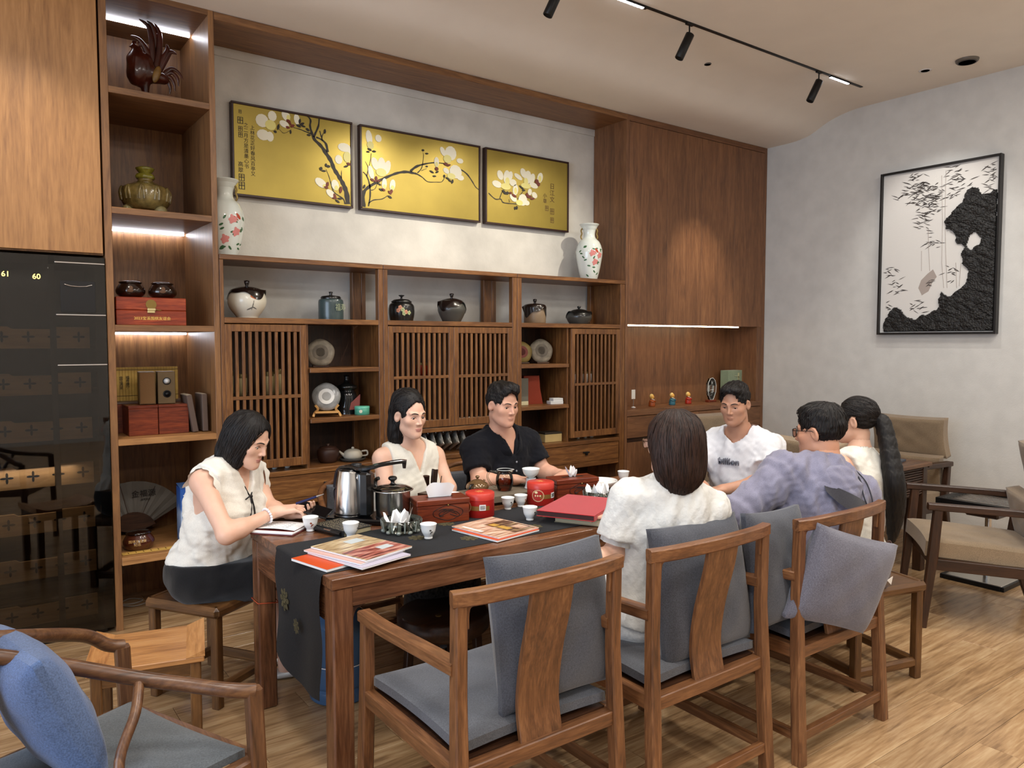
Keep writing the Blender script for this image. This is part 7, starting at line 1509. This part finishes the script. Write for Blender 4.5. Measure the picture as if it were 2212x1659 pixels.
    def arm(s, p, q, up=True, lo=True):
        k = s.a; d = None
        if up: d = sd_rc(p, s.S[q], s.E[q], 0.054*k, 0.041*k)
        if lo:
            e = sd_rc(p, s.E[q], s.W[q], 0.043*k, 0.026*k); e = smin(e, sd_el(p, s.E[q]*0.75 + s.W[q]*0.25, (0.043*k,)*3), 0.03); d = e if d is None else smin(d, e, 0.025)
        return d
    def leg(s, p, q):
        k = 0.94 if s.fem else 1.0
        d = smin(sd_rc(p, s.H[q], s.K[q], 0.088*k, 0.060*k), sd_rc(p, s.K[q], s.A[q], 0.058*k, 0.036*k), 0.03); t = norm([*(s.K[q]-s.H[q])[:2], 0])
        return smin(d, sd_rc(p, s.A[q] - [0, 0, 0.045], s.A[q] + t*0.14 - [0, 0, 0.058], 0.034, 0.024), 0.03)
    def body(s, p):
        n0, n1 = s.neck_pts(); r = 0.044 if s.fem else 0.056
        d = smin(s.torso(p), sd_rc(p, n0, n1, r, r*0.95), 0.04)
        for q in (1, -1): d = smin(d, s.arm(p, q), 0.03)
        for q in (1, -1): d = smin(d, s.leg(p, q), 0.03)
        return d
    def ax(s, p): return ((p - s.pel.astype(np.float32)) @ s.M.astype(np.float32))
    def cloth(s, name, mat, fn, lo, hi, h=0.0085):
        V, F = snet(fn, lo, hi, h); return mesh_np(name, [(V - s.off, F)], mat, s.rt)
    def shirt(s, mat, sleeve=0.55, loose=0.012, hem=-0.05, neck='crew', wr=0.005, seed=1, name='shirt', boat=0.0, sl_loose=0.010, sl2=0.0, crop=0.95, vz=0.80, gh=0.0068):
        def fn(p):
            d = s.torso(p) - loose; t = s.ax(p); L = s.L
            d = d - 0.016*np.clip(1 - np.abs(t[:, 2] - 0.18)/0.22, 0, 1)*(0.7 if s.fem else 1)
            if sleeve > 0:
                for q in (1, -1):
                    e = s.S[q] + (s.E[q] - s.S[q])*min(sleeve, 1); dr = norm(s.E[q] - s.S[q]); a = sd_rc(p, s.S[q], e + dr*0.05, 0.056*s.a + sl_loose*0.7, 0.050*s.a + sl_loose*1.3)
                    if sleeve >= 1:
                        e2 = s.E[q] + (s.W[q] - s.E[q])*sl2; a = smin(sd_rc(p, s.S[q], s.E[q], 0.056*s.a + sl_loose, 0.046*s.a + sl_loose), sd_rc(p, s.E[q], e2, 0.047*s.a + sl_loose, 0.036*s.a + sl_loose), 0.03)
                    else: a = smax(a, (p - e.astype(np.float32)) @ dr.astype(np.float32), 0.004)
                    d = smin(d, a, 0.035)
            else:
                for q in (1, -1):
                    d = smax(d, q*(t[:, 0]) - s.sw*crop + 0.10*np.clip((0.70*L - t[:, 2]), -0.03, 0.09)*0 + 0.025*np.cos(np.clip((t[:, 2]-0.78*L)/0.10, -1.5, 1.5)), 0.008)
            d = d + wrinkle(p, wr, 0.085, seed, (1, 1, 0.75)) + wrinkle(p, wr*0.35, 0.035, seed+9)
            d = smax(d, hem - t[:, 2] + 0.004*np.sin(40*t[:, 0]), 0.004)
            n0, n1 = s.neck_pts()
            c = s.nk + s.f*0.016 + s.u*0.035; d = smax(d, -sd_rc(p, c - s.u*0.015, n1 + s.f*0.02, 0.066*(1+boat) if not s.fem else 0.062*(1+boat), 0.08), 0.006)
            if neck == 'v':
                d = smax(d, -np.maximum.reduce([np.abs(t[:, 0]) - (t[:, 2] - vz*L)*0.42, -t[:, 1] + 0.0, t[:, 2] - 1.25*L]), 0.005)
            return d
        cn = [s.T(a, b, c) for a in (-0.24, 0.24) for b in (-0.21, 0.21) for c in (hem - 0.03, s.L)] + [s.nk + [0, 0, 0.07]]
        for q in (1, -1):
            cn += [s.S[q] - 0.1, s.S[q] + 0.1]
            if sleeve > 0: cn += [s.E[q] - 0.09, s.E[q] + 0.09]
            if sleeve >= 1: cn += [s.W[q] - 0.08, s.W[q] + 0.08]
        lo, hi = np.min(cn, 0), np.max(cn, 0)
        lo[2] = min(lo[2], s.pel[2] + hem - 0.06)
        return s.cloth(name, mat, fn, lo, hi, gh)
    def lower(s, mat, name, to=1.0, skirt=False, loose=0.014, top=0.09, shin=0.92, seed=3):
        def fn(p):
            d = sd_el(p, s.T(0, -0.01, 0.0), (0.172*(0.98 if s.fem else 1), 0.125, 0.125))
            gs = []
            for q in (1, -1):
                k = s.H[q] + (s.K[q] - s.H[q])*min(to, 1); a = sd_rc(p, s.H[q], k, 0.090, 0.066 + (0.02 if skirt else 0))
                if to < 1: a = smax(a, (p - k.astype(np.float32)) @ norm(s.K[q]-s.H[q]).astype(np.float32), 0.004)
                elif shin > 0: a = smin(a, sd_rc(p, s.K[q], s.K[q] + (s.A[q]-s.K[q])*shin, 0.064 + (0.03 if skirt else 0), 0.046 + (0.06 if skirt else 0)), 0.03)
                gs.append(a)
            g = smin(gs[0], gs[1], 0.14 if skirt else 0.03); d = smin(d, g, 0.06) - loose
            d = d + wrinkle(p, 0.005, 0.09, seed); d = smax(d, p[:, 2] - (s.pel[2] + top), 0.004)
            if skirt and to < 1: pass
            return smax(d, 0.02 - p[:, 2], 0.003)
        lo = s.lo.copy(); hi = s.hi.copy(); hi[2] = s.pel[2] + 0.17; lo = np.min([s.H[1]-0.2, s.H[-1]-0.2, s.K[1]-0.15, s.K[-1]-0.15] + ([s.A[1]-0.14, s.A[-1]-0.14] if to >= 1 and shin > 0 else []), 0); hi2 = np.max([s.H[1]+0.2, s.H[-1]+0.2, s.K[1]+0.15, s.K[-1]+0.15], 0); hi2[2] = s.pel[2] + 0.17; lo[2] = max(lo[2], 0.01)
        return s.cloth(name, mat, fn, lo, hi2, 0.0105)
    def hair(s, mat, fn, lo, hi, h=0.0042, name='hair', amp=0.0012, flow=None, ns=700, sl=0.09, smat=None):
        def g(q):
            t = np.arctan2(q[:, 0], q[:, 1] + 0.01); return fn(q) + amp*(np.sin(46*t + 2.5*np.sin(16*q[:, 2])) + 0.6*np.sin(83*t + 3*np.sin(23*q[:, 2]+1)))*np.clip((0.125 - q[:, 2])/0.05, 0.2, 1)
        V, F = snet(g, lo, hi, h); o = mesh_np(name, [(s.hc + (V*s.hk) @ s.HM.T - s.off, F)], mat, s.rt)
        if flow: s.strands(smat or hst, fn, flow, V, ns, sl)
        return o
    def collar(s, mat, open_=0.5):
        c0 = s.nk + s.u*0.055 + s.f*0.014; c1 = s.nk - s.u*0.035 + s.f*0.016
        def fn(p):
            t = s.ax(p) - np.array([0, 0, s.L], np.float32); d = np.abs(sd_rc(p, c0, c1, 0.064, 0.104)) - 0.0045
            d = smax(d, t[:, 2] - 0.045, 0.004); d = smax(d, (-0.020 - 0.60*np.clip(t[:, 1], 0, 1)) - t[:, 2], 0.003)
            return smax(d, -np.maximum(np.abs(t[:, 0]) - np.clip(t[:, 2] + 0.085, 0, 1)*open_, -t[:, 1]), 0.003)
        return s.cloth('collar', mat, fn, s.nk - 0.16, s.nk + 0.15, 0.0055)
    def strands(s, mat, fn, flow, V, n, L, wd=0.0016, seed=1, m=9):
        g = np.random.default_rng(seed); P = V[g.integers(0, len(V), n)].astype(np.float32); st_ = L/m*g.uniform(0.6, 1.2, (n, 1)).astype(np.float32); rows = []; alive = np.ones((n, 1), np.float32); e = 0.002
        for k in range(m):
            d0 = fn(P); N = np.stack([fn(P + np.eye(3, dtype=np.float32)[a]*e) - d0 for a in range(3)], 1); N /= np.maximum(np.linalg.norm(N, axis=1, keepdims=True), 1e-6); P = P - N*d0[:, None]*alive
            f = flow(P).astype(np.float32) + g.normal(0, 0.06, P.shape).astype(np.float32); T = f - N*(N*f).sum(1, keepdims=True); ln = np.linalg.norm(T, axis=1, keepdims=True); T /= np.maximum(ln, 1e-6)
            alive = alive*(N[:, 2:3] > -0.75)*(ln > 0.15); sd = np.cross(T, N); w_ = wd*math.sin(math.pi*(k + 0.6)/(m + 0.2)); rows.append((P + N*(0.0010 + 0.0022*k/m) - sd*w_, P + N*(0.0022 + 0.0022*k/m), P + N*(0.0010 + 0.0022*k/m) + sd*w_)); P = P + T*st_*alive
        A = np.stack([np.stack(r, 1) for r in rows], 1).reshape(-1, 3); idx = np.arange(n)[:, None, None]*m*3 + np.arange(m-1)[None, :, None]*3 + np.arange(2)[None, None, :]
        Q = np.stack([idx, idx+1, idx+4, idx+3], -1).reshape(-1, 4)
        o = mesh_np('hair_strands', [(s.hc + (A*s.hk) @ s.HM.T - s.off, Q)], mat, s.rt); o['kind'] = 'stuff'; return o
    def shoes(s, mat, name='shoe', flat=False):
        for q in (1, -1):
            t = norm([*(s.K[q]-s.H[q])[:2], 0]); a, b = s.A[q] - [0, 0, 0.05], s.A[q] + t*0.15 - [0, 0, 0.058]; x = np.array([-t[1], t[0], 0])
            def fn(p):
                d = sd_rc(p, a - t*0.03, b, 0.042, 0.036)
                if flat: d = smax(d, p[:, 2] - 0.035, 0.004)
                else: d = smax(d, p[:, 2] - 0.075, 0.004)
                return smax(d, 0.003 - p[:, 2], 0.004)
            V, F = snet(fn, np.minimum(a, b) - 0.1, np.maximum(a, b) + 0.1, 0.008); mesh_np(name, [(V - s.off, F)], mat, s.rt)
    def glasses(s, mat, lens=True, hw=0.026, hh=0.018):
        H = lambda x, y, z: s.Hp(np.array([x, y, z])*s.hk)
        def fr(b):
            for q in (1, -1):
                c = 0.0325*q; b.tube([H(c+dx*hw, 0.102 - abs(c+dx*hw)*0.10, 0.0+dz*hh) for dx, dz in ((-1, .8), (-.85, 1), (.85, 1), (1, .8), (.95, -.6), (.6, -1), (-.6, -1), (-.95, -.6))], 0.0018, 6, closed=True)
                b.tube([H(q*0.058, 0.097, 0.012), H(q*0.074, 0.07, 0.011), H(q*0.080, 0.005, 0.009), H(q*0.078, -0.022, -0.012)], 0.0016, 6)
            b.tube([H(-0.008, 0.101, 0.006), H(0, 0.104, 0.008), H(0.008, 0.101, 0.006)], 0.0016, 6)
        g = part('glasses', mat, s.rt, fr)
        for q in (1, -1):
            c = 0.0325*q; part('lens', tinted('specs', (0.95, 0.95, 0.95), 0.02, 1.4), g, lambda b: b.add([H(c+dx*hw, 0.102 - abs(c+dx*hw)*0.10, dz*hh) for dx, dz in ((-1, 1), (1, 1), (.95, -.6), (.6, -1), (-.6, -1), (-.95, -.6))], [(0, 1, 2, 3, 4, 5)]))
def face_cut(q, c, r): return -sd_el(q, c, r)
def ears_cut(q, d, z=-0.010): 
    for s in (-1, 1): d = smax(d, -sd_el(q, (s*0.088, 0.0, z), (0.034, 0.027, 0.040)), 0.006)
    return d
def hair_short(q, top=0.0, quiff=0.0, line=0.0, seed=1, lowz=-0.028):
    d = sd_el(q, (0, -0.014, 0.034), (0.0815, 0.101, 0.090)); d = smin(d, sd_el(q, (0, -0.004, 0.082), (0.066, 0.090, 0.044+top)), 0.03)
    if quiff: d = smin(d, sd_el(q, (-0.006, 0.052, 0.102), (0.058, 0.042, 0.026+quiff)), 0.02)
    d = smax(d, face_cut(q, (0, 0.102, -0.030+line), (0.076, 0.082, 0.122)), 0.008); d = ears_cut(q, d)
    d = smax(d, (lowz + 0.75*q[:, 1]) - q[:, 2], 0.008); d = smax(d, q[:, 1] - 0.098, 0.01)
    return d + wrinkle(q, 0.0035, 0.028, seed, (1, 0.45, 1))
hb = hairmat('hair_black', '#0f0c0b'); hbr = hairmat('hair_brown', '#1f130e'); hst = hairmat('hair_strand', '#1a1513'); hst2 = hairmat('hair_strand_brown', '#2c1b14')  # strand colours lighter than the hair mass, highlights put into the colour
def fl_long(q): k = np.clip((q[:, 2:3] - 0.055)/0.07, 0, 1); return np.concatenate([q[:, 0:1]*14*k, (q[:, 1:2] + 0.01)*8*k, -1 + 0*k], 1) + 0.12*np.sin(q[:, [1, 0, 1]]*60)
def fl_short(q): v = q - np.array([0.01, -0.045, 0.125], np.float32); v = v/np.maximum(np.linalg.norm(v, axis=1, keepdims=True), 1e-5); return v + np.array([0.25, 0.15, -0.15], np.float32)
def fl_back(q): v = np.array([0, -0.115, 0.0], np.float32) - q; return v/np.maximum(np.linalg.norm(v, axis=1, keepdims=True), 1e-5)
def fl_half(q): k = np.clip((q[:, 1:2] + 0.05)/0.03, 0, 1); return fl_back(q)*k + np.array([0, 0, -1.0], np.float32)*(1-k)
skf = skin('skin_fair', '#dcb29a', '#a4565a'); skm = skin('skin_mid', '#c9967a', '#9a5b52'); skt = skin('skin_tan', '#b88a70', '#8a5448'); skw = skin('skin_warm', '#cfa088', '#97564f')
# ---- woman writing at the left table end
p = Person('w1', 'woman in cream sleeveless blouse and black skirt writing on a phone at the table end', True, skf, hs=0.94, hands={1: dict(dir=(0.85, -0.38, 0.10), up=(-0.25, -0.1, 1), curl=(0.55, 0.7, 0.8, 0.85), thumb=0.7), -1: dict(dir=(0.45, -0.85, 0.10), up=(0.35, 0.1, -1), curl=(0.75, 0.8, 0.85, 0.9), thumb=0.6)}, gaze=-0.5)
cream_c = fabric('blouse_cream', '#e3dfd4', sc=300, var=0.08, bump=0.15); blk_c = fabric('cloth_black', '#141416', sc=250); 
p.shirt(cream_c, 0, 0.020, 0.02, 'v', 0.007, 11, 'blouse', crop=1.05)
for q in (1, -1):
    part('ruffle', cream_c, p.rt, lambda b: b.surf(lambda u, v: Vector(p.T(q*(p.sw*0.90 + 0.030*v + 0.006*math.sin(40*u)*v), 0.09*math.cos(math.pi*(0.08+0.84*u)) , (0.70 + 0.36*math.sin(math.pi*(0.08+0.84*u))**0.8)*p.L*0.97 - 0.004*v) - p.off), 60, 4))
p.lower(blk_c, 'skirt', 0.62, True, 0.018, 0.055); p.shoes(plain('sandal_white', (0.75, 0.74, 0.72), 0.4), 'sandal', True)
rib_ = plain('ribbon_black', '#0c0c0d', 0.5)
def ribs(b):
    c = lambda a, y, z: Vector(p.T(a, y, z*p.L) - p.off)
    b.tube(cat_rom([c(-0.055, 0.055, 0.99), c(-0.03, 0.095, 0.90), c(0, 0.122, 0.80), c(0.03, 0.095, 0.90), c(0.055, 0.055, 0.99)], 5), 0.0035, 6)
    b.tube(cat_rom([c(0, 0.127, 0.80), c(-0.012, 0.155, 0.66), c(-0.016, 0.160, 0.50)], 5), 0.0035, 6); b.tube(cat_rom([c(0, 0.127, 0.80), c(0.014, 0.155, 0.66), c(0.022, 0.160, 0.47)], 5), 0.0035, 6); b.tube(cat_rom([c(0, 0.127, 0.80), c(0.03, 0.145, 0.83), c(0.045, 0.135, 0.79)], 5), 0.003, 6); b.ell(c(0, 0.127, 0.80), (0.007, 0.007, 0.007), 10, 6)
part('neck_ribbon', rib_, p.rt, ribs)
def bob(q, low, fc, fr, wav, wid=0.0, seed=2):
    d = sd_el(q, (0, -0.014, 0.034), (0.088, 0.106, 0.096)); d = smin(d, sd_el(q, (0, -0.028, -0.055), (0.096+wid, 0.088, 0.150)), 0.05)
    d = smax(d, face_cut(q, fc, fr), 0.012); d = smax(d, -sd_el(q, (0, 0.085, -0.165), (0.062, 0.085, 0.085)), 0.015)
    d = smax(d, (low + 0.012*np.sin(31*q[:, 0]) + 0.008*np.sin(57*q[:, 1])) - q[:, 2], 0.01)
    return d + wav*np.sin(55*q[:, 2] + 9*np.sin(20*q[:, 0]) + 5*q[:, 1]*10)*np.clip((-0.02 - q[:, 2])/0.08, 0, 1) + wrinkle(q, 0.0025, 0.04, seed, (1, 1, 0.3))
p.hair(hb, lambda q: bob(q, -0.190, (0.004, 0.108, -0.032), (0.069, 0.098, 0.120), 0.005), (-0.125, -0.14, -0.22), (0.125, 0.11, 0.15), flow=fl_long, ns=900, sl=0.14)
Wv = p.W[1] + (p.E[1]-p.W[1])*0.20; da = norm(p.W[1]-p.E[1]); xa = norm(np.cross(da, [0, 0, 1])); ya = np.cross(xa, da)
part('bracelet', plain('bead_pale', (0.80, 0.78, 0.80), 0.2, coat=0.5), p.rt, lambda b: [b.ell(Vector(Wv - p.off + (xa*math.cos(t) + ya*math.sin(t))*0.0295), (0.0062,)*3, 8, 6) for t in np.linspace(0, 6.28, 17)[:-1]])
hp = thing('held_phone', 'dark phone held up by the woman writing at the table end', 'phone', (1.225, 3.115, 0.828)); Mp = Euler((R(14), R(-16), R(38))).to_matrix()
part('body', blkp, hp, lambda b: b.obox((0, 0, 0), (0.078, 0.155, 0.009), rot=Mp, b=0.003)); part('screen', plain('screen_glow', '#0a0a0c', 0.08), hp, lambda b: b.obox(Mp @ Vector((0, 0, 0.005)), (0.072, 0.148, 0.0008), rot=Mp, b=0))
pn = thing('pen', 'dark blue pen with silver tip in the writing woman\'s hand', 'pen', (1.195, 3.085, 0.882)); part('barrel', plain('pen_blue', '#1a1f4a', 0.3), pn, lambda b: b.tube([(-0.045, 0.03, -0.018), (0.03, -0.012, 0.010)], 0.0052, 10)); part('tip', chrome, pn, lambda b: b.tube([(0.03, -0.012, 0.010), (0.056, -0.027, 0.020)], [0.0052, 0.002], 10))
# ---- woman in the sleeveless top
p = Person('w2', 'dark haired woman in white sleeveless v neck top sitting behind the steel pot', True, skf, hands={1: dict(curl=0.5), -1: dict(curl=0.5)}, gaze=-0.35)
p.shirt(fabric('top_ivory', '#d9d5c8', sc=320, var=0.06, bump=0.12), 0, 0.014, -0.02, 'v', 0.0045, 21, 'top', crop=0.98)
pat = fabric('skirt_pattern', '#33302e', sc=70, var=0.95, bump=0.2); p.lower(pat, 'skirt', 1.0, True, 0.016, 0.05, 0.72); p.shoes(plain('shoe_dark', '#1d1917', 0.5))
def halfup(q):
    d = sd_el(q, (0, -0.018, 0.040), (0.086, 0.104, 0.096)); d = smin(d, sd_el(q, (0, -0.035, 0.095), (0.062, 0.072, 0.040)), 0.04); d = smin(d, sd_el(q, (0, -0.062, -0.075), (0.082, 0.060, 0.150)), 0.05)
    d = smax(d, face_cut(q, (0.004, 0.106, -0.022), (0.070, 0.092, 0.118)), 0.010); d = ears_cut(q, d, -0.012); d = smax(d, -sd_el(q, (0, 0.07, -0.13), (0.075, 0.075, 0.075)), 0.01); d = smax(d, -0.205 + 0.01*np.sin(33*q[:, 0]) - q[:, 2], 0.01)
    return d + wrinkle(q, 0.003, 0.035, 5, (1, 0.5, 0.5))
p.hair(hb, halfup, (-0.115, -0.15, -0.23), (0.115, 0.11, 0.16), flow=fl_half, ns=900, sl=0.10)
part('hair_clip', plain('clip_white', (0.75, 0.73, 0.68), 0.3), p.rt, lambda b: b.obox(p.Hp((-0.045, -0.055, 0.118)), (0.022, 0.012, 0.008), rot=Matrix(p.HM.tolist()), b=0.003))
# ---- man in navy polo
p = Person('m1', 'man in navy polo shirt sitting behind the glass tea pitcher', False, skw, hands={1: dict(dir=(0.75, -0.6, 0.0), curl=0.6), -1: dict(dir=(-0.85, -0.45, 0.0), curl=0.5)}, gaze=-0.3)
navy = fabric('polo_navy', '#0b0c13', sc=300, var=0.2, sheen=0.05); p.shirt(navy, 0.66, 0.018, -0.06, 'v', 0.006, 31, 'polo_shirt', sl_loose=0.018, vz=0.86, boat=-0.10)
p.collar(navy)
part('button', plain('button_grey', '#8a8a90', 0.3), p.rt, lambda b: b.ell(Vector(p.T(0.004, 0.158, 0.72*p.L) - p.off), (0.006, 0.003, 0.006), 10, 6)); part('button', MATS['button_grey'], p.rt, lambda b: b.ell(Vector(p.T(0.004, 0.150, 0.82*p.L) - p.off), (0.006, 0.003, 0.006), 10, 6))
p.lower(fabric('trouser_dark', '#1b1a1e', sc=260), 'trousers', 1.0); p.shoes(plain('shoe_black', '#0d0c0c', 0.3))
p.hair(hb, lambda q: hair_short(q, 0.006, 0.010, 0.0, 3), (-0.11, -0.13, -0.12), (0.11, 0.12, 0.17), 0.0035, flow=fl_short, ns=900, sl=0.05)
# ---- man in white tee
p = Person('m2', 'young man in white printed t-shirt with closed eyes at the far table end', False, skt, hands={1: dict(curl=0.7), -1: dict(curl=0.7, dir=(-0.75, 0.6, -0.1))}, eye=0.0012, gaze=-0.5)
tee = fabric('tee_white', '#d6d6d9', sc=320, var=0.05, bump=0.12); p.shirt(tee, 0.62, 0.022, -0.08, 'crew', 0.008, 41, 't_shirt', sl_loose=0.024, boat=0.12)
Mt = Matrix((( -p.r[0], p.u[0], p.f[0], 0), (-p.r[1], p.u[1], p.f[1], 0), (-p.r[2], p.u[2], p.f[2], 0), (0, 0, 0, 1)))
o_ = lettering('shirt_lettering', 'billion', 0.05, plain('print_grey', '#6a6c76', 0.8), p.rt, Matrix.Translation(Vector(p.T(0.02, 0.140, 0.80*p.L) - p.off)) @ Mt, 0.012)
p.lower(fabric('trouser_black', '#121214', sc=260), 'trousers', 1.0); p.shoes(MATS['shoe_black'])
p.hair(hb, lambda q: hair_short(q, 0.004, 0.002, 0.0, 6, -0.015), (-0.11, -0.13, -0.12), (0.11, 0.12, 0.16), 0.0035, flow=fl_short, ns=900, sl=0.05)
# ---- woman in white lace (back view)
p = Person('w3', 'woman with straight dark hair in white lace blouse seen from behind', True, skf, hs=0.96, hands={-1: dict(dir=(-0.9, -0.2, -0.15), curl=0.5)}, gaze=0)
lace = plain('lace_white', '#cfcec9', 0.85, var=0.06, vs=40, bump=0.9, bs=55); p.shirt(lace, 0.68, 0.020, -0.02, 'crew', 0.006, 51, 'lace_blouse', sl_loose=0.030)
for q in (1, -1):
    e = p.S[q] + (p.E[q]-p.S[q])*0.70; dr = norm(p.E[q]-p.S[q]); x = norm(np.cross(dr, [0.3, 1, 0])); y = np.cross(x, dr)
    part('sleeve_trim', lace, p.rt, lambda b: b.surf(lambda u, v: Vector(e - p.off + dr*(0.022*v - 0.004) + (x*math.cos(6.2832*u) + y*math.sin(6.2832*u))*(0.060 + 0.003*math.sin(50*u))), 40, 3))
p.lower(fabric('skirt_white', '#dcdcda', sc=90, var=0.12, bump=0.6), 'skirt', 1.0, True, 0.018, 0.06, 0.6); p.shoes(plain('shoe_cream', '#b5aa98', 0.5)); p.glasses(plain('specs_gold', '#5c4a35', 0.3, metal=0.8))
p.hair(hbr, lambda q: bob(q, -0.185, (0.0, 0.115, -0.04), (0.064, 0.094, 0.125), 0.0008, 0.022, 9), (-0.13, -0.15, -0.24), (0.13, 0.11, 0.15), amp=0.0014, flow=fl_long, ns=1300, sl=0.17, smat=hst2)
# ---- man in grey hooded shirt
p = Person('m3', 'man with glasses in lavender grey hooded shirt seen from behind', False, skm, hs=0.98, sh=0.86, hands={1: dict(curl=0.5), -1: dict(curl=0.5)}, gaze=-0.2)
hoodm = fabric('hoodie_lavender', '#7d7c90', sc=300, var=0.12, bump=0.15); p.shirt(hoodm, 1.0, 0.020, -0.06, 'crew', 0.009, 61, 'hooded_shirt', sl_loose=0.028, sl2=0.55)
def hood(q_):
    t = p.ax(q_); L = p.L
    d = sd_el(q_, p.T(0.0, -0.105, 0.80*L), (0.135, 0.045, 0.115), p.M); d = smin(d, sd_rc(q_, p.T(-0.10, -0.02, 1.0*L), p.T(0.10, -0.02, 1.0*L), 0.040, 0.040), 0.05); d = smin(d, sd_rc(q_, p.T(-0.10, -0.02, 0.99*L), p.T(-0.055, 0.075, 0.93*L), 0.032, 0.022), 0.03); d = smin(d, sd_rc(q_, p.T(0.10, -0.02, 0.99*L), p.T(0.055, 0.075, 0.93*L), 0.032, 0.022), 0.03)
    d = smax(d, -sd_rc(q_, p.T(0, 0.02, 0.95*L), p.T(0, 0.03, 1.3*L), 0.066, 0.075), 0.01)
    return d + wrinkle(q_, 0.006, 0.07, 63, (1, 1, 1.6))
hb_ = p.cloth('hood', hoodm, hood, p.T(0, 0, 0.85*p.L) - [0.26, 0.26, 0.22], p.T(0, 0, 0.95*p.L) + [0.26, 0.26, 0.18], 0.008)
part('hood_lining', fabric('lining_charcoal', '#2e2d33', sc=300), p.rt, lambda b: b.surf(lambda u, v: Vector(p.T(-0.115 + 0.23*u + 0.02, -0.135 - 0.022*math.sin(math.pi*u) - 0.030*v + 0.01*(2*u-1)**2, (0.86 - 0.14*v*(1-0.5*(2*u-1)**2) - 0.05*u)*p.L) - p.off), 16, 8))
for k in (0, 1):
    part('drawstring', plain('string_dark', '#22222b', 0.6), p.rt, lambda b: b.tube(cat_rom([Vector(p.T(0.075 + 0.02*k, -0.055, 1.06*p.L) - p.off), Vector(p.T(0.10 + 0.03*k, -0.10, 0.98*p.L) - p.off), Vector(p.T(0.105 + 0.045*k, -0.135, 0.86*p.L) - p.off), Vector(p.T(0.125 + 0.03*k, -0.150, 0.78*p.L) - p.off)], 5), 0.0028, 6))
p.lower(MATS['trouser_dark'], 'trousers', 1.0); p.shoes(MATS['shoe_black']); p.glasses(plain('specs_black', '#15110f', 0.3))
p.hair(hb, lambda q: hair_short(q, 0.0, 0.0, 0.0, 8, -0.032), (-0.11, -0.13, -0.13), (0.11, 0.12, 0.16), 0.0035, flow=fl_short, ns=900, sl=0.05)
# ---- woman with ponytail
p = Person('w4', 'woman in white spotted dress with long black ponytail sitting on the right stool', True, skf, hands={1: dict(curl=0.5), -1: dict(curl=0.5)}, gaze=0)
dress = fabric('dress_white', '#dddbd2', sc=280, var=0.08, bump=0.15); p.shirt(dress, 0, 0.014, -0.04, 'crew', 0.006, 71, 'dress_top', crop=0.92, boat=0.2); p.lower(dress, 'dress_skirt', 1.0, True, 0.024, 0.10, 0.7); p.shoes(plain('shoe_black2', '#121212', 0.4))
spotm = plain('spot_wine', '#4a1a1c', 0.7); rr = random.Random(12)
for k in range(16):
    a, c = rr.uniform(-0.15, 0.15), rr.uniform(-0.12, 0.85)*p.L
    ys = np.linspace(-0.28, 0.0, 113); pp = np.stack([p.T(a, y, c) for y in ys]).astype(np.float32); dd = np.minimum(p.torso(pp) - 0.014, sd_el(pp, p.T(0, -0.01, 0.0), (0.192, 0.149, 0.149))); i = int(np.argmax(dd < 0.004))
    if dd[i] < 0.004: part('flower_spot', spotm, p.rt, lambda b: b.ell(Vector(p.T(a, ys[i]-0.001, c) - p.off), (0.007, 0.007, 0.006), 8, 6))
def ponycap(q):
    d = sd_el(q, (0, -0.016, 0.036), (0.083, 0.102, 0.092)); d = smax(d, face_cut(q, (0, 0.104, -0.028), (0.073, 0.086, 0.122)), 0.008); d = ears_cut(q, d); d = smax(d, (-0.030 + 0.45*q[:, 1]) - q[:, 2], 0.008); d = smin(d, sd_el(q, (0, -0.105, 0.0), (0.022, 0.025, 0.022)), 0.015)
    return d + wrinkle(q, 0.002, 0.03, 4, (1, 0.4, 1))
p.hair(hb, ponycap, (-0.11, -0.15, -0.12), (0.11, 0.12, 0.15), 0.0036, flow=fl_back, ns=800, sl=0.09)
hq = [p.hc + p.HM @ (np.array(v)*p.hk) for v in ((0, -0.100, 0.0), (0, -0.135, -0.02))] + [p.T(0.02, -0.175, 0.86*p.L), p.T(0.045, -0.180, 0.62*p.L), p.T(0.062, -0.175, 0.44*p.L), p.T(0.070, -0.168, 0.28*p.L), p.T(0.068, -0.165, 0.17*p.L)]
cp_ = [np.array(v) for v in cat_rom(hq, 5)]
def tail(q_):
    d = None; n = len(cp_)
    for i in range(n-1):
        r0 = [0.018, 0.034, 0.044, 0.042, 0.034, 0.022, 0.006]; ra, rb = (np.interp(j/(n-1)*6, range(7), r0) for j in (i, i+1)); e = sd_rc(q_, cp_[i], cp_[i+1], ra, rb); d = e if d is None else smin(d, e, 0.012)
    x = (q_ - p.pel.astype(np.float32)) @ p.r.astype(np.float32); y = (q_ - p.pel.astype(np.float32)) @ p.f.astype(np.float32)
    return d + 0.0011*np.sin(620*x + 0.8*np.sin(12*q_[:, 2])) + 0.0010*np.sin(530*y + 0.9*np.sin(9*q_[:, 2]))
p.cloth('ponytail', hb, tail, np.min(cp_, 0) - 0.06, np.max(cp_, 0) + 0.06, 0.0052)
part('hair_tie', plain('tie_white', (0.82, 0.80, 0.74), 0.4), p.rt, lambda b: b.obox(p.Hp((0.020, -0.128, -0.008)), (0.030, 0.030, 0.026), rot=Matrix(p.HM.tolist()), b=0.007))
